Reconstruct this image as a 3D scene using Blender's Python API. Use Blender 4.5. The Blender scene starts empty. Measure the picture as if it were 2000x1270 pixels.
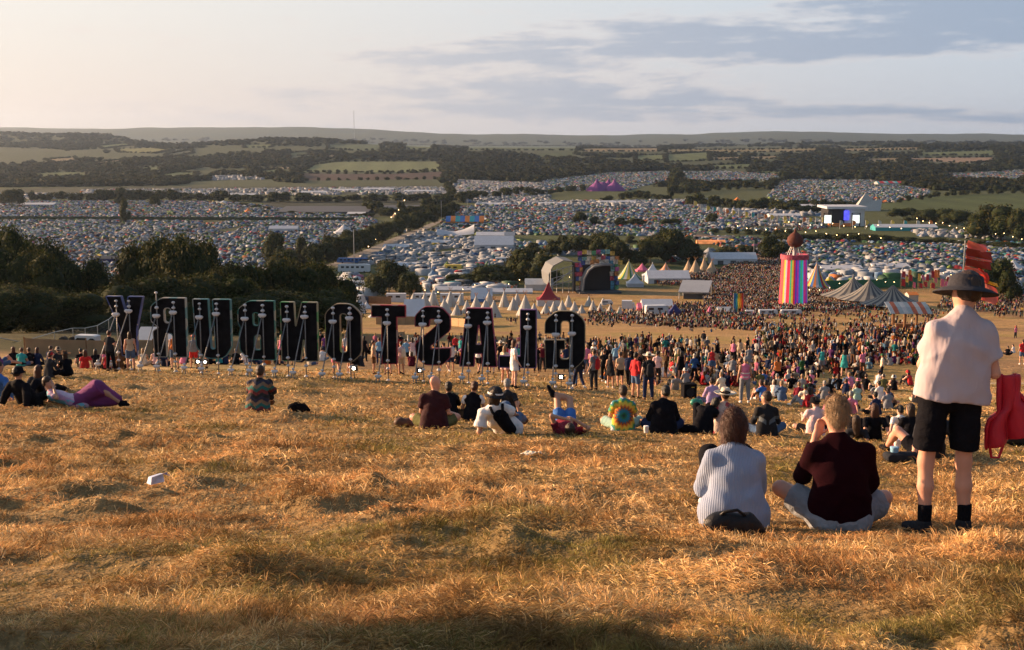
import bpy, math, random
import numpy as np
from mathutils import Vector, Matrix
R = math.radians
rng = np.random.default_rng(7)
random.seed(7)
scene = bpy.context.scene
COL = scene.collection
# ---------------------------------------------------------------- camera model
F, CX, CY, TH = 2500.0, 1000.0, 635.0, R(8.2)
CT, ST = math.cos(TH), math.sin(TH)
def project(X, Y, Z):
    d = Y * CT - Z * ST
    v = Y * ST + Z * CT
    return CX + F * X / d, CY - F * v / d
def ray(px, py):
    u = (px - CX) / F; v = (CY - py) / F
    y = CT + v * ST; z = -ST + v * CT
    return u / y, z / y
def at(px, py, Y):
    a, b = ray(px, py)
    return np.array([a * Y, Y, b * Y])
# ---------------------------------------------------------------- noise
def _h(i, j, s=0):
    n = (i.astype(np.int64) * 374761393 + j.astype(np.int64) * 668265263 + s * 1274126177) & 0xffffffff
    n = ((n ^ (n >> 13)) * 1274126177) & 0xffffffff
    return ((n ^ (n >> 16)) & 0xffff) / 65535.0
def vnoise(x, y, s=0):
    x = np.asarray(x, float); y = np.asarray(y, float)
    i = np.floor(x); j = np.floor(y); fx = x - i; fy = y - j
    fx = fx * fx * (3 - 2 * fx); fy = fy * fy * (3 - 2 * fy)
    a = _h(i, j, s); b = _h(i + 1, j, s); c = _h(i, j + 1, s); d = _h(i + 1, j + 1, s)
    return (a * (1 - fx) + b * fx) * (1 - fy) + (c * (1 - fx) + d * fx) * fy
def fbm(x, y, o=4, s=0):
    t = 0; a = .5; n = 0
    for k in range(o):
        t = t + a * vnoise(x * 2 ** k, y * 2 ** k, s + k * 17); n += a; a *= .5
    return t / n
# ---------------------------------------------------------------- terrain
PROF = np.array([(-80, -.6), (-10, -1.0), (0, -1.3), (4, -1.72), (9, -2.8), (14, -3.68), (19.6, -4.58), (27, -6.0), (40, -8.15), (55, -10.6),
 (80, -14.4), (110, -18.6), (146, -23.4), (250, -37), (300, -42.2), (365, -47.4), (430, -51), (500, -53.5), (700, -56), (1000, -57.5), (1500, -58),
 (2000, -57.5), (2400, -51), (3000, -36), (3600, -22), (4300, -24), (6000, -42), (8000, -36), (9500, 10), (11000, 56), (14000, 30)])
_ty = np.concatenate([np.arange(-80, 600, 1.0), np.arange(600, 14001, 20.0)])
_tz = np.interp(_ty, PROF[:, 0], PROF[:, 1])
def _sm(a, w):
    k = np.ones(w) / w
    return np.convolve(np.pad(a, w // 2, mode='edge'), k, mode='valid')[:len(a)]
_n = int((_ty < 600).sum())
_tz[30:_n - 1] = _sm(_sm(_tz[:_n - 1], 5), 5)[30:]
_tz[_n:] = _sm(_tz[_n:], 9)
def sstep(a, b, x):
    t = np.clip((x - a) / (b - a), 0, 1)
    return t * t * (3 - 2 * t)
def H(X, Y):
    X = np.asarray(X, float); Y = np.asarray(Y, float)
    z = np.interp(Y, _ty, _tz)
    w = sstep(10, 32, Y) * (1 - sstep(110, 260, Y))
    xc = np.clip(X, -45, 45)
    z = z - np.where(xc > 0, .062 * np.minimum(xc, 14) * sstep(10, 32, Y) * (1 - sstep(56, 96, Y)), .038 * xc * w)
    # small bank on the right of the hill
    wb = sstep(12, 17, X) * (1 - sstep(38, 50, X))
    z = z - wb * .5 * sstep(71, 74, Y) * (1 - sstep(74, 92, Y))
    # soft knolls on the slope
    z = z + .10 * (fbm(X / 9, Y / 9, 2, 5) - .5) * sstep(8, 25, Y) * (1 - sstep(400, 500, Y))
    far = sstep(1900, 3200, Y)
    z = z + far * 16 * (fbm(X / 900 + 3.3, Y / 900, 3, 9) - .5)
    u = X / np.maximum(Y, 1)
    z = z + 46 * np.exp(-((Y - 4700) / 650) ** 2) * sstep(-.24, -.33, u) * (.75 + .5 * fbm(X / 500, Y / 3000, 3, 31))
    z = z + 24 * np.exp(-((Y - 3900) / 420) ** 2) * np.exp(-((u + .17) / .075) ** 2)
    z = z + 20 * np.exp(-((Y - 5200) / 500) ** 2) * sstep(.05, .25, u)
    vf = sstep(8200, 10500, Y)
    z = z + vf * (46 * sstep(.0, -.16, u) + 44 * (fbm(X / 620 + 7, Y / 9000, 5, 77) - .45) + 16 * np.exp(-((u - .22) / .05) ** 2))
    return z
def H1(x, y): return float(H(x, y))
_RY = np.concatenate([np.arange(2, 600, .1), np.geomspace(600, 12000, 5000)])
def hit(px, py):
    a, b = ray(px, py)
    h = H(a * _RY, _RY); k = np.argmax(b * _RY <= h)
    Y = _RY[k]
    return np.array([a * Y, Y, H1(a * Y, Y)])
def onground(px, Y):
    # ground point at distance Y under picture column px (column measured on the ground there)
    X = (px - CX) / F * Y
    for _ in range(3):
        z = H1(X, Y); X = (px - CX) / F * (Y * CT - z * ST)
    return np.array([X, Y, H1(X, Y)])
def inpoly(px, py, poly):
    poly = np.asarray(poly, float); c = np.zeros(np.shape(px), bool); j = len(poly) - 1
    for i in range(len(poly)):
        xi, yi = poly[i]; xj, yj = poly[j]
        if yi != yj:
            c ^= ((yi > py) != (yj > py)) & (px < (xj - xi) * (py - yi) / (yj - yi) + xi)
        j = i
    return c
# ---------------------------------------------------------------- materials
MATS = {}
def lin(c):
    return tuple(((x / 12.92) if x <= .04045 else ((x + .055) / 1.055) ** 2.4) for x in c)
def mat(name, col=(.5, .5, .5), rough=.8, var=.18, scale=6., bump=0., bscale=30., metal=0., emit=0., attr=None, spec=.3, sheen=0., trans=0., cdist=.02, stretch=0.):
    if name in MATS: return MATS[name]
    m = bpy.data.materials.new(name); m.use_nodes = True
    nt = m.node_tree; N = nt.nodes; L = nt.links; N.clear()
    out = N.new('ShaderNodeOutputMaterial'); b = N.new('ShaderNodeBsdfPrincipled')
    L.new(b.outputs[0], out.inputs[0])
    b.inputs['Roughness'].default_value = rough; b.inputs['Metallic'].default_value = metal
    b.inputs['Specular IOR Level'].default_value = spec
    if sheen: b.inputs['Sheen Weight'].default_value = sheen
    tc = N.new('ShaderNodeTexCoord')
    if stretch:
        mp = N.new('ShaderNodeMapping'); mp.inputs['Scale'].default_value = (1, 1, stretch); L.new(tc.outputs['Object'], mp.inputs[0]); tco = mp.outputs[0]
    else: tco = tc.outputs['Object']
    if attr:
        a = N.new('ShaderNodeAttribute'); a.attribute_name = attr; csrc = a.outputs['Color']
    else:
        a = N.new('ShaderNodeRGB'); a.outputs[0].default_value = (*col[:3], 1); csrc = a.outputs[0]
    if var:
        n = N.new('ShaderNodeTexNoise'); n.inputs['Scale'].default_value = scale; n.inputs['Detail'].default_value = 4
        L.new(tco, n.inputs['Vector'])
        mr = N.new('ShaderNodeMapRange'); mr.inputs['From Min'].default_value = .25; mr.inputs['From Max'].default_value = .75
        mr.inputs['To Min'].default_value = 1 - var; mr.inputs['To Max'].default_value = 1 + var
        L.new(n.outputs[0], mr.inputs[0])
        vm = N.new('ShaderNodeVectorMath'); vm.operation = 'SCALE'
        L.new(csrc, vm.inputs[0]); L.new(mr.outputs[0], vm.inputs['Scale']); csrc = vm.outputs[0]
    L.new(csrc, b.inputs['Base Color'])
    if emit:
        L.new(csrc, b.inputs['Emission Color']); b.inputs['Emission Strength'].default_value = emit
    if bump:
        n2 = N.new('ShaderNodeTexNoise'); n2.inputs['Scale'].default_value = bscale; n2.inputs['Detail'].default_value = 3
        L.new(tco, n2.inputs['Vector'])
        bp = N.new('ShaderNodeBump'); bp.inputs['Strength'].default_value = bump; bp.inputs['Distance'].default_value = cdist
        L.new(n2.outputs[0], bp.inputs['Height']); L.new(bp.outputs[0], b.inputs['Normal'])
    if trans:
        t = N.new('ShaderNodeBsdfTranslucent'); mx = N.new('ShaderNodeMixShader'); mx.inputs[0].default_value = trans
        L.new(csrc, t.inputs[0]); L.new(b.outputs[0], mx.inputs[1]); L.new(t.outputs[0], mx.inputs[2]); L.new(mx.outputs[0], out.inputs[0])
    MATS[name] = m
    return m
# ---------------------------------------------------------------- mesh helpers
class MB:
    def __init__(s): s.v = []; s.f = []; s.m = []; s.n = 0
    def add(s, vs, fs, mi=0):
        o = s.n
        s.v.extend([tuple(map(float, p)) for p in vs]); s.n += len(vs)
        for f in fs: s.f.append([i + o for i in f]); s.m.append(mi)
        return s
    def box(s, x0, y0, z0, x1, y1, z1, mi=0, M=None):
        v = [(x, y, z) for z in (z0, z1) for y in (y0, y1) for x in (x0, x1)]
        if M is not None: v = [M @ Vector(p) for p in v]
        return s.add(v, [(0, 2, 3, 1), (4, 5, 7, 6), (0, 1, 5, 4), (2, 6, 7, 3), (0, 4, 6, 2), (1, 3, 7, 5)], mi)
    def tube(s, pts, r, n=8, mi=0, cap=True, r2=None):
        pts = [Vector(p) for p in pts]; K = len(pts); rs = r if isinstance(r, (list, tuple)) else [r + ((r2 if r2 is not None else r) - r) * i / (K - 1) for i in range(K)]
        vs = []; up = None
        for i, p in enumerate(pts):
            t = (pts[min(i + 1, K - 1)] - pts[max(i - 1, 0)]).normalized()
            a = Vector((0, 0, 1)) if abs(t.z) < .9 else Vector((1, 0, 0))
            e = t.cross(a).normalized() if up is None else (up - t * up.dot(t)).normalized(); up = e
            g = t.cross(e)
            for k in range(n):
                q = 2 * math.pi * k / n
                vs.append(p + (e * math.cos(q) + g * math.sin(q)) * rs[i])
        fs = [(i * n + k, i * n + (k + 1) % n, (i + 1) * n + (k + 1) % n, (i + 1) * n + k) for i in range(K - 1) for k in range(n)]
        if cap: fs += [tuple(range(n))[::-1], tuple((K - 1) * n + k for k in range(n))]
        return s.add(vs, fs, mi)
    def lathe(s, prof, n=16, c=(0, 0, 0), mi=0, sx=1, sy=1, M=None, mfun=None):
        vs = [(c[0] + r * sx * math.cos(2 * math.pi * k / n), c[1] + r * sy * math.sin(2 * math.pi * k / n), c[2] + z) for r, z in prof for k in range(n)]
        if M is not None: vs = [M @ Vector(p) for p in vs]
        for i in range(len(prof) - 1):
            pass
        o = s.n; s.v.extend([tuple(p) for p in vs]); s.n += len(vs)
        for i in range(len(prof) - 1):
            for k in range(n):
                s.f.append([o + i * n + k, o + i * n + (k + 1) % n, o + (i + 1) * n + (k + 1) % n, o + (i + 1) * n + k])
                s.m.append(mfun(i, k) if mfun else mi)
        return s
    def grid(s, P, mi=0, mfun=None, closed=False):
        # P[i][j] points
        a = len(P); b = len(P[0]); o = s.n
        for row in P: s.v.extend([tuple(map(float, p)) for p in row])
        s.n += a * b
        for i in range(a - 1):
            for j in range(b if closed else b - 1):
                s.f.append([o + i * b + j, o + i * b + (j + 1) % b, o + (i + 1) * b + (j + 1) % b, o + (i + 1) * b + j])
                s.m.append(mfun(i, j) if mfun else mi)
        return s
    def ellipsoid(s, c, r, n=12, m=8, mi=0):
        pr = [(max(math.sin(math.pi * i / m), 1e-3), -math.cos(math.pi * i / m)) for i in range(m + 1)]
        vs = [(c[0] + q * r[0] * math.cos(2 * math.pi * k / n), c[1] + q * r[1] * math.sin(2 * math.pi * k / n), c[2] + z * r[2]) for q, z in pr for k in range(n)]
        fs = [(i * n + k, i * n + (k + 1) % n, (i + 1) * n + (k + 1) % n, (i + 1) * n + k) for i in range(m) for k in range(n)]
        return s.add(vs, fs, mi)
    def mesh(s, name, mats=(), smooth=False):
        me = bpy.data.meshes.new(name)
        me.from_pydata(s.v, [], s.f); me.update()
        for m in mats: me.materials.append(m)
        if len(mats) > 1: me.polygons.foreach_set('material_index', s.m)
        if smooth: me.polygons.foreach_set('use_smooth', [True] * len(me.polygons))
        return me
def np_mesh(name, V, Fq, mats=(), smooth=False, color=None, mi=None):
    """V (n,3), Fq (m,3|4) arrays"""
    me = bpy.data.meshes.new(name)
    V = np.ascontiguousarray(V, np.float32); Fq = np.ascontiguousarray(Fq, np.int32)
    k = Fq.shape[1]
    me.vertices.add(len(V)); me.vertices.foreach_set('co', V.ravel())
    me.loops.add(Fq.size); me.loops.foreach_set('vertex_index', Fq.ravel())
    me.polygons.add(len(Fq)); me.polygons.foreach_set('loop_start', np.arange(0, Fq.size, k, dtype=np.int32))
    me.polygons.foreach_set('loop_total', np.full(len(Fq), k, np.int32))
    if smooth: me.polygons.foreach_set('use_smooth', np.ones(len(Fq), bool))
    for m in mats: me.materials.append(m)
    if mi is not None: me.polygons.foreach_set('material_index', np.asarray(mi, np.int32))
    if color is not None:
        ca = me.color_attributes.new('Col', 'FLOAT_COLOR', 'POINT')
        c4 = np.ones((len(V), 4), np.float32); c4[:, :3] = color
        ca.data.foreach_set('color', c4.ravel())
    me.update(calc_edges=True); me.validate()
    return me
def link(name, me, parent=None, loc=(0, 0, 0), rz=0., sc=1.):
    o = bpy.data.objects.new(name, me); COL.objects.link(o)
    o.location = tuple(map(float, loc)); o.rotation_euler = (0, 0, rz)
    o.scale = (sc, sc, sc) if not isinstance(sc, (tuple, list)) else sc
    if parent: o.parent = parent
    return o
def obj(name, mb, mats, parent=None, loc=(0, 0, 0), rz=0., smooth=False):
    if not isinstance(mats, (list, tuple)): mats = [mats]
    return link(name, mb.mesh(name, mats, smooth), parent, loc, rz)
LABELS = {}
def tag(o, label=None, cat=None, group=None, kind=None):
    if label is not None:
        o['label'] = label
        LABELS.setdefault(label, []).append(o)
    if cat: o['category'] = cat
    if group: o['group'] = group
    if kind: o['kind'] = kind
    return o
def thing(name, label, cat, loc=(0, 0, 0), rz=0., group=None):
    o = link(name, None, None, loc, rz); o.empty_display_size = .2
    return tag(o, label, cat, group)
def dup(root, loc, rz=0., sc=None, label=None, group=None):
    c = root.copy(); COL.objects.link(c); c.location = tuple(map(float, loc)); c.rotation_euler = (0, 0, rz)
    if sc is not None: c.scale = (sc, sc, sc) if not isinstance(sc, (tuple, list)) else sc
    if label: tag(c, label)
    if group: c['group'] = group
    for ch in root.children:
        d = ch.copy(); COL.objects.link(d); d.parent = c
        for g in ch.children:
            e = g.copy(); COL.objects.link(e); e.parent = d
    return c
# ---------------------------------------------------------------- camera
cd = bpy.data.cameras.new('camera'); cam = bpy.data.objects.new('camera', cd); COL.objects.link(cam)
cam.rotation_euler = (R(90) - TH, 0, 0); cd.sensor_width = 36; cd.lens = F / 2000 * 36
cd.clip_start = .05; cd.clip_end = 60000; scene.camera = cam
GRASS_N = 640000
HAZE = 3.9e-5; HAZE_C = (.62, .78, 1., 1); HAZE_G = .68
SKY_STR = .085; SUN_E = 5.0; SUN_C = (1., .63, .36); EXPO = 1.42
SKY_VEIL = .9; SKY_COOL = (2.45, 2.95, 3.55); SKY_WARM = (4.0, 3.85, 3.65); SKY_LOWC = (2.8, 2.95, 3.3); SKY_LOWW = (3.9, 3.2, 2.9)
CLOUD_C = (1.15, 1.55, 2.2); CLOUD_W = (2.4, 2.45, 2.7); CLOUD_E = (4.0, 3.35, 3.05)
# ================================================================ GROUND
SUN_AZ, SUN_EL = R(-69), R(12.5)      # azimuth measured from straight ahead, minus = left
# fields on the far slopes, outlined where they lie in the landscape (picture corners, colour)
GREEN1, GREEN2, STRAW, BROWN = (.10, .125, .05), (.06, .08, .03), (.21, .165, .09), (.07, .045, .035)
FIELDS = [
 ([(588, 336), (612, 322), (660, 316), (865, 315), (862, 333), (760, 337)], (.135, .155, .07)),
 ([(585, 339), (760, 340), (868, 335), (872, 350), (590, 353)], BROWN),
 ([(640, 284), (746, 282), (744, 294), (690, 294), (640, 291)], (.085, .11, .05)),
 ([(786, 284), (846, 284), (845, 292), (790, 292)], GREEN1), ([(910, 285), (1130, 286), (1128, 294), (912, 293)], (.08, .105, .05)),
 ([(340, 294), (300, 289), (225, 291), (232, 298), (305, 300)], (.16, .16, .06)), ([(190, 285), (245, 280), (262, 284), (200, 291)], GREEN1),
 ([(320, 303), (375, 292), (376, 300), (338, 307)], (.07, .08, .05)), ([(85, 312), (147, 307), (150, 315), (110, 319)], STRAW),
 ([(60, 340), (110, 336), (175, 337), (174, 344), (70, 345)], GREEN1), ([(262, 328), (315, 325), (316, 331), (268, 332)], GREEN1),
 ([(180, 318), (238, 312), (240, 316), (190, 322)], STRAW), ([(310, 342), (350, 336), (385, 338), (385, 344), (320, 346)], GREEN1),
 ([(505, 335), (545, 330), (545, 337), (510, 339)], GREEN1), ([(500, 328), (575, 326), (572, 330), (502, 332)], STRAW),
 ([(475, 283), (535, 282), (530, 288), (478, 289)], GREEN1), ([(636, 305), (654, 300), (657, 307), (640, 311)], STRAW),
 ([(1130, 291), (1290, 289), (1288, 296), (1140, 296)], STRAW), ([(1300, 292), (1600, 290), (1598, 296), (1300, 298)], (.17, .14, .065)),
 ([(1242, 304), (1298, 302), (1300, 313), (1240, 314)], GREEN1), ([(1300, 302), (1385, 297), (1386, 314), (1300, 317)], GREEN1),
 ([(1385, 308), (1450, 306), (1448, 312), (1390, 313)], STRAW), ([(1460, 306), (1520, 305), (1520, 310), (1462, 311)], STRAW),
 ([(1385, 323), (1470, 320), (1470, 329), (1392, 330)], GREEN1), ([(1790, 298), (1945, 294), (1945, 303), (1800, 304)], GREEN1),
 ([(1770, 309), (1945, 307), (1945, 315), (1900, 319), (1780, 314)], (.24, .17, .11)), ([(1690, 310), (1760, 308), (1758, 314), (1692, 315)], STRAW),
 ([(1640, 291), (1800, 288), (1798, 292), (1645, 296)], STRAW), ([(1480, 334), (1535, 337), (1533, 342), (1482, 339)], GREEN1),
 ([(560, 300), (600, 296), (605, 303), (566, 306)], GREEN2), ([(1050, 300), (1120, 298), (1118, 304), (1052, 305)], GREEN2),
 ([(1690, 398), (1800, 384), (2000, 378), (2000, 410), (1850, 412), (1760, 415)], (.07, .09, .03)),
 ([(1000, 462), (1200, 461), (1290, 466), (1280, 482), (1190, 474), (1010, 474)], (.07, .085, .03)),
 ([(120, 366), (420, 364), (880, 362), (880, 380), (0, 380), (0, 370)], (.055, .06, .035)), ([(500, 394), (860, 390), (865, 420), (720, 424), (540, 408)], (.045, .05, .035)),
 ([(1250, 464), (1290, 466), (1330, 490), (1270, 500)], (.22, .16, .09)),
]
CAMPS = [   # tent fields: corners, share of pale tents
 [(0, 393), (420, 394), (520, 402), (545, 408), (720, 425), (740, 432), (690, 470), (620, 520), (560, 560), (0, 560), (0, 400)],
 [(900, 404), (1385, 404), (1400, 425), (1390, 462), (1080, 460), (880, 458), (850, 450), (870, 425)],
 [(1320, 458), (1560, 470), (1700, 473), (2000, 475), (2000, 530), (1500, 512), (1400, 480)],
 [(1500, 385), (1520, 354), (1570, 351), (1700, 353), (1815, 372), (1812, 384), (1740, 396), (1600, 400), (1510, 398)],
 [(1060, 354), (1190, 338), (1310, 335), (1315, 348), (1230, 372), (1060, 374)],
 [(1322, 336), (1420, 335), (1532, 342), (1530, 352), (1340, 356)],
 [(1850, 340), (1920, 338), (2000, 332), (2000, 350), (1850, 349)],
 [(1380, 405), (1600, 430), (1620, 445), (1500, 455), (1380, 448)],
 [(880, 352), (1060, 358), (1080, 398), (900, 396), (870, 372)],
 [(160, 372), (880, 366), (880, 380), (160, 384)],
 [(1850, 474), (2000, 478), (2000, 580), (1960, 560), (1900, 520), (1700, 520)],
]
ROAD = [[(636, 518), (655, 512), (760, 468), (850, 433), (862, 428), (866, 431), (775, 478), (670, 522)],
        [(862, 400), (882, 372), (894, 360), (900, 362), (888, 384), (872, 403)]]
def ground_color(X, Y, Z):
    px, py = project(X, Y, Z)
    px = px + 6 * (fbm(X / np.maximum(Y, 4) * 90, Y / np.maximum(Y, 4) * 3, 2, 3) - .5) * (Y > 150)
    n1 = fbm(X / 3.1, Y / 3.1, 4, 1); n2 = fbm(X / 14, Y / 22, 4, 2); n3 = fbm(X * .8, Y * .5, 3, 8)
    straw = np.array([.50, .315, .125]); red = np.array([.33, .15, .055]); olive = np.array([.15, .135, .042]); pale = np.array([.60, .43, .21])
    c = straw[None] * np.ones((X.size, 3))
    def mix(c, col, w): w = np.clip(w, 0, 1)[:, None]; return c * (1 - w) + np.asarray(col)[None] * w
    c = mix(c, pale, sstep(.5, .75, n2) * .6)
    c = mix(c, red, sstep(.55, .75, n1) * .5)
    green = sstep(.5, .68, fbm(X / 1.7 + 9, Y / 2.6, 4, 41) + .1 * np.exp(-(Y / 6.5) ** 2))  # olive patches, extra near the camera in place of foreground shade
    c = mix(c, olive, green * .7)
    c = mix(c, (.20, .125, .05), (1 - sstep(50, 62, Y)) * .8)  # near soil painted darker for the shade in gaps between tufts
    # trampled earth beyond the letters and on the slope
    mid = sstep(57, 75, Y)
    c = mix(c, (.30, .178, .075), mid * .75)
    c = mix(c, (.22, .135, .075), mid * sstep(.5, .66, fbm(X / 18, Y / 30, 4, 12)) * .6)
    c = mix(c, (.25, .19, .06), mid * sstep(.5, .68, fbm(X / 12 + 4, Y / 20, 4, 15)) * .6)
    tr = np.exp(-((Y - 128 - X * .25 - 6 * n2) / 2.2) ** 2) + np.exp(-((Y - 137 - X * .25 - 5 * n2) / 1.7) ** 2)
    c = mix(c, (.19, .115, .07), tr * .7 * (Y > 60))
    c = mix(c, (.42, .33, .22), np.exp(-((Y - 76 - .05 * X) / 1.0) ** 2) * sstep(10, 14, X) * .8)
    # left hillside beyond the screen fence: dark green, tree shade mixed into the colour
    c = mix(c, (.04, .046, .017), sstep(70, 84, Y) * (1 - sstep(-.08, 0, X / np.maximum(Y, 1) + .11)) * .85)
    c = mix(c, (.07, .08, .03), sstep(420, 470, Y))
    c = mix(c, (.055, .065, .03), sstep(1200, 2000, Y))
    for k, p in enumerate(CAMPS):
        c = mix(c, (.05, .06, .028), inpoly(px, py, p) * (Y > 380) * 1.)
    for p, col in FIELDS:
        m = inpoly(px, py, p) * (Y > 380)
        cc = np.array(col)[None] * (.9 + .25 * (n2[:, None] - .5) + .10 * (np.sin(X / 9 + Y / 140)[:, None]))
        w = m[:, None].astype(float); c = c * (1 - w) + cc * w
    for p in ROAD: c = mix(c, (.30, .27, .23), inpoly(px, py, p) * (Y > 380) * 1.)
    far = sstep(7500, 8800, Y) * sstep(.5, .55, fbm(X / 260, Y / 500, 3, 55))
    c = mix(c, (.05, .065, .04), far * .9)
    return np.clip(c, .01, .9)
def tuss(X, Y):
    a = sstep(1.5, 4, Y) * (1 - sstep(45, 60, Y))
    n = fbm(X / 1.25, Y / .95, 3, 21); m = fbm(X / .42, Y / .42, 3, 22)
    q = fbm(X / .40 + 5, Y / .34, 2, 23)
    lf = .30 + .9 * sstep(.38, .62, fbm(X / 2.7, Y / 2.2, 2, 24))
    calm = 1 - .85 * np.exp(-((X - 2.5) / 1.9) ** 4 - ((Y - 9.2) / 1.5) ** 4)
    calm = calm * (1 - .6 * np.exp(-((Y - 21) / 5.5) ** 4) * sstep(-5, -2, X))
    return a * calm * lf * (.13 * (np.clip(n, .38, .9) - .38) * 1.5 + .20 * np.clip(q - .47, 0, 1) + .10 * m) - .07 * a
def H1(x, y): return float(H(x, y) + tuss(np.array([x]), np.array([y]))[0])
def hit(px, py):
    a, b = ray(px, py); h = H(a * _RY, _RY) + tuss(a * _RY, _RY); k = np.argmax(b * _RY <= h); Y = _RY[k]
    return np.array([a * Y, Y, h[k]])
u = np.linspace(-1, 1, 561); u = np.sign(u) * np.abs(u) ** 1.15
Yr = np.concatenate([np.linspace(-60, 1.5, 24), np.geomspace(1.6, 13500, 820)])
UU, YY = np.meshgrid(u, Yr)
XX = UU * (np.maximum(YY, 0) * .60 + 12 + 18 * (YY < 1.5)); XX = UU * (np.maximum(YY, 0) * .60 + 14)
ZZ = H(XX, YY); ZZf = ZZ + tuss(XX, YY)
Vg = np.stack([XX, YY, ZZf], -1).reshape(-1, 3)
a, b = len(Yr), len(u); idx = np.arange(a * b).reshape(a, b)
Fg = np.stack([idx[:-1, :-1], idx[:-1, 1:], idx[1:, 1:], idx[1:, :-1]], -1).reshape(-1, 4)
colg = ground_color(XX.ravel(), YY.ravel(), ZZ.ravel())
gm = bpy.data.materials.new('dry_hill_ground'); gm.use_nodes = True
nt = gm.node_tree; N = nt.nodes; L = nt.links; N.clear()
out = N.new('ShaderNodeOutputMaterial'); bs = N.new('ShaderNodeBsdfPrincipled'); L.new(bs.outputs[0], out.inputs[0])
bs.inputs['Roughness'].default_value = .95; bs.inputs['Specular IOR Level'].default_value = .1
at_ = N.new('ShaderNodeAttribute'); at_.attribute_name = 'Col'; geo = N.new('ShaderNodeNewGeometry')
prev = at_.outputs['Color']
for sc_, v_ in ((9., .35), (1.3, .3), (.12, .22)):
    n = N.new('ShaderNodeTexNoise'); n.inputs['Scale'].default_value = sc_; n.inputs['Detail'].default_value = 6; n.inputs['Roughness'].default_value = .65
    L.new(geo.outputs['Position'], n.inputs['Vector'])
    mr = N.new('ShaderNodeMapRange'); mr.inputs['From Min'].default_value = .3; mr.inputs['From Max'].default_value = .7
    mr.inputs['To Min'].default_value = 1 - v_; mr.inputs['To Max'].default_value = 1 + v_; L.new(n.outputs[0], mr.inputs[0])
    vm = N.new('ShaderNodeVectorMath'); vm.operation = 'SCALE'; L.new(prev, vm.inputs[0]); L.new(mr.outputs[0], vm.inputs['Scale']); prev = vm.outputs[0]
    if sc_ == 1.3:
        bp = N.new('ShaderNodeBump'); bp.inputs['Strength'].default_value = .9; bp.inputs['Distance'].default_value = .25; L.new(n.outputs[0], bp.inputs['Height']); L.new(bp.outputs[0], bs.inputs['Normal'])
L.new(prev, bs.inputs['Base Color'])
g = link('ground', np_mesh('ground', Vg, Fg, [gm], True, colg)); g['kind'] = 'structure'
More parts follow.
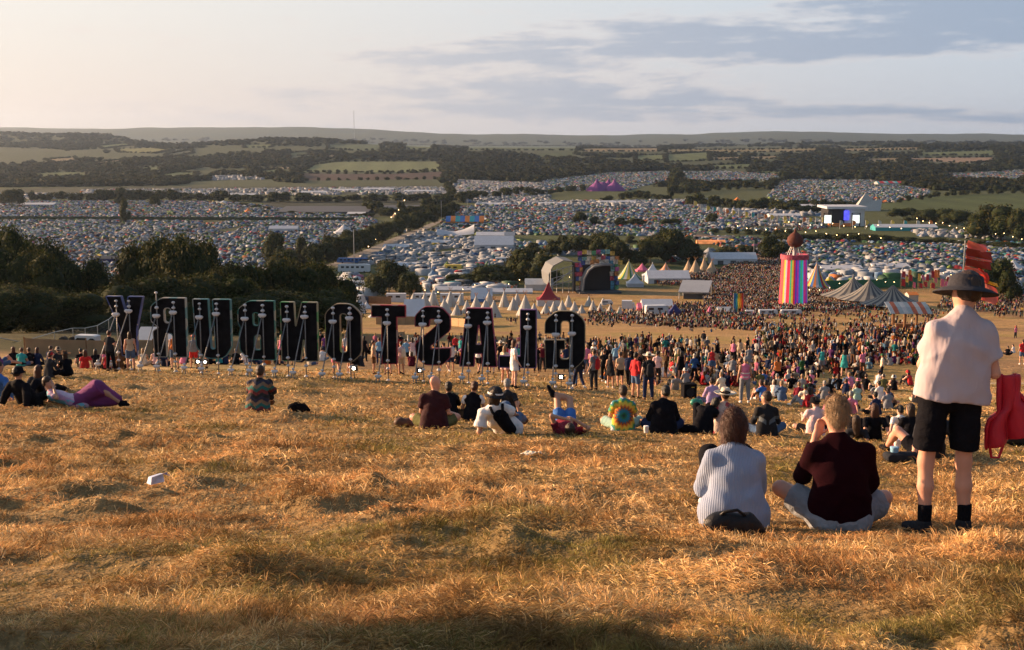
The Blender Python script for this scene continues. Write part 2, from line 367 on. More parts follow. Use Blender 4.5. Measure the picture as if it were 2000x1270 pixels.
# ================================================================ GRASS
def make_grass(n, seed):
    r = np.random.default_rng(seed)
    px = r.uniform(-70, 2070, n); py = 1480 - (1480 - 722) * r.random(n) ** .9
    a, b = (px - CX) / F, (CY - py) / F
    dy = CT + b * ST; dx = a / dy; dz = (-ST + b * CT) / dy
    Y = np.full(n, 30.0)
    lo = np.full(n, 2.5); hi = np.full(n, 75.0)
    for _ in range(22):
        mid = (lo + hi) / 2; below = dz * mid <= H(dx * mid, mid); hi = np.where(below, mid, hi); lo = np.where(below, lo, mid)
    Y = hi; X = dx * Y
    keep = Y < 70; X = X[keep]; Y = Y[keep]; n = len(X)
    X += r.normal(0, .03, n); Y += r.normal(0, .05, n)
    cs = .07 + .0045 * Y; ci, cj = np.floor(X / cs), np.floor(Y / cs * .8)
    tx = (ci + .2 + .6 * _h(ci, cj, 5)) * cs; ty = (cj + .2 + .6 * _h(ci, cj, 6)) * cs / .8
    k_ = r.uniform(.25, .85, n); ox, oy = X - tx, Y - ty; X = tx + ox * k_; Y = ty + oy * k_; splay = np.arctan2(oy, ox)
    Z = H(X, Y) + tuss(X, Y) - .01
    big = fbm(X / 1.25, Y / .95, 3, 21)
    ang = (fbm(X / .8, Y / .8, 3, 51) - .5) * 16 + r.normal(0, 1.0, n)
    ang = np.where(r.random(n) < .5, splay + r.normal(0, .5, n), ang)
    lay = np.clip(fbm(X / .55, Y / .55, 3, 61) * 1.5 - .38 + r.normal(0, .22, n), .0, 1)   # 1 upright, 0 flat
    Ln = r.uniform(.035, .125, n) * (.6 + 1.1 * np.clip(big - .3, 0, 1)) * np.where(r.random(n) < .05, 1.6, 1) * (1 + Y / 90) * (.72 + .28 * sstep(6, 14, Y))
    W = np.maximum(.0024, .00048 * Y) * r.uniform(.7, 1.4, n)
    el = lay * R(62) + R(8) + r.normal(0, .12, n)
    dxy = np.stack([np.cos(ang), np.sin(ang)], -1)
    Z = Z + r.random(n) ** 2 * .05 * sstep(.42, .6, big)
    P0 = np.stack([X, Y, Z], -1)
    up = np.array([0, 0, 1.])
    d1 = np.concatenate([dxy * np.cos(el)[:, None], np.sin(el)[:, None]], -1)
    el2 = el - r.uniform(.3, 1.2, n)
    d2 = np.concatenate([dxy * np.cos(el2)[:, None], np.sin(el2)[:, None]], -1)
    P1 = P0 + d1 * (Ln * .55)[:, None]; P2 = P1 + d2 * (Ln * .45)[:, None]
    # blade width vector roughly facing random direction
    sw = r.normal(0, 1, (n, 3)); sw[:, 1] *= .5; sw -= d1 * (sw * d1).sum(1)[:, None]; sw /= np.linalg.norm(sw, axis=1)[:, None] + 1e-6
    w = sw * (W / 2)[:, None]
    V = np.stack([P0 - w, P0 + w, P1 + w * .8, P1 - w * .8, P2], 1).reshape(-1, 3)
    b0 = np.arange(n) * 5
    Fq = np.concatenate([np.stack([b0, b0 + 1, b0 + 2], -1), np.stack([b0, b0 + 2, b0 + 3], -1), np.stack([b0 + 3, b0 + 2, b0 + 4], -1)], 0)
    c = np.array([.76, .49, .21])[None] * np.ones((n, 3))
    def mix(c, col, w): w = np.clip(w, 0, 1)[:, None]; return c * (1 - w) + np.asarray(col)[None] * w
    c = mix(c, (.84, .62, .33), (r.random(n) < .34) * .9)
    c = mix(c, (.47, .215, .075), sstep(.46, .64, fbm(X / .8, Y / .7, 4, 71) + r.normal(0, .05, n)) * .6)
    c = mix(c, (.33, .12, .045), (r.random(n) < .10) * .8)
    gq = fbm(X / 1.7 + 9, Y / 2.6, 4, 41) + .19 * np.exp(-(Y / 6.2) ** 2) + r.normal(0, .05, n)  # green patches, weighted up close to stand for the dim foreground
    c = mix(c, (.16, .155, .035), sstep(.5, .66, gq) * .85 * (.4 + .6 * (lay > .35)))
    c = mix(c, (.24, .17, .07), (r.random(n) < .14) * .8)
    c = mix(c, (.17, .09, .032), sstep(.52, .66, fbm(X / .26, Y / .22, 3, 37) + r.normal(0, .06, n)) * .75)
    c *= r.uniform(.8, 1.25, n)[:, None] * (.72 + .5 * sstep(.3, .62, fbm(X / .45, Y / .4, 2, 33)))[:, None]
    return V, Fq, np.repeat(c, 5, 0)
gmat = mat('dry_grass_blades', attr='Col', rough=.8, var=0, spec=.08, trans=.16)
Vb, Fb, Cb = make_grass(GRASS_N, 3)
g = link('grass', np_mesh('grass', Vb, Fb, [gmat], False, Cb)); tag(g, 'mown straw coloured grass lying in tufts over the near hillside', 'grass', kind='stuff')
# ================================================================ SKY, SUN, HAZE
w = bpy.data.worlds.new('World'); scene.world = w; w.use_nodes = True
nt = w.node_tree; N = nt.nodes; L = nt.links; N.clear()
def nd(t, **k):
    n = N.new(t)
    for a_, v_ in k.items():
        if a_.startswith('i_'): n.inputs[a_[2:].replace('_', ' ')].default_value = v_
        else: setattr(n, a_, v_)
    return n
def math_(op, x, y=None, z=None):
    n = N.new('ShaderNodeMath'); n.operation = op
    for i, q in enumerate((x, y, z)):
        if q is None: continue
        if isinstance(q, (int, float)): n.inputs[i].default_value = q
        else: L.new(q, n.inputs[i])
    return n.outputs[0]
def mixc(f, x, y):
    n = N.new('ShaderNodeMix'); n.data_type = 'RGBA'
    if isinstance(f, (int, float)): n.inputs[0].default_value = f
    else: L.new(f, n.inputs[0])
    for i, q in ((6, x), (7, y)):
        if isinstance(q, tuple): n.inputs[i].default_value = (*q, 1)
        else: L.new(q, n.inputs[i])
    return n.outputs[2]
def mrange(x, a_, b_, c_=0., d_=1., st='SMOOTHSTEP'):
    n = N.new('ShaderNodeMapRange'); n.interpolation_type = st
    L.new(x, n.inputs[0])
    for i, q in enumerate((a_, b_, c_, d_)): n.inputs[i + 1].default_value = q
    return n.outputs[0]
sky = nd('ShaderNodeTexSky'); sky.sky_type = 'NISHITA'; sky.sun_disc = False
sky.sun_elevation = SUN_EL; sky.sun_rotation = SUN_AZ; sky.air_density = 1.; sky.dust_density = 2.2; sky.ozone_density = 1.; sky.altitude = 100
tcw = nd('ShaderNodeTexCoord'); sx = nd('ShaderNodeSeparateXYZ'); L.new(tcw.outputs['Generated'], sx.inputs[0])
az = math_('ARCTAN2', sx.outputs[0], sx.outputs[1]); el = math_('ARCSINE', sx.outputs[2])
# thin high veil, warm towards the sun, cool away from it
da = math_('ABSOLUTE', math_('SUBTRACT', az, SUN_AZ))
warm = mrange(da, 1.75, .75)
veil = mixc(warm, SKY_COOL, SKY_WARM)
low = mrange(el, .16, .0)
veil = mixc(math_('MULTIPLY', low, .8), veil, mixc(warm, SKY_LOWC, SKY_LOWW))
cs_ = math_('COSINE', math_('SUBTRACT', az, SUN_AZ))
dim = nd('ShaderNodeVectorMath', operation='SCALE'); L.new(veil, dim.inputs[0]); L.new(mrange(cs_, -.12, -.75, 1., .22), dim.inputs['Scale'])
base = mixc(math_('MULTIPLY', mrange(el, .62, .24, .06, 1.), SKY_VEIL), sky.outputs[0], dim.outputs[0])
# long flat clouds
cmb = nd('ShaderNodeCombineXYZ'); L.new(math_('MULTIPLY', az, 2.6), cmb.inputs[0]); L.new(math_('MULTIPLY', el, 22.), cmb.inputs[1])
nz = nd('ShaderNodeTexNoise', i_Scale=1.5, i_Detail=9., i_Roughness=.62, i_Distortion=.35); L.new(cmb.outputs[0], nz.inputs['Vector'])
cmb2 = nd('ShaderNodeCombineXYZ'); L.new(math_('MULTIPLY', az, 16.), cmb2.inputs[0]); L.new(math_('MULTIPLY', el, 60.), cmb2.inputs[1])
nz2 = nd('ShaderNodeTexNoise', i_Scale=1.6, i_Detail=5., i_Roughness=.6); L.new(cmb2.outputs[0], nz2.inputs['Vector'])
dens = math_('ADD', nz.outputs[0], math_('MULTIPLY', math_('SUBTRACT', nz2.outputs[0], .5), .34))
def band(c, wd, amp, azs, aze, azs2=None, aze2=None):
    # one long bank at elevation c (radians), fading in between azimuths azs..aze
    g_ = math_('EXPONENT', math_('MULTIPLY', math_('POWER', math_('DIVIDE', math_('SUBTRACT', el, c), wd), 2.), -1.))
    g_ = math_('MULTIPLY', g_, mrange(az, azs, aze))
    if azs2 is not None: g_ = math_('MULTIPLY', g_, mrange(az, azs2, aze2))
    return math_('MULTIPLY', g_, amp)
bank = band(.067, .013, .25, -.22, .0, .42, .2)
bank2 = band(.036, .016, .20, -.5, .0, .30, .12)
bank3 = band(.088, .020, .22, -.05, .22)
bank4 = band(.128, .012, .16, .1, .3)
bank5 = band(.018, .012, .16, -.4, .0)
allb = math_('ADD', math_('ADD', bank, bank2), math_('ADD', bank3, math_('ADD', bank4, bank5)))
cov = mrange(math_('ADD', dens, allb), .60, .76)
cov = math_('MULTIPLY', cov, mrange(az, -.45, .12, .12, 1.))
ccol = mixc(warm, CLOUD_C, CLOUD_W)
edge = mrange(math_('ADD', dens, allb), .57, .68)
lit = mixc(math_('MULTIPLY', math_('SUBTRACT', edge, cov), .35), base, CLOUD_E)
fin = mixc(math_('MULTIPLY', cov, .72), lit, ccol)
# ground side of the world stays plain
bg = nd('ShaderNodeBackground'); bg.inputs[1].default_value = SKY_STR; L.new(fin, bg.inputs[0])
wo = nd('ShaderNodeOutputWorld'); L.new(bg.outputs[0], wo.inputs[0])
sd = bpy.data.lights.new('sun', 'SUN'); sun = bpy.data.objects.new('sun', sd); COL.objects.link(sun)
sd.energy = SUN_E; sd.angle = R(.6); sd.color = SUN_C
sun.rotation_euler = Vector((math.sin(SUN_AZ) * math.cos(SUN_EL), math.cos(SUN_AZ) * math.cos(SUN_EL), math.sin(SUN_EL))).to_track_quat('Z', 'Y').to_euler()
sun.location = (-60, 20, 40)
if HAZE:
    hb = MB(); hb.box(-9500, -120, -75, 9500, 13400, 260)
    hm = bpy.data.materials.new('haze_air'); hm.use_nodes = True; nt = hm.node_tree; nt.nodes.clear()
    o_ = nt.nodes.new('ShaderNodeOutputMaterial'); pv = nt.nodes.new('ShaderNodeVolumePrincipled')
    pv.inputs['Density'].default_value = HAZE; pv.inputs['Color'].default_value = HAZE_C; pv.inputs['Anisotropy'].default_value = HAZE_G
    pv.inputs['Density Attribute'].default_value = ''; pv.inputs['Color Attribute'].default_value = ''
    nt.links.new(pv.outputs[0], o_.inputs['Volume'])
    try: hm.cycles.homogeneous_volume = True
    except Exception: pass
    h_ = obj('haze', hb, hm); tag(h_, 'thin evening haze filling the valley', 'haze', kind='stuff')
vs = scene.view_settings; vs.view_transform = 'Standard'; vs.look = 'None'; vs.gamma = 1; vs.use_curve_mapping = False; vs.exposure = EXPO
cy = scene.cycles; cy.use_denoising = True
try:
    cy.denoiser = 'OPENIMAGEDENOISE'; cy.denoising_input_passes = 'RGB_ALBEDO_NORMAL'; cy.denoising_prefilter = 'ACCURATE'
except Exception: pass
cy.max_bounces = 6; cy.diffuse_bounces = 3; cy.glossy_bounces = 2; cy.transmission_bounces = 4; cy.volume_bounces = 0; cy.transparent_max_bounces = 8
cy.use_adaptive_sampling = True; cy.adaptive_threshold = .015; cy.sample_clamp_indirect = 6
# ================================================================ BODIES: distance fields turned into smooth meshes
V3 = lambda *a: np.array(a, float)
def rc(a, b, ra, rb=None, k=.03, sq=None, flat=0):
    return dict(a=np.array(a, float), b=np.array(b, float), ra=ra, rb=ra if rb is None else rb, k=k, sq=sq, flat=flat)
def sdf_prim(P, p):
    a, b = p['a'], p['b']; q = P - a
    if p['sq'] is not None:
        n, f = p['sq']; n = np.asarray(n, float); n = n / np.linalg.norm(n)
        q = q + (q @ n)[..., None] * n * (1 / f - 1)
    ba = b - a; L2 = max(ba @ ba, 1e-9); t = (q @ ba) / L2
    tc = np.clip(t, 0, 1)
    d = np.linalg.norm(q - tc[..., None] * ba, axis=-1) - (p['ra'] + (p['rb'] - p['ra']) * tc)
    if p['sq'] is not None: d = d * (.5 + .5 * p['sq'][1])
    if p['flat']:
        L = math.sqrt(L2)
        if p['flat'] in (1, 3): d = np.maximum(d, (t - 1) * L)
        if p['flat'] in (2, 3): d = np.maximum(d, -t * L)
    return d
def field(prims, res, cuts=(), noise=None, pad=.05):
    lo = np.min([np.minimum(p['a'], p['b']) - max(p['ra'], p['rb']) for p in prims], 0) - pad
    hi = np.max([np.maximum(p['a'], p['b']) + max(p['ra'], p['rb']) for p in prims], 0) + pad
    n = np.maximum(np.ceil((hi - lo) / res).astype(int) + 1, 4)
    ax = [lo[i] + res * np.arange(n[i]) for i in range(3)]
    D = np.full(n, .3, np.float32)
    for p in prims:
        m = max(p['ra'], p['rb']) + p['k'] + 2.5 * res
        l = np.minimum(p['a'], p['b']) - m; h = np.maximum(p['a'], p['b']) + m
        s = [slice(max(int((l[i] - lo[i]) / res), 0), min(int((h[i] - lo[i]) / res) + 2, n[i])) for i in range(3)]
        G = np.stack(np.meshgrid(ax[0][s[0]], ax[1][s[1]], ax[2][s[2]], indexing='ij'), -1)
        d = sdf_prim(G, p); e = D[s[0], s[1], s[2]]; k = p['k']
        hh = np.maximum(k - np.abs(d - e), 0) / k
        D[s[0], s[1], s[2]] = np.minimum(d, e) - hh * hh * k * .25
    for c in cuts:      # ('ball', centre, r) or ('plane', point, normal) : removes that side
        G = np.stack(np.meshgrid(*ax, indexing='ij'), -1)
        if c[0] == 'ball': D = np.maximum(D, c[2] - np.linalg.norm((G - np.array(c[1])) / np.array(c[3] if len(c) > 3 else (1, 1, 1)), axis=-1))
        else: D = np.maximum(D, (G - np.array(c[1])) @ (np.array(c[2]) / np.linalg.norm(c[2])))
    if noise:
        G = np.stack(np.meshgrid(*ax, indexing='ij'), -1)
        D = D + noise(G[..., 0], G[..., 1], G[..., 2])
    D[0] = D[-1] = .2; D[:, 0] = D[:, -1] = .2; D[:, :, 0] = D[:, :, -1] = .2
    return D, lo
def nets(D, lo, res):
    S = D < 0; nx, ny, nz = D.shape
    c = np.zeros((nx - 1, ny - 1, nz - 1), np.int8)
    for i in (0, 1):
        for j in (0, 1):
            for k in (0, 1): c += S[i:nx - 1 + i, j:ny - 1 + j, k:nz - 1 + k]
    act = (c > 0) & (c < 8); I = np.argwhere(act)
    ids = np.full(act.shape, -1, np.int64); ids[act] = np.arange(len(I))
    acc = np.zeros((len(I), 3)); cnt = np.zeros(len(I))
    cor = [(0, 0, 0), (1, 0, 0), (0, 1, 0), (1, 1, 0), (0, 0, 1), (1, 0, 1), (0, 1, 1), (1, 1, 1)]
    val = [D[I[:, 0] + o[0], I[:, 1] + o[1], I[:, 2] + o[2]] for o in cor]
    for a_ in range(8):
        for b_ in range(a_ + 1, 8):
            df = np.abs(np.array(cor[a_]) - np.array(cor[b_]))
            if df.sum() != 1: continue
            va, vb = val[a_], val[b_]; m = (va < 0) != (vb < 0)
            t = np.where(m, va / np.where(m, va - vb, 1), 0)
            p = np.array(cor[a_])[None] + t[:, None] * (np.array(cor[b_]) - np.array(cor[a_]))[None]
            acc += p * m[:, None]; cnt += m
    V = (I + acc / np.maximum(cnt, 1)[:, None]) * res + lo
    Q = []
    for ax_ in range(3):
        u_, v_ = [(1, 2), (2, 0), (0, 1)][ax_]
        sl0 = [slice(None)] * 3; sl1 = [slice(None)] * 3; sl0[ax_] = slice(0, -1); sl1[ax_] = slice(1, None)
        e = S[tuple(sl0)] != S[tuple(sl1)]
        E = np.argwhere(e); ok = (E[:, u_] > 0) & (E[:, v_] > 0) & (E[:, u_] < D.shape[u_] - 1) & (E[:, v_] < D.shape[v_] - 1); E = E[ok]
        ins = S[tuple(sl0)][E[:, 0], E[:, 1], E[:, 2]]
        def cid(du, dv):
            F_ = E.copy(); F_[:, u_] -= du; F_[:, v_] -= dv
            return ids[F_[:, 0], F_[:, 1], F_[:, 2]]
        q = np.stack([cid(1, 1), cid(0, 1), cid(0, 0), cid(1, 0)], -1)
        q[~ins] = q[~ins][:, ::-1]; Q.append(q)
    Q = np.concatenate(Q); Q = Q[(Q >= 0).all(1)]
    return V, Q
def smooth(V, Q, it=1):
    for _ in range(it):
        acc = np.zeros_like(V); cnt = np.zeros(len(V))
        for a_, b_ in ((0, 1), (1, 2), (2, 3), (3, 0)):
            np.add.at(acc, Q[:, a_], V[Q[:, b_]]); np.add.at(cnt, Q[:, a_], 1)
            np.add.at(acc, Q[:, b_], V[Q[:, a_]]); np.add.at(cnt, Q[:, b_], 1)
        V = V * .45 + .55 * acc / np.maximum(cnt, 1)[:, None]
    return V
def solid(name, prims, mats, res=.02, cuts=(), noise=None, mifun=None, it=1, colfun=None):
    D, lo = field(prims, res, cuts, noise); V, Q = nets(D, lo, res)
    if len(V) == 0: raise RuntimeError('empty solid ' + name)
    V = smooth(V, Q, it)
    if not isinstance(mats, (list, tuple)): mats = [mats]
    mi = mifun(V[Q].mean(1)) if mifun else None
    return np_mesh(name, V, Q, mats, True, colfun(V) if colfun else None, mi)
# ---------------------------------------------------------------- materials for people
def skin(n, c): return mat('skin_' + n, c, rough=.55, var=.08, scale=9, spec=.35)
SKIN = {'fair': skin('fair', (.62, .36, .26)), 'tan': skin('tan', (.47, .25, .16)), 'ruddy': skin('ruddy', (.58, .29, .20)), 'brown': skin('brown', (.20, .10, .06))}
EYE = mat('eye_white', (.7, .68, .65), .3, 0); PUP = mat('eye_dark', (.03, .02, .02), .2, 0); LIP = mat('lips', (.42, .16, .13), .5, 0)
PAL = {'white': (.72, .70, .68), 'black': (.008, .008, .011), 'charcoal': (.026, .028, .034), 'grey': (.22, .23, .25), 'navy': (.02, .03, .075), 'blue': (.05, .15, .42),
 'sky blue': (.22, .42, .60), 'teal': (.04, .33, .33), 'green': (.06, .20, .08), 'olive': (.12, .12, .05), 'red': (.50, .03, .035), 'maroon': (.10, .012, .022),
 'pink': (.66, .20, .32), 'pale pink': (.72, .50, .50), 'orange': (.65, .20, .05), 'yellow': (.70, .50, .08), 'beige': (.48, .38, .27), 'brown': (.12, .065, .035),
 'purple': (.16, .05, .18), 'lilac': (.42, .30, .50), 'denim': (.07, .12, .22), 'cream': (.66, .60, .48), 'burgundy': (.17, .02, .035), 'mint': (.34, .52, .45), 'khaki': (.27, .21, .12)}
def cloth(c): return mat('cloth_' + c.replace(' ', '_'), PAL[c], rough=.9, var=.2, scale=7, bump=.5, bscale=22, cdist=.03, sheen=0. if sum(PAL[c]) < .35 else .12, spec=.06)
HAIR = {k: mat('hair_' + k, v, rough=.55, var=.4, scale=38, bump=.6, bscale=90, spec=.4, stretch=.12) for k, v in
        {'black': (.012, .010, .009), 'brown': (.035, .018, .010), 'auburn': (.055, .017, .009), 'blond': (.26, .165, .085), 'grey': (.25, .24, .23)}.items()}
# ---------------------------------------------------------------- poses. Figure faces +Y, ground at z = 0
def J(**k): return {a: np.array(v, float) for a, v in k.items()}
def mirror(d, side_keys):
    return d
POSES = {
 'standing': J(pel=(0, 0, .96), che=(0, 0, 1.28), nec=(0, -.005, 1.47), hea=(0, .02, 1.65), shL=(-.19, 0, 1.42), shR=(.19, 0, 1.42), elL=(-.27, -.03, 1.13), elR=(.26, 0, 1.13),
     wrL=(-.26, .09, .90), wrR=(.24, .13, .93), hiL=(-.095, 0, .93), hiR=(.095, 0, .93), knL=(-.13, .02, .50), knR=(.13, .03, .50), anL=(-.14, -.02, .08), anR=(.15, 0, .08), f=(0, 1, 0)),
 'walking': J(pel=(0, 0, .95), che=(0, .03, 1.27), nec=(0, .05, 1.46), hea=(0, .08, 1.64), shL=(-.19, .05, 1.41), shR=(.19, .03, 1.41), elL=(-.25, .14, 1.15), elR=(.25, -.12, 1.14),
     wrL=(-.22, .32, 1.02), wrR=(.25, -.08, .89), hiL=(-.095, 0, .92), hiR=(.095, 0, .92), knL=(-.11, .20, .53), knR=(.11, -.05, .50), anL=(-.11, .30, .10), anR=(.11, -.36, .16), f=(0, 1, 0)),
 'standing with folded arms': J(pel=(0, 0, .96), che=(0, -.01, 1.28), nec=(0, -.01, 1.47), hea=(0, .02, 1.65), shL=(-.19, 0, 1.42), shR=(.19, 0, 1.42), elL=(-.29, .06, 1.16), elR=(.29, .06, 1.16),
     wrL=(.04, .24, 1.22), wrR=(-.04, .22, 1.18), hiL=(-.095, 0, .93), hiR=(.095, 0, .93), knL=(-.12, .03, .50), knR=(.15, .04, .50), anL=(-.13, -.02, .08), anR=(.19, .04, .08), f=(0, 1, 0)),
 'standing arm raised': J(pel=(0, 0, .96), che=(0, 0, 1.28), nec=(0, 0, 1.47), hea=(0, .03, 1.65), shL=(-.19, 0, 1.43), shR=(.19, 0, 1.45), elL=(-.27, .05, 1.15), elR=(.33, .12, 1.62),
     wrL=(-.15, .22, 1.22), wrR=(.27, .18, 1.85), hiL=(-.095, 0, .93), hiR=(.095, 0, .93), knL=(-.12, .02, .50), knR=(.13, .02, .50), anL=(-.15, 0, .08), anR=(.15, 0, .08), f=(0, 1, 0)),
 'sitting cross-legged': J(pel=(0, 0, .13), che=(0, .03, .42), nec=(0, .07, .61), hea=(0, .12, .78), shL=(-.19, .05, .56), shR=(.19, .05, .56), elL=(-.28, .14, .30), elR=(.28, .14, .30),
     wrL=(-.20, .34, .22), wrR=(.20, .34, .22), hiL=(-.11, .02, .12), hiR=(.11, .02, .12), knL=(-.38, .30, .17), knR=(.38, .30, .17), anL=(.10, .42, .07), anR=(-.10, .36, .07), f=(0, 1, 0)),
 'sitting hugging knees': J(pel=(0, 0, .13), che=(0, .06, .42), nec=(0, .14, .59), hea=(0, .20, .76), shL=(-.19, .12, .55), shR=(.19, .12, .55), elL=(-.27, .30, .36), elR=(.27, .30, .36),
     wrL=(-.06, .52, .34), wrR=(.06, .50, .38), hiL=(-.10, .03, .13), hiR=(.10, .03, .13), knL=(-.13, .42, .50), knR=(.13, .42, .50), anL=(-.12, .62, .07), anR=(.12, .62, .07), f=(0, 1, 0)),
 'sitting leaning back': J(pel=(0, 0, .13), che=(0, -.13, .40), nec=(0, -.20, .58), hea=(0, -.17, .76), shL=(-.20, -.20, .53), shR=(.20, -.20, .53), elL=(-.30, -.32, .29), elR=(.30, -.32, .29),
     wrL=(-.32, -.40, .06), wrR=(.32, -.40, .06), hiL=(-.10, .03, .13), hiR=(.10, .03, .13), knL=(-.15, .40, .40), knR=(.16, .45, .20), anL=(-.17, .68, .07), anR=(.18, .86, .08), f=(0, 1, 0)),
 'reclining': J(pel=(0, 0, .13), che=(0, -.28, .26), nec=(0, -.45, .38), hea=(0, -.52, .54), shL=(-.20, -.43, .34), shR=(.20, -.43, .34), elL=(-.28, -.55, .09), elR=(.28, -.55, .09),
     wrL=(-.26, -.32, .06), wrR=(.26, -.32, .06), hiL=(-.10, .03, .12), hiR=(.10, .03, .12), knL=(-.14, .38, .42), knR=(.12, .45, .14), anL=(-.14, .62, .07), anR=(.12, .88, .08), f=(0, 1, 0)),
}
for _j in POSES.values():
    for q in ('shL', 'shR'): _j[q] = _j[q] * V3(.90, 1, 1) - V3(0, 0, .012)
    for q in ('elL', 'elR'): _j[q] = _j[q] * V3(.88, 1, 1)
def unit(v): return v / (np.linalg.norm(v) + 1e-9)
def hand(wr, el, k=.012, curl=.5, side=1, size=1.):
    d = unit(wr - el); s = unit(np.cross(d, (0, 0, 1)) if abs(d[2]) < .9 else np.cross(d, (0, 1, 0))) * side; n = np.cross(s, d) * side
    out = [rc(wr, wr + d * .07 * size, .027 * size, .034 * size, k=.02, sq=(n, .6))]
    for i, l in enumerate((.062, .072, .067, .052)):
        b0 = wr + d * .08 * size + s * (.027 - .018 * i) * size
        m = b0 + unit(d - n * curl * .6) * l * .5 * size; e = m + unit(d - n * curl * 1.9) * l * .5 * size
        out += [rc(b0 - d * .02, m, .0095 * size, .0088 * size, k=.006), rc(m, e, .0088 * size, .0078 * size, k=.006)]
    t0 = wr + d * .025 * size + s * .028 * size
    t1 = t0 + unit(d + s * 1.1 - n * .4) * .036 * size; t2 = t1 + unit(d * 1.2 + s * .2 - n * .6) * .03 * size
    out += [rc(t0, t1, .012 * size, .0105 * size, k=.012), rc(t1, t2, .0105 * size, .009 * size, k=.006)]
    return out
def head_prims(j, fine=True):
    h, f = j['hea'], unit(j['f']); up = unit(h - j['nec'] + V3(0, 0, .12)); up = unit(up - f * (up @ f) * .6); s = np.cross(f, up)
    o = [rc(h + up * .035 - f * .015, h - up * .005, .092, .088, k=.04, sq=(s, .84)), rc(h - up * .045 + f * .02, h - up * .085 + f * .035, .062, .042, k=.05, sq=(s, .9))]
    if fine:
        o += [rc(h + f * .088 + up * .012, h + f * .108 - up * .018, .010, .014, k=.018), rc(h + f * .082 - up * .055, h + f * .084 - up * .056, .016, k=.02, sq=(up, .6)),
              rc(h + s * .078 - up * .005, h + s * .082 + up * .012, .014, .018, k=.01, sq=(s, .45)), rc(h - s * .078 - up * .005, h - s * .082 + up * .012, .014, .018, k=.01, sq=(s, .45)),
              rc(h + f * .080 + up * .032 - s * .04, h + f * .080 + up * .032 + s * .04, .012, k=.02)]
    return o
def body_prims(j, b=1., hands=True, fine=True, feet=True):
    P = []
    Y = V3(0, 1, 0); tw = unit(np.cross(j['shR'] - j['shL'], j['nec'] - j['pel']))
    P += [rc(j['hiL'], j['hiR'], .098 * b, k=.05, sq=(tw, .95)), rc(j['pel'], j['che'], .108 * b, .118 * b, k=.06, sq=(tw, .78)), rc(j['che'], j['nec'] * .75 + j['che'] * .25, .128 * b, .09 * b, k=.06, sq=(tw, .72))]
    P += [rc(j['shL'] - V3(0, 0, .02), j['shR'] - V3(0, 0, .02), .048 * b, k=.06)]
    for q in 'LR': P += [rc(j['nec'] - V3(0, 0, .03), j['sh' + q] - V3(0, 0, .01), .05 * b, .045 * b, k=.05)]
    P += [rc(j['nec'] - V3(0, 0, .03), j['hea'] - V3(0, 0, .04), .056, .050, k=.035)]
    for s in 'LR':
        P += [rc(j['sh' + s], j['el' + s], .052 * b, .038 * b, k=.04), rc(j['el' + s], j['wr' + s], .038 * b, .026, k=.02)]
        P += [rc(j['hi' + s], j['kn' + s], .085 * b, .056 * b, k=.05), rc(j['kn' + s], j['kn' + s] * .6 + j['an' + s] * .4, .054 * b, .056 * b, k=.03), rc(j['kn' + s] * .6 + j['an' + s] * .4, j['an' + s], .054 * b, .036, k=.03)]
        if feet:
            t = j.get('to' + s)
            if t is None:
                sh = unit(j['an' + s] - j['kn' + s]); t = j['an' + s] + unit((j['an' + s] - j['hi' + s]) * V3(1, 1, 0) + V3(0, .25, 0)) * .15 + V3(0, 0, -.045)
            P += [rc(j['an' + s] - V3(0, 0, .035), t, .034, .026, k=.03)]
        if hands:
            if fine: P += hand(j['wr' + s], j['el' + s], side=1 if s == 'R' else -1)
            else:
                d = unit(j['wr' + s] - j['el' + s]); P += [rc(j['wr' + s], j['wr' + s] + d * .13, .026, .02, k=.02)]
    return P + head_prims(j, fine)
def top_prims(j, b=1., sleeve=.55, loose=.016, hem=.0):
    """sleeve: 0 none, .55 short, 1.9 long"""
    P = []; tw = unit(np.cross(j['shR'] - j['shL'], j['nec'] - j['pel']))
    low = j['pel'] - unit(j['che'] - j['pel']) * hem
    for q in 'LR': P += [rc(j['nec'] - V3(0, 0, .035), j['sh' + q] - (j['sh' + q] - j['nec']) * .22 + V3(0, 0, -.01), .055 * b + loose * .4, .050 * b + loose * .4, k=.05)]
    P += [rc(low, j['che'], .122 * b + loose * 1.3, .124 * b + loose, k=.06, sq=(tw, .82)), rc(j['che'], j['nec'] * .72 + j['che'] * .28, .130 * b + loose, .088 * b + loose * .6, k=.06, sq=(tw, .76)),
          rc(j['shL'] - V3(0, 0, .03), j['shR'] - V3(0, 0, .03), .048 * b + loose * .4, k=.06), rc(j['nec'] - V3(0, 0, .05), j['nec'] + V3(0, 0, .004), .075, .066, k=.03)]
    wv = (j['hiR'] - j['hiL']) * .5; sd_ = unit(j['che'] - j['pel'])
    P += [rc(j['pel'] - wv * .9 - sd_ * .12, j['pel'] - wv * .8 + sd_ * .10, .122 * b + loose, .10 * b + loose, k=.06, sq=(tw, .98)), rc(j['pel'] + wv * .9 - sd_ * .12, j['pel'] + wv * .8 + sd_ * .10, .122 * b + loose, .10 * b + loose, k=.06, sq=(tw, .98))]
    if sleeve > 0:
        for s in 'LR':
            sh, el, wr = j['sh' + s], j['el' + s], j['wr' + s]
            if sleeve <= 1: P += [rc(sh, sh + (el - sh) * sleeve, .052 * b + loose * .4, .052 * b + loose * .9, k=.035, flat=1)]
            else: P += [rc(sh, el, .052 * b + loose * .45, .044 * b + loose * .7, k=.04), rc(el, el + (wr - el) * (sleeve - 1), .044 * b + loose * .7, .033 * b + loose * .55, k=.03, flat=1)]
    return P
def hemcut(j, d=.07):
    sd_ = unit(j['che'] - j['pel']); return [('plane', j['pel'] - sd_ * d, -sd_)]
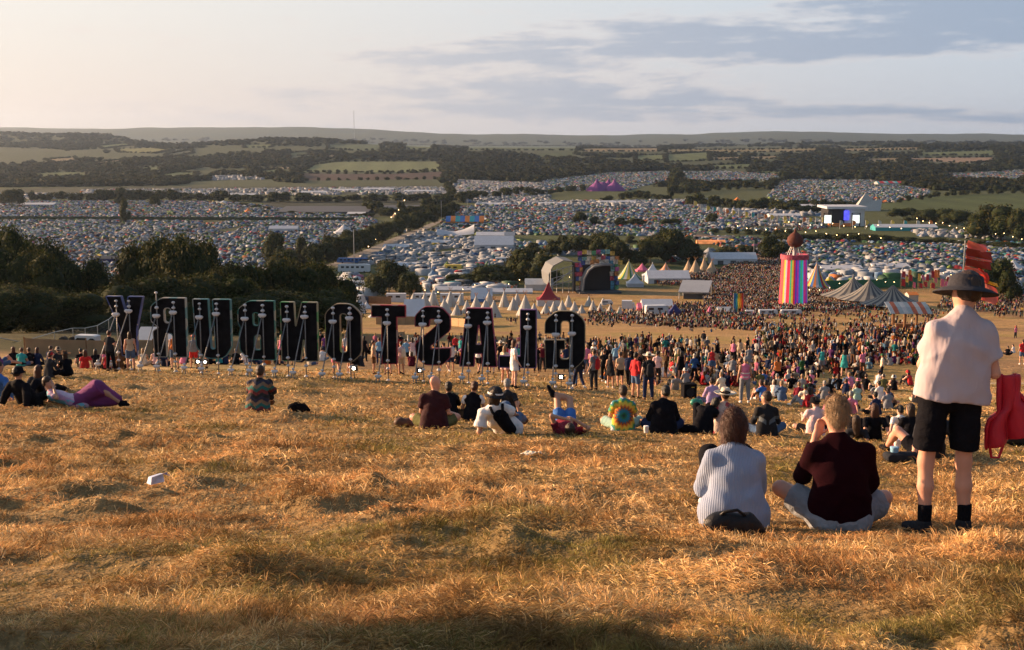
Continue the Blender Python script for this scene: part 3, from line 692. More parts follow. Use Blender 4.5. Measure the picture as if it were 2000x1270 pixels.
def bottom_prims(j, b=1., leg=.75, loose=.014, waist=.06, kk=.045):
    P = [rc(j['hiL'], j['hiR'], .102 * b + loose * .7, k=.05), rc(j['pel'], j['pel'] + unit(j['che'] - j['pel']) * waist, .118 * b, k=.05, sq=((0, 1, 0), .8))]
    for s in 'LR':
        hi, kn, an = j['hi' + s], j['kn' + s], j['an' + s]
        if leg <= 1: P += [rc(hi, hi + (kn - hi) * leg, .090 * b + loose, .072 * b + loose * 1.8, k=kk, flat=1)]
        else: P += [rc(hi, kn, .088 * b + loose, .062 * b + loose, k=.045), rc(kn, kn + (an - kn) * (leg - 1), .062 * b + loose, .048 * b + loose, k=.03, flat=1)]
    return P
def skirt_prims(j, b=1., leg=.5, loose=.03):
    P = [rc(j['pel'], (j['hiL'] + j['hiR']) / 2, .12 * b, .13 * b, k=.05)]
    for s in 'LR': P += [rc(j['hi' + s], j['hi' + s] + (j['kn' + s] - j['hi' + s]) * leg, .10 * b + loose * .3, .105 * b + loose, k=.12, flat=1)]
    return P
def shoe_prims(j, sides='LR'):
    P = []
    for s in sides:
        t = j.get('to' + s)
        if t is None: t = j['an' + s] + unit((j['an' + s] - j['hi' + s]) * V3(1, 1, 0) + V3(0, .25, 0)) * .15 + V3(0, 0, -.045)
        P += [rc(j['an' + s] - V3(0, 0, .03), t, .044, .034, k=.03), rc(j['an' + s] + V3(0, 0, .01), j['an' + s] - V3(0, 0, .04), .046, .042, k=.03)]
    return P
def hframe(j):
    h, f = j['hea'], unit(j['f']); up = unit(h - j['nec'] + V3(0, 0, .12)); up = unit(up - f * (up @ f) * .6)
    return h, f, up, np.cross(f, up)
def hair_prims(j, style='short'):
    h, f, up, s = hframe(j)
    P = [rc(h + up * .045 - f * .022, h + up * .005 - f * .035, .100, .092, k=.03, sq=(s, .88))]
    if style == 'long':
        b = h - up * .27 - f * .085
        P += [rc(h - f * .04, h - up * .12 - f * .06, .088, .085, k=.04, sq=(f, .7)), rc(h - up * .10 - f * .06, b, .088, .06, k=.04, sq=(f, .5))]
    elif style == 'bob': P += [rc(h - f * .03 - s * .03, h - f * .03 - up * .11 - s * .035, .075, .055, k=.04), rc(h - f * .03 + s * .03, h - f * .03 - up * .11 + s * .035, .075, .055, k=.04)]
    elif style == 'bun': P += [rc(h - f * .07 + up * .10, h - f * .07 + up * .101, .05, k=.02)]
    elif style == 'pony': P += [rc(h - f * .12 + up * .02, h - f * .15 - up * .16, .035, .018, k=.02)]
    cuts = [('ball', h + f * .155 - up * .035, .135, (1, 1, 1))]
    if style in ('short', 'bun', 'pony'): cuts.append(('plane', h - up * .06 - f * .05, -up + f * .25))
    return P, cuts
def hair_mesh(j, style, m, res): 
    P, c = hair_prims(j, style); nz_ = (lambda x, y, z: .0022 * np.sin(x * 210 + 3 * np.sin(y * 60 + z * 9)) + .002 * np.sin(y * 170 + x * 60 + z * 14)) if res < .013 else None
    if res > .0105: return solid('hair', P, m, res, c, nz_, it=0 if res < .013 else 1)
    D, lo = field(P, res, c, nz_); V, Q = nets(D, lo, res); V = smooth(V, Q, 1); h, f, up, s_ = hframe(j); r = np.random.default_rng(4)
    k = r.integers(0, len(V), 5200); p = V[k]; nrm = p - (h - f * .02); nrm[:, :] -= np.outer((p - h) @ up < -.06, up) * ((p - h) @ up)[:, None]; nrm /= np.linalg.norm(nrm, axis=1)[:, None]
    top_ = h + up * .11 - f * .01; fl = p - top_; fl -= nrm * (fl * nrm).sum(1)[:, None]; fl /= np.linalg.norm(fl, axis=1)[:, None] + .05
    d = fl + nrm * r.uniform(.05, .38, (len(k), 1)) + r.normal(0, .22, p.shape); d /= np.linalg.norm(d, axis=1)[:, None]; L_ = r.uniform(.015, .045 if style == 'short' else .06, (len(k), 1))
    w_ = np.cross(d, nrm); w_ /= np.linalg.norm(w_, axis=1)[:, None] + 1e-6; w_ *= .0011; o = len(V); n = len(k)
    V2 = np.stack([p - w_ - nrm * .004, p + w_ - nrm * .004, p + d * L_ + w_ * .3, p + d * L_ - w_ * .3], 1).reshape(-1, 3)
    return np_mesh('hair', np.concatenate([V, V2]), np.concatenate([Q, np.arange(n * 4).reshape(-1, 4) + o]), [m], True)
def frame_M(j, d=0.):
    h, f, up, s = hframe(j); M = Matrix.Identity(4)
    for i, v in enumerate((s, f, up)):
        for k in range(3): M[k][i] = v[k]
    for k in range(3): M[k][3] = h[k] + up[k] * d
    return M
def hat_mb(j, style):
    mb = MB(); M = frame_M(j, .035)
    if style == 'bucket':
        mb.lathe([(.001, .095), (.06, .092), (.095, .075), (.108, .03), (.113, 0), (.150, -.035), (.152, -.04), (.110, -.004), (.10, .0)], 20, M=M)
    elif style == 'wide':   # straw hat
        mb.lathe([(.001, .105), (.04, .12), (.075, .118), (.092, .09), (.106, .03), (.108, .005), (.15, -.008), (.21, .004), (.24, .022), (.243, .018), (.21, -.003), (.15, -.014), (.10, 0)], 28, sx=.95, sy=1.05, M=M)
    elif style == 'cap':
        mb.lathe([(.001, .095), (.05, .09), (.09, .065), (.105, .02), (.108, -.01), (.10, -.01)], 18, M=M)
        P = [[M @ Vector((x, y, z)) for x, y, z in [(-.085 + .17 * t, .08 + k * (.10 * math.sin(math.pi * t) ** .6 + .0), -.004 - k * .018 - .01 * (2 * t - 1) ** 2) for t in [i / 8 for i in range(9)]]] for k in (0, .5, 1)]
        mb.grid(P); mb.grid([[p + Vector((0, 0, -.006)) for p in r] for r in P[::-1]])
    elif style == 'beanie':
        mb.lathe([(.001, .12), (.04, .115), (.08, .09), (.104, .04), (.108, -.01), (.112, -.035), (.104, -.04)], 18, M=M)
    return mb
def eye_mi(j):
    h, f, up, s = hframe(j)
    def fn(C):
        m = np.zeros(len(C), int)
        for sg in (-1, 1):
            e = h + f * .083 + up * .012 + s * sg * .033
            d = C - e; dd = np.abs(d @ s) / .015, np.abs(d @ up) / .008
            on = (dd[0] ** 2 + dd[1] ** 2 < 1) & ((C - h) @ f > .03); m[on] = 1
            m[on & (np.abs(d @ s) < .006)] = 2
        l = C - (h + f * .09 - up * .055); m[(np.abs(l @ s) < .024) & (np.abs(l @ up) < .008) & ((C - h) @ f > .05)] = 3
        return m
    return fn
# ---------------------------------------------------------------- reusable clothed figures for the crowd
MESHC = {}
def base_meshes(pose, res):
    key = (pose, res)
    if key in MESHC: return MESHC[key]
    j = POSES[pose]; r = res
    d = dict(body=solid('body', body_prims(j, fine=res < .016), SKIN['fair'], r),
        tee=solid('shirt', top_prims(j), cloth('grey'), r, hemcut(j)), longsleeve=solid('shirt', top_prims(j, sleeve=1.9), cloth('grey'), r, hemcut(j) if pose[:3] != 'sit' else ()), vest=solid('shirt', top_prims(j, sleeve=0, loose=.008), cloth('grey'), r, hemcut(j, .04)),
        shorts=solid('shorts', bottom_prims(j, leg=.78), cloth('grey'), r), trousers=solid('trousers', bottom_prims(j, leg=1.88), cloth('grey'), r), skirt=solid('skirt', skirt_prims(j, leg=.62), cloth('grey'), r),
        shoe0=solid('shoe', shoe_prims(j, 'L'), cloth('grey'), r), shoe1=solid('shoe', shoe_prims(j, 'R'), cloth('grey'), r))
    for s in ('short', 'long', 'bun'): d[s] = hair_mesh(j, s, HAIR['brown'], r)
    for s in ('bucket', 'wide', 'cap'): d[s] = hat_mb(j, s).mesh('hat', [cloth('grey')], True)
    MESHC[key] = d
    return d
def swap(o, m):
    o.material_slots[0].link = 'OBJECT'; o.material_slots[0].material = m
def crowd_person(pose, loc, rz, top='tee', topc='white', bot='shorts', botc='denim', hair='short', hairc='brown', hat=None, hatc='black', skinc='fair', shoec='black', sc=1., res=.02):
    d = base_meshes(pose, res)
    b = link('person', d['body'], None, loc, rz, sc); swap(b, SKIN[skinc])
    def ch(n, k, m): c = link(n, d[k], b); swap(c, m)
    ch('shirt' if top != 'vest' else 'vest', top, cloth(topc)); ch(bot, bot, cloth(botc))
    if hair: ch('hair', hair, HAIR[hairc])
    if hat: ch('hat', hat, cloth(hatc))
    ch('shoe', 'shoe0', cloth(shoec)); ch('shoe', 'shoe1', cloth(shoec))
    return b
# ================================================================ THE BIG LETTERS, seen from behind
def rounded(poly, w, h, seg=6):
    pts = []; n = len(poly); P = [np.array([p[0] * w, p[1] * h]) for p in poly]
    for i in range(n):
        r = (poly[i][2] if len(poly[i]) > 2 else .018) * w; p = P[i]; a = P[i - 1]; b = P[(i + 1) % n]
        u1 = (a - p); u2 = (b - p); l1, l2 = np.linalg.norm(u1), np.linalg.norm(u2); u1 /= l1; u2 /= l2
        c = np.clip(u1 @ u2, -1, 1); ang = math.acos(c); t = min(r / max(math.tan(ang / 2), .05), l1 * .49, l2 * .49)
        A, B = p + u1 * t, p + u2 * t
        for k in range(seg + 1):
            q = k / seg; pts.append((1 - q) ** 2 * A + 2 * q * (1 - q) * p + q * q * B)
    out_ = [pts[0]]
    for q in pts[1:]:
        if np.linalg.norm(q - out_[-1]) > .004: out_.append(q)
    if np.linalg.norm(out_[0] - out_[-1]) < .004: out_.pop()
    return out_
LET = {
 'Y': ([[(0, 1), (.41, 1), (.53, .72), (.6, 1), (1, 1), (.80, .45), (.78, 0), (.38, 0), (.34, .47)]], (.30, .64), (.15, .40)),
 'R': ([[(1, 1), (.3, 1, .3), (0, .86, .2), (0, .60, .12), (.21, .50), (.04, .44, .12), (.07, .0), (.41, .0), (.41, .40, .09), (.60, .40, .09), (.60, 0), (1, 0)], [(.38, .58, .1), (.38, .83, .1), (.58, .83, .1), (.58, .58, .1)]], (.20, .68), (.1, .5)),
 'U': ([[(0, 1), (.41, 1), (.45, .16, .07), (.57, .16, .07), (.53, 1), (1, 1), (1, .2, .2), (.8, 0, .3), (.28, 0, .3), (.06, .2, .2)]], (.20, .65), (.0, .5)),
 'B': ([[(1, 1), (.3, 1, .32), (0, .86, .2), (0, .62, .12), (.07, .54), (.02, .44, .1), (.03, .16, .2), (.26, 0, .3), (1, 0)], [(.41, .58, .1), (.41, .80, .1), (.57, .80, .1), (.57, .58, .1)], [(.42, .17, .04), (.44, .42, .09), (.60, .42, .04), (.60, .17, .04)]], (.22, .70), (.1, .5)),
 'N': ([[(0, 1), (.37, 1), (.40, .56), (.58, 1), (1, 1), (1, 0), (.68, 0), (.62, .41), (.52, 0), (0, 0)]], (.19, .68), (.1, .5)),
 'O': ([[(0, .84, .3), (.28, 1, .35), (.72, 1, .35), (1, .84, .3), (1, .16, .3), (.72, 0, .35), (.28, 0, .35), (0, .16, .3)], [(.41, .17, .1), (.41, .83, .1), (.60, .83, .1), (.60, .17, .1)]], (.24, .70), (.1, .5)),
 'T': ([[(0, 1), (1, 1), (1, .8), (.74, .8), (.74, 0), (.29, 0), (.29, .8), (0, .8)]], (.48,), (.2,)),
 'S': ([[(0, .66), (0, .84, .25), (.25, 1, .3), (.75, 1, .3), (1, .84, .25), (1, .60, .2), (.72, .46, .1), (.44, .33), (.44, .28), (1, .30), (1, .14, .2), (.75, 0, .25), (.26, 0, .25), (.03, .14, .2), (.0, .36, .15), (.26, .50, .1), (.60, .68), (.60, .79, .07), (.42, .79, .07), (.40, .66)]], (.24, .68), (.1, .5)),
 'A': ([[(.2, 1), (.86, 1), (1, 0), (.60, 0), (.60, .22), (.41, .22), (.39, 0), (0, 0)], [(.52, .76), (.585, .38), (.45, .38)]], (.25, .76), (.1, .5)),
 'L': ([[(.57, 1), (1, 1), (1, 0), (0, 0), (0, .2), (.57, .2)]], (.78,), (.2,)),
 'G': ([[(0, .61), (0, .84, .3), (.28, 1, .35), (.72, 1, .35), (1, .84, .3), (1, .18, .3), (.74, 0, .3), (.02, 0), (.0, .5), (.5, .5), (.5, .34), (.38, .34), (.38, .17, .09), (.61, .17, .09), (.61, .83, .09), (.40, .83, .09), (.40, .61)]], (.28, .68), (.1, .5)),
}
def curve_mesh(polys, ext):
    cu = bpy.data.curves.new('tmp', 'CURVE'); cu.dimensions = '2D'; cu.fill_mode = 'BOTH'; cu.extrude = ext
    for p in polys:
        sp = cu.splines.new('POLY'); sp.points.add(len(p) - 1); sp.use_cyclic_u = True
        for i, q in enumerate(p): sp.points[i].co = (q[0], q[1], 0, 1)
    o = bpy.data.objects.new('tmp', cu); me = bpy.data.meshes.new_from_object(o)
    bpy.data.objects.remove(o); bpy.data.curves.remove(cu)
    me.transform(Matrix.Rotation(R(90), 4, 'X'))
    return me
m_black = mat('letter_back_board', (.010, .010, .012), .85, .6, 3, bump=.2, bscale=8, spec=.05)
m_pole = mat('scaffold_tube', (.20, .20, .20), .5, .3, 12, metal=.3)
m_wrap = mat('white_clamp_wrap', (.58, .58, .60), .6, .1, 20, bump=.5, bscale=60)
def trim_mat(name, cols):
    m = bpy.data.materials.new(name); m.use_nodes = True; nt = m.node_tree; b = nt.nodes['Principled BSDF']; b.inputs['Roughness'].default_value = .6
    tc = nt.nodes.new('ShaderNodeTexCoord'); v = nt.nodes.new('ShaderNodeTexVoronoi'); v.inputs['Scale'].default_value = 2.3; v.inputs['Randomness'].default_value = 1
    sp = nt.nodes.new('ShaderNodeSeparateColor'); r = nt.nodes.new('ShaderNodeValToRGB'); r.color_ramp.interpolation = 'CONSTANT'
    while len(r.color_ramp.elements) < len(cols): r.color_ramp.elements.new(.5)
    for i, c in enumerate(cols): r.color_ramp.elements[i].position = i / len(cols); r.color_ramp.elements[i].color = (c[0] * .75, c[1] * .75, c[2] * .75, 1)
    nt.links.new(tc.outputs['Object'], v.inputs['Vector']); nt.links.new(v.outputs['Color'], sp.inputs[0]); nt.links.new(sp.outputs[0], r.inputs[0]); nt.links.new(r.outputs[0], b.inputs['Base Color'])
    return m
TR = {'Y': [(.05, .08, .25), (.06, .10, .33), (.45, .42, .44)], 'R': [(.42, .40, .36), (.10, .25, .27), (.45, .44, .42)], 'U': [(.05, .22, .24), (.30, .36, .36), (.05, .17, .26)], 'B': [(.03, .20, .17), (.36, .36, .30), (.03, .14, .15)],
 'N': [(.36, .33, .22), (.07, .30, .10), (.40, .38, .28)], 'O': [(.33, .25, .15), (.36, .30, .20), (.30, .38, .08)], 'T': [(.42, .03, .05), (.40, .30, .25), (.46, .04, .06)], 'S': [(.33, .03, .06), (.38, .10, .12), (.26, .03, .05)],
 'A': [(.40, .05, .13), (.32, .05, .12), (.36, .22, .25)], 'L': [(.22, .10, .28), (.30, .18, .32), (.14, .08, .24)], 'G': [(.28, .22, .12), (.38, .33, .22), (.24, .17, .10)]}
clamp_b = MB(); clamp_b.lathe([(.001, .07), (.05, .065), (.085, .03), (.10, 0), (.08, -.04), (.03, -.065), (.001, -.07)], 9); clamp_me = clamp_b.mesh('clamp', [m_wrap], True)
kn = [(-.09, .02), (-.04, -.03), (0, .03), (.05, -.02), (.1, .02)]
wide_b = MB()
for x, z in kn: wide_b.ellipsoid((x, 0, z), (.065, .06, .06), 8, 5)
wide_me = solid('clamp', [rc((x, 0, z), (x + .01, 0, z), .062, k=.04) for x, z in kn], m_wrap, .02)
def tube_obj(name, a, b, r, m, parent):
    mb = MB(); mb.tube([a, b], r, 8); return obj(name, mb, m, parent, smooth=True)
SIGN = [('Y', 214, 286), ('R', 300, 368), ('U', 382, 455), ('B', 469, 540), ('N', 552, 623), ('O', 638, 708), ('T', 728, 794), ('S', 812, 881), ('A', 898, 971), ('L', 975, 1047.5), ('G', 1064, 1142)]
def sign_Y(px): return 56.4 - (px - 214) / 928 * 2.0
HASLAMP = {}
for k, (ch, x0, x1) in enumerate(SIGN):
    pa = onground(x0, sign_Y(x0)); pb = onground(x1, sign_Y(x1))
    top = at(x0, 578.5 + (x0 - 214) / 928 * 31, pa[1]); bot = at(x0, 694 + (x0 - 214) / 928 * 28.5, pa[1])
    wd = float(np.linalg.norm((pb - pa)[:2])); ht = float(top[2] - bot[2])
    rz = math.atan2(pb[1] - pa[1], pb[0] - pa[0])
    root = thing('letter_%s' % ch.lower() if False else 'giant_letter', {'Y': 'dark blue edged giant letter Y, reversed sign seen from behind', 'R': 'giant reversed letter R with grey and teal edging', 'U': 'giant letter U with teal edging between R and B',
        'B': 'giant reversed letter B with green edging beside the U', 'N': 'giant reversed letter N edged in green and straw colours', 'O': 'giant letter O with round brown edging', 'T': 'giant letter T edged in bright red, one brace pole',
        'S': 'giant reversed letter S edged in dark red, reads like a 2', 'A': 'giant letter A with magenta red edging and small triangle hole', 'L': 'giant reversed letter L with purple edging, mostly a plain upright bar', 'G': 'giant reversed letter G with bronze edging, last of the sign'}[ch],
        'sign letter', (pa[0], pa[1], bot[2]), rz, 'giant letters on poles spelling the reversed festival name')
    polys, ups, offs = LET[ch]
    P2 = [rounded(p, wd, ht) for p in polys]
    me = curve_mesh(P2, .055); me.name = 'board'; me.materials.append(m_black); link('board', me, root)
    # trim: band wrapped round every outline, standing proud of the board
    tb = MB()
    for p in P2:
        n = len(p); rows = []
        ar = sum(p[i][0] * p[(i + 1) % n][1] - p[(i + 1) % n][0] * p[i][1] for i in range(n)); sg = 1 if ar > 0 else -1
        if p is not P2[0]: sg = sg
        nrm = []
        for i in range(n):
            t = p[(i + 1) % n] - p[i - 1]; t = t / (np.linalg.norm(t) + 1e-9); nrm.append(np.array([t[1], -t[0]]) * sg * (1 if p is P2[0] else -1))
        for (off, y) in ((.012, -.085), (.012, .13), (-.022, .13), (-.022, -.085), (.012, -.085)):
            rows.append([(q[0] + m_[0] * off, y, q[1] + m_[1] * off) for q, m_ in zip(p, nrm)])
        tb.grid(rows, closed=True)
    obj('edge_trim', tb, trim_mat('edge_paint_' + ch, TR[ch]), root)
    Mi = Matrix.Rotation(-rz, 3, 'Z')
    for ui, uf in enumerate(ups):
        xl = uf * wd; W = Vector((pa[0], pa[1], bot[2])) + Matrix.Rotation(rz, 3, 'Z') @ Vector((xl, -.16, 0))
        gz = H1(W.x, W.y) - bot[2]
        ztop = ht * (.93 if not (ch == 'R' and ui == 0) else 1.09)
        up = tube_obj('upright_pole', (xl, -.155, gz - .15), (xl, -.155, ztop), .026, m_pole, root)
        zb = ht * [.70, .76][ui % 2] if ch not in 'GL' else ht * [.60, .62][ui % 2] if ch == 'G' else ht * .70
        for zz, sc in ((ztop, .8), (ht * .84, .9), (ht * .06, .85), (-.19, .95), (gz + .03, .9)):
            link('clamp', clamp_me, up, (xl, -.17, zz), 0, sc * random.uniform(.85, 1.15))
        bx, by = (-.21, -2.18 + random.uniform(-.1, .1)); d = Mi @ Vector((bx, by, 0))
        A = Vector((xl + d.x, -.2 + d.y, 0)); Wf = Vector((pa[0], pa[1], 0)) + Matrix.Rotation(rz, 3, 'Z') @ A
        gf = H1(Wf.x, Wf.y) - bot[2]
        br = tube_obj('brace_pole', (xl - .03, -.21, zb), (A.x, A.y, gf + .22), .026, m_pole, root)
        link('clamp', wide_me, br, (xl - .02, -.24, zb), 0, 1.15); link('clamp', wide_me, br, (A.x, A.y, gf + .27), 0, .95); link('clamp', clamp_me, br, (A.x + .02, A.y, gf + .42), 0, .7)
        st = MB()
        for sx_ in (-.10, .10): st.tube([(A.x + sx_ * .35, A.y, gf + .25), (A.x + sx_, A.y - .05, gf - .1)], .022, 6)
        obj('ground_stake', st, m_pole, br, smooth=True)
# floodlights standing among the letters
m_lampbody = mat('lamp_housing', (.02, .02, .022), .5, 0); m_lens = mat('lamp_lens_lit', (1., .82, .58), .3, 0, emit=7)
for i, (px, py, lab, rr) in enumerate([(388, 711, 'small round floodlight shining under the left of letter U', .06), (402, 711, 'floodlight glowing under the middle of letter U', .055), (692, 716, 'bright floodlight glowing under the right side of letter O', .075), (820, 722, 'floodlight half hidden at the foot of letter S', .05), (1096, 742, 'wide floodlight on a low stand below letter G', .07)]):
    p = onground(px, sign_Y(px) + .9)
    t = thing('floodlight', lab, 'floodlight', p, R(random.uniform(-12, 12)), 'floodlights lighting the giant letters')
    z = .48; b = MB(); b.box(-.14, -.06, z - .12, .14, .08, z + .12); b.box(-.05, .08, z - .06, .05, .13, z + .06); obj('housing', b, m_lampbody, t)
    b = MB(); b.lathe([(.001, 0), (rr, 0), (rr, .012), (.001, .014)], 14, M=Matrix.Translation((0, -.062, z)) @ Matrix.Rotation(R(90), 4, 'X')); obj('lens', b, m_lens, t)
    b = MB(); b.tube([(-.17, 0, z), (-.17, 0, z - .2), (.17, 0, z - .2), (.17, 0, z)], .012, 6); b.tube([(0, 0, z - .2), (0, 0, 0)], .02, 6); b.tube([(-.2, 0, .02), (.2, 0, .02)], .02, 6); b.tube([(0, -.2, .02), (0, .2, .02)], .02, 6); obj('stand', b, m_lampbody, t)
# ================================================================ THE PEOPLE IN FRONT, one by one
def wrinkle(a=.004, f=28, seed=0):
    def fn(x, y, z):
        rg = (1 - np.abs(np.sin(f * .42 * (x + .75 * z) + 2.2 * np.sin(7 * z + seed) + seed))) ** 4 + (1 - np.abs(np.sin(f * .36 * (x - .9 * z) + 2 * np.sin(6 * x + 2 * seed)))) ** 4
        return -a * .9 * rg + .75 * a * (np.sin(f * (x + .35 * z) + 4 * np.sin(9 * z + seed)) * np.sin(f * .45 * z + 5 * x + seed) + .6 * np.sin(f * 1.9 * z + 7 * np.sin(6 * x + seed) + 3 * y))
    return fn
def pj(pose, **k):
    j = {a: v.copy() for a, v in POSES[pose].items()}
    for a, v in k.items(): j[a] = np.array(v, float)
    return j
def person(label, j, px, py, rz=0., sc=1., sk='fair', top=None, bot=None, hair=('short', 'brown'), hat=None, shoes='black', res=.016, b=1., loc=None, sink=.03, bodyk={}, extra=None):
    loc = hit(px, py) if loc is None else loc
    loc = np.array([loc[0], loc[1], H1(loc[0], loc[1]) - sink])
    body = solid('person', body_prims(j, b=b, **bodyk), [SKIN[sk], EYE, PUP, LIP], res, mifun=eye_mi(j))
    o = link('person', body, None, loc, R(rz), sc); tag(o, label, 'person')
    if top:
        n, m, kw = top; nz_ = kw.pop('noise', wrinkle()); ct = kw.pop('cuts', None); ct = hemcut(j, kw.pop('hemd', .07)) if ct is None else ct; ex = kw.pop('ex', [])
        cf = kw.pop('colfun', None)
        link(n, solid(n, top_prims(j, b=b, **kw) + ex, m, res, ct, nz_, colfun=cf), o)
    if bot:
        n, m, kw = bot; fn = skirt_prims if n == 'skirt' else bottom_prims; ex = kw.pop('ex', [])
        link(n, solid(n, fn(j, b=b, **kw) + ex, m, res, (), wrinkle(.0035, 34, 2)), o)
    if hair: link('hair', hair_mesh(j, hair[0], HAIR[hair[1]], .012 if len(hair) > 2 else min(res, .012)), o)
    if hat: link('hat', hat_mb(j, hat[0]).mesh('hat', [hat[1]], True), o)
    if shoes:
        for s in 'LR': link('shoe', solid('shoe', shoe_prims(j, s), cloth(shoes), res), o)
    if extra: extra(o, j)
    return o
# knitted sweaters
def knit(name, col, scale, dist):
    m = mat(name, col, rough=.95, var=.12, scale=5, sheen=.25 if col[1] > .1 else 0, spec=.05); nt = m.node_tree; b = [n for n in nt.nodes if n.type == 'BSDF_PRINCIPLED'][0]
    tc = nt.nodes.new('ShaderNodeTexCoord'); wv = nt.nodes.new('ShaderNodeTexWave'); wv.bands_direction = 'X'; wv.inputs['Scale'].default_value = scale; wv.inputs['Distortion'].default_value = .6; wv.inputs['Detail'].default_value = 1
    nz = nt.nodes.new('ShaderNodeTexNoise'); nz.inputs['Scale'].default_value = 160; ad = nt.nodes.new('ShaderNodeMath'); ad.operation = 'MULTIPLY_ADD'; ad.inputs[1].default_value = .5
    bp = nt.nodes.new('ShaderNodeBump'); bp.inputs['Strength'].default_value = .8; bp.inputs['Distance'].default_value = dist
    nt.links.new(tc.outputs['Object'], wv.inputs['Vector']); nt.links.new(tc.outputs['Object'], nz.inputs['Vector']); nt.links.new(nz.outputs[0], ad.inputs[0]); nt.links.new(wv.outputs['Fac'], ad.inputs[2]); nt.links.new(ad.outputs[0], bp.inputs['Height']); nt.links.new(bp.outputs[0], b.inputs['Normal'])
    return m
m_knit = knit('pale_blue_rib_knit', (.25, .30, .42), 27, .004); m_maroon = knit('dark_maroon_knit', (.015, .0025, .005), 60, .0015)
# woman in the pale blue sweater
j = pj('sitting hugging knees', nec=(-.01, .10, .62), hea=(.0, .15, .79), shL=(-.155, .07, .545), shR=(.155, .07, .545), che=(0, .03, .42), elL=(-.205, .20, .30), elR=(.20, .18, .30), wrL=(-.12, .42, .33), wrR=(.10, .42, .30))
def ex_(o, j):
    mb = MB()
    P = [rc((-.02, -.02, .47), (-.02, -.02, .471), .01)]
person('seated woman in pale blue ribbed knit sweater, auburn hair, black bag behind her', j, 1434, 1036, 0, 1.0, 'fair',
    ('sweater', m_knit, dict(sleeve=1.85, loose=.038, noise=wrinkle(.007, 17, 1), cuts=[('plane', (0, 0, .07), (0, 0, -1))], ex=[rc((-.07, -.02, .15), (.07, -.02, .15), .165, k=.1, sq=((0, 1, 0), .85)), rc((-.19, .03, .17), (-.17, .03, .20), .075, k=.06)])),
    ('trousers', cloth('black'), dict(leg=1.85)), ('bob', 'auburn'), None, 'white', .010, 1.0)
# hair falling on her neck and a braid over the right shoulder is part of the bob
# black bag on the grass behind her
def soft_bag(name, label, cat, px, py, size, m, strap=True, rz=0, parts=None):
    p = hit(px, py); t = thing(name, label, cat, (p[0], p[1], H1(p[0], p[1])), R(rz))
    w_, d_, h_ = size
    link('bag_body', solid('bag_body', [rc((-w_ * .30, 0, h_ * .45), (w_ * .15, 0, h_ * .5), h_ * .48, h_ * .42, k=h_ * .4, sq=((0, 1, 0), d_ / h_)), rc((w_ * .1, 0, h_ * .35), (w_ * .42, .02, h_ * .18), h_ * .34, h_ * .16, k=h_ * .3, sq=((0, 1, 0), d_ / h_))], m, max(.012, h_ * .06), (), wrinkle(h_ * .03, 20, 3)), t)
    if strap:
        mb = MB(); mb.tube([(-w_ * .3, -.02, h_ * .8), (-w_ * .2, -.05, h_ * 1.02), (-w_ * .02, -.06, h_ * 1.09), (w_ * .12, -.03, h_ * .85)], .012, 6); obj('strap', mb, m, t, smooth=True)
    return t
soft_bag('handbag', 'slouchy black leather bag on the grass behind the pale blue sweater', 'bag', 1438, 1052, (.44, .15, .20), mat('black_leather', (.010, .010, .012), .5, .2, 12, bump=.4, bscale=25, spec=.25))
# man in the maroon jumper
j = pj('sitting cross-legged', che=(0, .02, .43), nec=(-.015, .06, .655), hea=(-.02, .10, .835), shL=(-.19, .04, .575), shR=(.19, .05, .57), elL=(-.225, .20, .36), elR=(.235, .10, .33), wrL=(-.135, .20, .66), wrR=(.27, .32, .24),
       knL=(-.37, .26, .25), knR=(.40, .28, .17), anL=(.10, .42, .07), anR=(-.12, .36, .07), f=(-.12, 1, -.05))
person('fair haired man in dark maroon jumper and grey shorts sitting cross-legged', j, 1638, 1036, 0, 1.05, 'ruddy',
    ('jumper', m_maroon, dict(sleeve=1.80, loose=.028, noise=wrinkle(.006, 19, 4), cuts=[('plane', (0, 0, .10), (0, .25, -1))], ex=[rc((0, -.01, .17), (0, 0, .36), .165, k=.09, sq=((0, 1, 0), .72))])),
    ('shorts', mat('washed_grey_cotton', (.22, .24, .27), .9, .25, 9, bump=.7, bscale=18, cdist=.03), dict(leg=.72, loose=.022, ex=[rc((-.10, -.05, .08), (.10, -.05, .08), .105, k=.08)])), ('short', 'blond'), None, 'white', .010, .98)
# standing man, white T-shirt, wide bucket hat
j = pj('standing with folded arms', pel=(-.03, 0, .98), che=(.0, .0, 1.28), nec=(.035, .02, 1.475), hea=(.06, .07, 1.625), shL=(-.145, .0, 1.395), shR=(.185, .0, 1.385), elL=(-.19, .10, 1.14), elR=(.245, -.02, 1.10), wrL=(.02, .25, 1.20), wrR=(.24, .22, 1.08),
       hiL=(-.135, 0, .94), hiR=(.07, 0, .94), knL=(-.165, .02, .50), knR=(.085, .02, .50), anL=(-.17, -.02, .09), anR=(.10, .0, .09), toL=(-.25, .10, .035), toR=(.13, .15, .035), f=(-.25, 1, -.18))
m_wt = mat('thin_white_cotton', (.52, .44, .47), .85, .08, 6, bump=.9, bscale=7, cdist=.035, trans=.15, stretch=.35)
def ex_man(o, j):
    for s in 'LR': link('sock', solid('sock', [rc(j['an' + s] + V3(0, 0, .13), j['an' + s] - V3(0, 0, .03), .047, .044, k=.02, flat=2)], cloth('black'), .01), o)
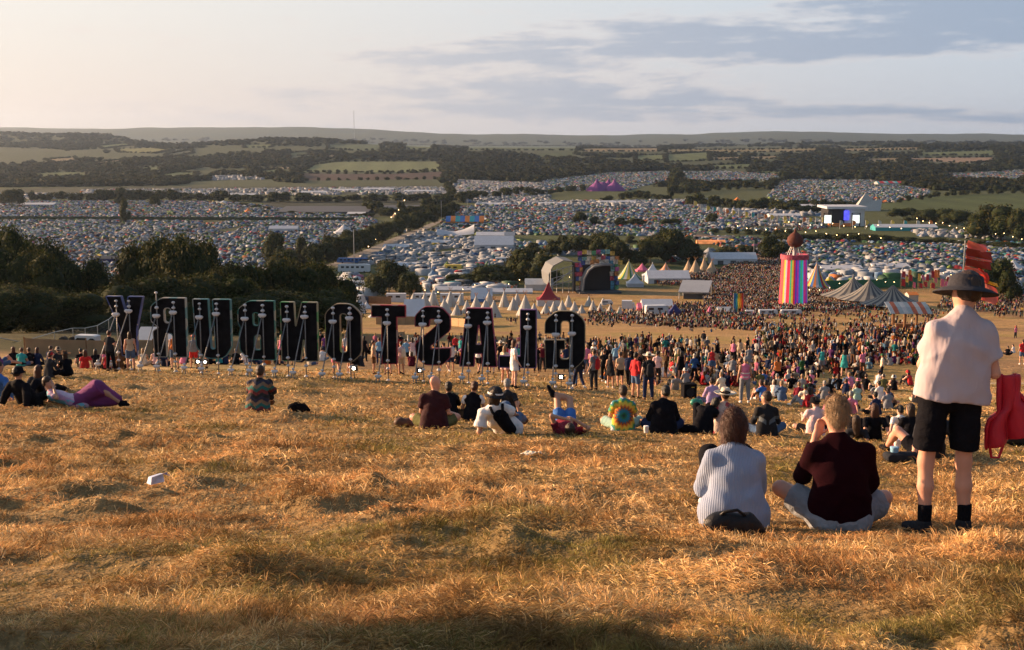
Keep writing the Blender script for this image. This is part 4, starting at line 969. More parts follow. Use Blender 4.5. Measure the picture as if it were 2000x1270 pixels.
person('standing man seen from behind, white T-shirt, black shorts, wide dark hat', j, 1852, 1038, 0, 1.09, 'ruddy',
    ('shirt', m_wt, dict(sleeve=.62, loose=.024, noise=wrinkle(.007, 17, 7), hemd=.055, ex=[rc((-.10, 0, .93), (-.06, 0, 1.2), .15, .14, k=.1, sq=((0, 1, 0), .8)), rc((.06, 0, .93), (.06, 0, 1.2), .145, .14, k=.1, sq=((0, 1, 0), .8))])),
    ('shorts', cloth('black'), dict(leg=.80, loose=.017, kk=.016)), ('short', 'brown', 1), None, 'charcoal', .010, .91, extra=ex_man)
_man = [o for o in COL.objects if o.get('label', '').startswith('standing man seen')][0]
mb = MB(); M = frame_M(j, .035)
mb.lathe([(.001, .085), (.07, .083), (.104, .068), (.114, .03), (.118, -.004), (.165, -.020), (.206, -.042), (.209, -.048), (.165, -.030), (.11, -.02)], 32, M=M)
link('hat', mb.mesh('hat', [mat('dark_grey_hat_fabric', (.026, .026, .034), .9, .15, 15, bump=.3, bscale=40)], True), _man)
# red jacket hanging from his right arm
p = _man.location
m_red = mat('red_nylon', (.46, .012, .03), .6, .12, 5, bump=.35, bscale=10, cdist=.03, spec=.4)
rows = []
for i in range(19):
    t = i / 18; row = []
    wl = .09 + .28 * t if t < .55 else .30 + .12 * (1 - abs(t - .7) * 2.6)
    for k in range(15):
        q = k / 14 * 2 - 1; xx = .35 + .055 * t + q * wl * .5 + .02 * math.sin(7 * t + q * 3)
        row.append((xx * 1.09, (.03 + .045 * math.sin(q * 9 + 3 * t) * (.3 + t) - .10 * (1 - abs(q)) * (1 - t) * .3) * 1.09, (1.09 - t * (.44 - .09 * q)) * 1.09))
    rows.append(row)
mb = MB(); mb.grid(rows); me = mb.mesh('jacket', [m_red], True)
jk = link('jacket', me, None, p); so = jk.modifiers.new('thick', 'SOLIDIFY'); so.thickness = .035; sb = jk.modifiers.new('sub', 'SUBSURF'); sb.levels = sb.render_levels = 1
tag(jk, "red jacket hanging from the standing man's right arm", 'jacket')
mb = MB(); mb.tube([(.31, .06, .80), (.285, .05, .66), (.30, .04, .57), (.35, .03, .57), (.38, .04, .66), (.40, .05, .80)], .011, 7); obj('drawstring_loop', mb, m_red, jk, smooth=True)
# ---- middle row
C = cloth
person('bald man in dark maroon T-shirt and sunglasses, looking right', pj('sitting cross-legged', nec=(0, .06, .63), hea=(.02, .10, .81), f=(.75, .65, 0), shL=(-.18, .04, .565), shR=(.18, .05, .56), elL=(-.22, .10, .32), elR=(.24, .08, .30), wrR=(.34, .32, .22)), 848, 838, 0, 1.08, 'ruddy',
    ('shirt', mat('deep_maroon_cotton', (.032, .005, .008), .9, .15, 6, bump=.5, bscale=18), dict(sleeve=.7, loose=.03, cuts=())), ('shorts', C('olive'), dict(leg=.78)), None, None, 'black', .014, 1.12,
    extra=lambda o, j: link('sunglasses', solid('sunglasses', [rc(j['hea'] + V3(.085, .04, .012), j['hea'] + V3(.04, .095, .012), .020, k=.01, sq=((0, 0, 1), .8)), rc(j['hea'] + V3(.085, .04, .015), j['hea'] + V3(.03, -.07, .015), .006, k=.01)], mat('dark_lens', (.01, .01, .012), .15, 0, spec=.6), .007), o))
person('person in black sitting just beyond the bald man, only head and arm showing', pj('sitting hugging knees'), 878, 822, 8, .97, 'brown', ('shirt', C('black'), dict(sleeve=1.85, cuts=())), ('trousers', C('black'), dict(leg=1.85)), ('short', 'black'))
person('person in black waistcoat with short white sleeves, auburn hair', pj('sitting cross-legged', hea=(.03, .12, .78)), 924, 822, 0, .97, 'tan', ('shirt', C('black'), dict(sleeve=0, loose=.024, cuts=())), ('trousers', C('brown'), dict(leg=1.85)), ('short', 'auburn'),
    extra=lambda o, j: [link('sleeve', solid('sleeve', [rc(j['sh' + s], j['sh' + s] + (j['el' + s] - j['sh' + s]) * .5, .066, .072, flat=1)], C('white'), .014), o) for s in 'LR'])
person('grey haired person in charcoal T-shirt, leaning back', pj('sitting leaning back', hea=(0, -.12, .77), f=(.1, 1, 0)), 992, 808, -6, 1.0, 'tan', ('shirt', C('charcoal'), dict(sleeve=.6, cuts=())), ('shorts', C('beige'), dict(leg=.8)), ('short', 'grey'))
j = pj('reclining', pel=(.10, .10, .14), hiL=(.05, .16, .16), hiR=(.16, .06, .13), che=(-.03, -.12, .33), nec=(-.10, -.26, .50), hea=(-.06, -.25, .68), shL=(-.25, -.27, .41), shR=(.05, -.22, .49), elL=(-.30, -.36, .14), elR=(.22, -.05, .36), wrL=(-.22, -.42, .04), wrR=(.25, .18, .30), knL=(.10, .50, .36), knR=(.30, .42, .20), anL=(.12, .78, .08), anR=(.40, .80, .08), f=(.2, 1, 0))
def ex_hat(o, j):
    M = frame_M(j, .035); mb = MB()
    mb.lathe([(.001, .11), (.06, .105), (.10, .07), (.116, .02), (.12, -.01), (.155, -.04), (.158, -.046), (.11, -.015)], 20, M=M, mfun=None); link('hat', mb.mesh('hat', [C('charcoal')], True), o)
    mb = MB(); mb.lathe([(.1185, .022), (.1215, .018), (.1235, -.002), (.1205, -.006)], 20, M=M); link('hat_band', mb.mesh('hat_band', [C('white')], True), o)
person('reclining person in white T-shirt and banded dark bucket hat', j, 975, 848, 0, 1.1, 'tan', ('shirt', C('white'), dict(sleeve=.75, loose=.05, noise=wrinkle(.009, 15, 3), cuts=())), ('trousers', C('denim'), dict(leg=1.8)), ('bob', 'brown'), None, 'brown', .014, 1.08, extra=ex_hat)
_rp = [o for o in COL.objects if o.get('label', '').startswith('reclining person in white')][0]
bp_ = thing('backpack', 'slim black backpack worn by the reclining person in the white T-shirt', 'backpack', _rp.location + Vector((.02, -.02, 0)))
link('pack', solid('pack', [rc((.0, -.33, .42), (.16, -.16, .14), .12, .10, k=.05, sq=((.3, -1, .4), .7))], C('black'), .014, (), wrinkle(.006, 15)), bp_)
mb = MB(); mb.tube([(-.17, -.37, .58), (-.13, -.42, .50), (-.05, -.43, .42)], .026, 6); mb.tube([(.04, -.33, .62), (.04, -.40, .54), (.03, -.42, .44)], .026, 6); obj('strap', mb, C('black'), bp_, smooth=True)
# person lying on the back, knee up
j = pj('reclining', pel=(0, .15, .13), hiL=(-.10, .2, .13), hiR=(.10, .2, .13), che=(0, -.18, .15), nec=(0, -.40, .16), hea=(0, -.52, .22), shL=(-.20, -.33, .15), shR=(.20, -.33, .15), elL=(-.30, -.38, .42), elR=(.32, -.50, .22), wrL=(-.07, -.46, .38), wrR=(.09, -.46, .36),
        knL=(-.10, .58, .52), knR=(.13, .60, .50), anL=(-.06, .95, .16), anR=(-.18, .60, .62), toR=(-.26, .60, .74), f=(0, .55, .85))
person('person lying on back in red top, knees up, forearms over the face', j, 1106, 846, 4, 1.0, 'tan', ('shirt', C('burgundy'), dict(sleeve=.55, cuts=())), ('shorts', C('blue'), dict(leg=.55)), ('short', 'brown'), None, 'black', .014)
# tie-dye shirt
def tiedye(Vs):
    c = V3(0, 0, .34); r = np.hypot(Vs[:, 0], Vs[:, 2] - c[2]); a = np.arctan2(Vs[:, 2] - c[2], Vs[:, 0]); q = r + .018 * np.sin(a * 16 + 3 * r)
    st = np.array([(.02, .05, .045), (.02, .14, .07), (.02, .17, .27), (.02, .15, .22), (.22, .06, .02), (.55, .16, .03), (.66, .42, .05), (.60, .46, .06), (.12, .33, .08), (.04, .22, .25), (.4, .45, .5)])
    k = np.clip((q / .27 * 8), 0, 10).astype(int); return st[k]
person('person in a spiral tie-dye T-shirt, brown hair', pj('sitting cross-legged'), 1217, 840, 0, 1.0, 'tan', ('shirt', mat('tie_dye_cotton', attr='Col', rough=.9, var=.1, bump=.4, bscale=20), dict(sleeve=.7, loose=.03, cuts=(), colfun=tiedye)), ('shorts', C('mint'), dict(leg=.95)), ('short', 'brown'), None, 'white', .012, 1.02)
person('person in loose black long-sleeved top, short black hair', pj('sitting cross-legged', hea=(.03, .11, .79), f=(-.3, 1, 0)), 1296, 846, 0, 1.03, 'tan', ('shirt', C('black'), dict(sleeve=1.5, loose=.05, cuts=())), ('shorts', C('navy'), dict(leg=.9)), ('short', 'black'), None, 'black', .014, 1.05)
soft_bag('bag', 'flat black bag lying between two seated people in black', 'bag', 1345, 846, (.55, .14, .17), C('black'))
person('person in black bent forward, arm round the knees', pj('sitting hugging knees', nec=(.16, .22, .50), hea=(.24, .34, .58), che=(.05, .1, .38), shL=(-.04, .2, .50), shR=(.26, .16, .44), elL=(-.12, .42, .42), wrL=(.05, .55, .36)), 1372, 846, -8, 1.0, 'tan', ('shirt', C('black'), dict(sleeve=1.85, loose=.03, cuts=())), ('trousers', C('black'), dict(leg=1.85)), ('bun', 'black'), None, 'black', .014)
def floral(Vs):
    n = fbm(Vs[:, 0] * 13 + 5, Vs[:, 2] * 13, 2, 5); c = np.tile(np.array([.66, .52, .46]), (len(Vs), 1)); c[n > .62] = (.42, .06, .09); return c
person('person in cream floral shirt and wide straw hat with black band', pj('sitting cross-legged', nec=(.02, .04, .62), hea=(.03, .08, .80)), 1413, 846, 0, 1.02, 'tan', ('shirt', mat('floral_cotton', attr='Col', rough=.9, var=.1, bump=.4, bscale=20), dict(sleeve=.75, loose=.03, cuts=(), colfun=floral)), ('shorts', C('red'), dict(leg=.95)), ('short', 'brown'), ('wide', mat('straw_hat', (.62, .55, .44), .8, .12, 40, bump=.4, bscale=90)), 'white', .012, 1.0,
    extra=lambda o, j: link('hat_band', (lambda mb: (mb.lathe([(.107, .045), (.110, .04), (.1115, .012), (.1085, .008)], 24, sx=.97, sy=1.06, M=frame_M(j, .035)), mb.mesh('hat_band', [C('black')], True))[1])(MB()), o))
def winged(Vs):
    x = np.abs(Vs[:, 0]); z = Vs[:, 2]; m = (np.abs(z - (.30 + .9 * x - 2.2 * x * x)) < .045) & (x > .03); c = np.tile(np.array([.012, .012, .015]), (len(Vs), 1)); c[m & (Vs[:, 1] < .06)] = (.10, .12, .14); return c
person('person in black top with grey wing print, face turned left', pj('sitting cross-legged', hea=(-.01, .11, .79), f=(-.8, .6, 0)), 1497, 852, 0, 1.0, 'tan', ('shirt', mat('printed_black_cotton', attr='Col', rough=.9, var=.1, bump=.4, bscale=20), dict(sleeve=1.7, loose=.02, cuts=(), colfun=winged)), ('trousers', C('denim'), dict(leg=1.85)), ('short', 'brown'), None, 'black', .012, .98)
person('person in pale pink T-shirt and black bucket hat holding a phone', pj('sitting cross-legged', nec=(.03, .07, .61), hea=(.0, .11, .78), f=(-.5, 1, -.2), elL=(-.27, .12, .33), wrL=(-.24, .33, .42), knL=(-.42, .30, .15)), 1592, 848, 0, 1.0, 'fair', ('shirt', C('pale pink'), dict(sleeve=.6, loose=.025, cuts=())), ('shorts', C('black'), dict(leg=.8)), ('short', 'brown'), ('bucket', C('black')), 'black', .014)
person('woman with very long brown hair sitting behind the maroon jumper', pj('sitting leaning back', nec=(0, -.1, .60), hea=(.0, -.06, .79), che=(0, -.06, .42), shL=(-.2, -.1, .55), shR=(.2, -.1, .55)), 1704, 862, 0, 1.0, 'tan', ('shirt', C('black'), dict(sleeve=.6, cuts=())), ('trousers', C('black'), dict(leg=1.85)), ('long', 'auburn'), None, 'black', .014)
person('dark haired woman in dark top lying on her side beside the long brown hair', pj('reclining', hea=(-.02, -.50, .58)), 1672, 860, -14, 1.0, 'tan', ('shirt', C('charcoal'), dict(sleeve=.6, cuts=())), ('trousers', C('black'), dict(leg=1.85)), ('long', 'brown'), None, 'black', .016)
person('person in white T-shirt with black cross strap and black cap', pj('sitting leaning back', f=(-.2, 1, 0)), 1752, 850, 0, .97, 'fair', ('shirt', C('white'), dict(sleeve=.6, cuts=())), ('trousers', C('black'), dict(leg=1.85)), ('short', 'black'), ('cap', C('black')), 'black', .016,
    extra=lambda o, j: link('strap', (lambda mb: (mb.tube([j['shL'] + V3(.10, -.09, .06), j['che'] + V3(0, -.165, .02), j['pel'] + V3(.14, -.15, .06)], .018, 6), mb.mesh('strap', [C('black')], True))[1])(MB()), o))
person('long dark haired woman in black at the hip of the standing man', pj('sitting cross-legged', f=(-.4, 1, 0)), 1778, 866, 0, .98, 'tan', ('shirt', C('black'), dict(sleeve=.6, cuts=())), ('shorts', C('denim'), dict(leg=.8)), ('long', 'brown'), None, 'black', .016)
person("bare legged person sitting half hidden behind the standing man's shorts", pj('sitting leaning back', knL=(-.3, .30, .34), anL=(-.33, .60, .07)), 1812, 900, 0, 1.0, 'ruddy', ('shirt', C('charcoal'), dict(sleeve=.6, cuts=())), ('shorts', C('black'), dict(leg=.6)), ('short', 'brown'), None, 'black', .016)
# patterned jacket
def woven(Vs):
    z = Vs[:, 2]; x = Vs[:, 0]; q = (z * 15 + np.abs(((x * 9) % 2) - 1) * 1.1) % 5; st = np.array([(.02, .02, .02), (.14, .03, .03), (.02, .11, .10), (.20, .13, .08), (.03, .03, .05)])
    c = st[q.astype(int)]; return c
person('person alone in front of the letter B in a woven patterned jacket', pj('sitting hugging knees', hea=(.02, .17, .78)), 504, 800, -4, 1.03, 'tan', ('jacket', mat('woven_wool', attr='Col', rough=.95, var=.2, bump=.5, bscale=25), dict(sleeve=1.85, loose=.05, cuts=(), colfun=woven)), ('trousers', C('charcoal'), dict(leg=1.85)), ('short', 'brown'), None, 'brown', .014, 1.05)
soft_bag('shoulder_bag', 'small black shoulder bag beside the patterned jacket', 'bag', 585, 806, (.5, .18, .22), C('black'))
# left group
person('man in blue T-shirt at the left edge, looking right', pj('sitting leaning back', f=(.8, .6, 0), hea=(.02, -.12, .79), nec=(0, -.14, .60)), 4, 782, 0, 1.04, 'tan', ('shirt', C('blue'), dict(sleeve=.6, cuts=())), ('shorts', C('denim'), dict(leg=.85)), ('short', 'brown'))
person('person in black hoodie and black bucket hat, leaning back', pj('sitting leaning back', nec=(0, -.25, .53), hea=(-.02, -.22, .72), che=(0, -.16, .34), shL=(-.2, -.25, .46), shR=(.2, -.25, .46)), 56, 794, -22, 1.08, 'tan', ('hoodie', C('black'), dict(sleeve=1.85, loose=.05, cuts=())), ('trousers', C('black'), dict(leg=1.85)), ('short', 'black'), ('bucket', C('black')))
person('long haired person in dark clothes and black cap beside the tie-dye top', pj('sitting leaning back', nec=(0, -.2, .55), hea=(0, -.16, .73)), 84, 776, -6, 1.0, 'tan', ('shirt', C('charcoal'), dict(sleeve=.6, cuts=())), ('trousers', C('black'), dict(leg=1.85)), ('long', 'auburn'), ('cap', C('black')))
def pastel(Vs):
    n = fbm(Vs[:, 0] * 8, Vs[:, 2] * 8 + Vs[:, 1] * 5, 2, 15); c = np.tile(np.array([.50, .30, .46]), (len(Vs), 1)); c[n > .56] = (.16, .42, .52); c[n < .4] = (.56, .45, .55); return c
j = pj('reclining', hea=(-.02, -.50, .56), f=(.3, 1, 0), elR=(.30, -.30, .30), wrR=(.10, -.38, .47), pel=(0, .05, .14), knL=(-.10, .46, .46), knR=(.10, .50, .44), anL=(-.10, .86, .12), anR=(.08, .92, .10))
person('reclining woman in pastel tie-dye top and long purple skirt, knees up', j, 146, 796, -78, 1.06, 'tan', ('shirt', mat('pastel_cotton', attr='Col', rough=.9, var=.1, bump=.4, bscale=20), dict(sleeve=.65, loose=.02, cuts=(), colfun=pastel)),
    ('skirt', mat('purple_skirt_cloth', (.17, .035, .13), .9, .15, 6, bump=.5, bscale=14), dict(leg=1.0, loose=.03, ex=[rc((0, .48, .42), (0, .84, .16), .14, .11, k=.1), rc((0, .12, .17), (0, .46, .40), .17, .15, k=.1), rc((0, .1, .12), (0, .7, .12), .12, .10, k=.1)])), ('short', 'brown'), None, 'black', .014)
# things lying on the grass
p = hit(295, 955); t = thing('litter_carton', 'crumpled white and blue carton lying alone on the dry grass', 'litter', (p[0], p[1], H1(p[0], p[1]) + .03), .5)
mb = MB(); mb.add([(0, 0, 0), (.13, .02, .01), (.12, .10, .02), (-.02, .08, 0), (.01, .0, .07), (.12, .03, .085), (.11, .10, .075), (0, .08, .06), (.17, .05, .09), (.17, .09, .05)], [(0, 1, 5, 4), (3, 2, 6, 7), (0, 4, 7, 3), (4, 5, 6, 7), (1, 2, 6, 5), (5, 8, 9, 6)]); obj('carton_sheet', mb, mat('printed_card', (.45, .50, .66), .5, .35, 14), t)
mb = MB(); mb.add([(.12, .0, .09), (.18, .01, .06), (.19, .08, .05), (.13, .09, .08)], [(0, 1, 2, 3)]); obj('flap', mb, mat('blue_card', (.06, .12, .42), .5, .1), t)
soft_bag('bag', 'rounded tan and black bag beside the bald man', 'bag', 790, 835, (.36, .2, .2), mat('two_tone_leather', (.10, .05, .03), .6, .7, 4), False)
soft_bag('blanket_bundle', 'dark cloth bundle beside the legs of the standing man', 'bundle', 1768, 902, (.7, .3, .12), C('charcoal'), False, 5)
soft_bag('blanket_bundle', 'large dark tent bag on the grass at the right edge', 'bundle', 1992, 868, (.8, .4, .42), C('charcoal'), False, -5)
for px_, py_, c_, l_ in ((1741, 884, 'red', 'red'), (1752, 886, 'white', 'white'), (1746, 902, 'sky blue', 'pale blue')):
    p = hit(px_, py_); link('cup', solid('cup', [rc((0, 0, 0), (0, 0, .10), .035, .045, flat=3), rc((0, 0, .10), (0, 0, .112), .05, .05, k=.005, flat=3)], C(c_), .010, it=0), None, (p[0], p[1], p[2] + .06), .3, 1.15); tag(COL.objects[-1], l_ + ' cup lying by the dark bundle near the standing man', 'cup')
# speaker box, green bag
p = hit(1345, 778); t = thing('speaker_box', 'black boxy loudspeaker on the grass in front of the crowd', 'loudspeaker', (p[0], p[1], p[2]), .2)
mb = MB(); mb.box(-.26, -.2, 0, .26, .2, .58); obj('cabinet', mb, C('black'), t)
mb = MB(); mb.lathe([(.001, 0), (.14, .0), (.16, .02), (.17, .0)], 16, M=Matrix.Translation((0, -.203, .26)) @ Matrix.Rotation(R(90), 4, 'X')); obj('speaker_cone', mb, C('charcoal'), t)
mb = MB(); mb.box(.04, -.206, .44, .16, -.201, .47); obj('badge', mb, C('yellow'), t)
mb = MB(); mb.tube([(-.1, 0, .58), (-.1, 0, .63), (.1, 0, .63), (.1, 0, .58)], .015, 6); obj('handle', mb, C('charcoal'), t)
soft_bag('carrier_bag', 'shiny green plastic bag beside the checked shirt', 'bag', 1362, 794, (.42, .25, .26), mat('green_plastic', (.02, .20, .14), .3, .3, 8, bump=1, bscale=9, spec=.6), True)

p = hit(1041, 892); t = thing('paper_scrap', 'pale paper scrap lying in the grass below the person on their back', 'litter', (p[0], p[1], p[2] + .03), .3); mb = MB(); mb.grid([[(x, y, .02 * math.sin(x * 30 + y * 20)) for y in (0, .06, .12)] for x in np.linspace(-.14, .14, 7)]); o = obj('paper_sheet', mb, C('cream'), t); so = o.modifiers.new('t', 'SOLIDIFY'); so.thickness = .004
p = hit(1262, 848); link('cup', solid('cup', [rc((0, 0, 0), (0, 0, .12), .035, .045, flat=3)], C('white'), .010, it=0), None, (p[0], p[1], p[2] + .02), .3, 1.2); tag(COL.objects[-1], 'white cup on the grass between the tie-dye T-shirt and the black top', 'cup')
# ================================================================ THE 300 NEAREST PEOPLE OF THE CROWD
TOPW = {'tee': 'T-shirt', 'longsleeve': 'long-sleeved top', 'vest': 'sleeveless top'}
HATW = {'bucket': 'bucket hat', 'wide': 'wide-brimmed hat', 'cap': 'cap'}
PLACES = [(30, 715, 'in the left-hand group'), (105, 720, "left before the screen fence"), (170, 725, "left of letter Y"), (245, 720, 'beneath letter Y'), (335, 722, 'beneath letter R'),
 (420, 722, 'beneath letter U'), (505, 722, 'beneath letter B'), (590, 724, 'beneath letter N'), (672, 728, 'beneath letter O'), (725, 735, 'between letters O and T'), (765, 735, 'beneath letter T'), (803, 738, 'between letters T and S'), (848, 742, 'beneath letter S'), (885, 742, 'between letters S and A'),
 (935, 750, 'beneath letter A'), (990, 750, 'between letters A and L'), (1035, 752, 'beneath letter L'), (1103, 745, 'behind letter G'), (1165, 755, 'just right of letter G'), (1230, 770, "in the right standing group"), (1190, 700, 'on open grass beyond letter G'),
 (1300, 720, "in the dense middle crowd"), (1260, 680, "behind the standing group"), (1345, 790, 'by the black loudspeaker'), (1390, 740, "near the red top"), (1460, 780, 'beside the pink safety vest'), (1430, 700, "near the grey T-shirt"),
 (1370, 665, 'on the empty grass strip'), (1520, 745, "amid the sitting crowd"), (1560, 790, "before the maroon jumper"), (1600, 715, "right in the sitting crowd"), (1500, 680, "behind the sitting crowd"), (1660, 770, 'near the mint T-shirt'),
 (1725, 780, "beyond the white strapped T-shirt"), (1700, 690, "before the dirt bank"), (1780, 700, 'in the row of pink hats'), (1600, 655, "below the ribbon tower"), (1700, 650, 'under the corrugated shelter'), (1800, 660, "beside the standing man"),
 (1980, 650, "beyond the red jacket"), (1985, 700, "near the right edge"), (1440, 655, 'below the rainbow banner'), (1250, 650, "before the box truck"), (1100, 640, 'before the white tipis'), (960, 660, 'on the grass beyond letter A')]
def place_of(px, py): return min(PLACES, key=lambda q: (q[0] - px) ** 2 + 2.2 * (q[1] - py) ** 2)[2]
USED = set(); NPEOPLE = [sum(1 for o in COL.objects if o.get('category') == 'person')]; SPOTS = []
def an(x): return ('an ' if x[0] in 'aeiou' else 'a ') + x
def compose(pose, top, topc, bot, botc, hair, hairc, hat, hatc, place):
    s = '%s %s, %s %s' % (topc, TOPW[top], botc, bot)
    pz = {'standing with folded arms': 'folded arms', 'standing arm raised': 'arm raised', 'sitting cross-legged': 'cross-legged', 'sitting hugging knees': 'knees up', 'sitting leaning back': 'leaning back', 'reclining': 'reclining', 'standing': 'standing', 'walking': 'walking'}[pose]
    h = '%s %s' % (hatc, HATW[hat].replace('wide-brimmed', 'wide')) if hat else ('%s%s hair' % ('long ' if hair == 'long' else '', hairc) if hair in ('long', 'short') else hairc + ' bun')
    L_ = '%s, %s, %s, %s' % (s, h, pz, place)
    return L_
def put(px, py, pose, top, topc, bot, botc, hair='short', hairc='brown', hat=None, hatc='black', skinc='tan', rz=None, sc=None, force=True, label=None, Yd=None):
    p = onground(px, Yd) if Yd else hit(px, py)
    if not force:
        for q in SPOTS:
            if (q[0] - p[0]) ** 2 + (q[1] - p[1]) ** 2 < .5: return None
    lb = label or compose(pose, top, topc, bot, botc, hair, hairc, hat, hatc, place_of(px, py))
    if lb in USED: 
        if not force: return None
    USED.add(lb); SPOTS.append((p[0], p[1])); NPEOPLE[0] += 1
    rz = random.gauss(0, .5) if rz is None else R(rz); sc = random.uniform(.93, 1.04) if sc is None else sc
    o = crowd_person(pose, (p[0], p[1], p[2] - .02), rz, top, topc, bot, botc, hair, hairc, hat, hatc, skinc, random.choice(('black', 'white', 'brown', 'black')), sc, .018 if p[1] < 60 else .026)
    tag(o, lb, 'person', 'people on the festival hillside')
    return o
S_, W_, FA, AR, CL, HK, LB, RE = 'standing', 'walking', 'standing with folded arms', 'standing arm raised', 'sitting cross-legged', 'sitting hugging knees', 'sitting leaning back', 'reclining'
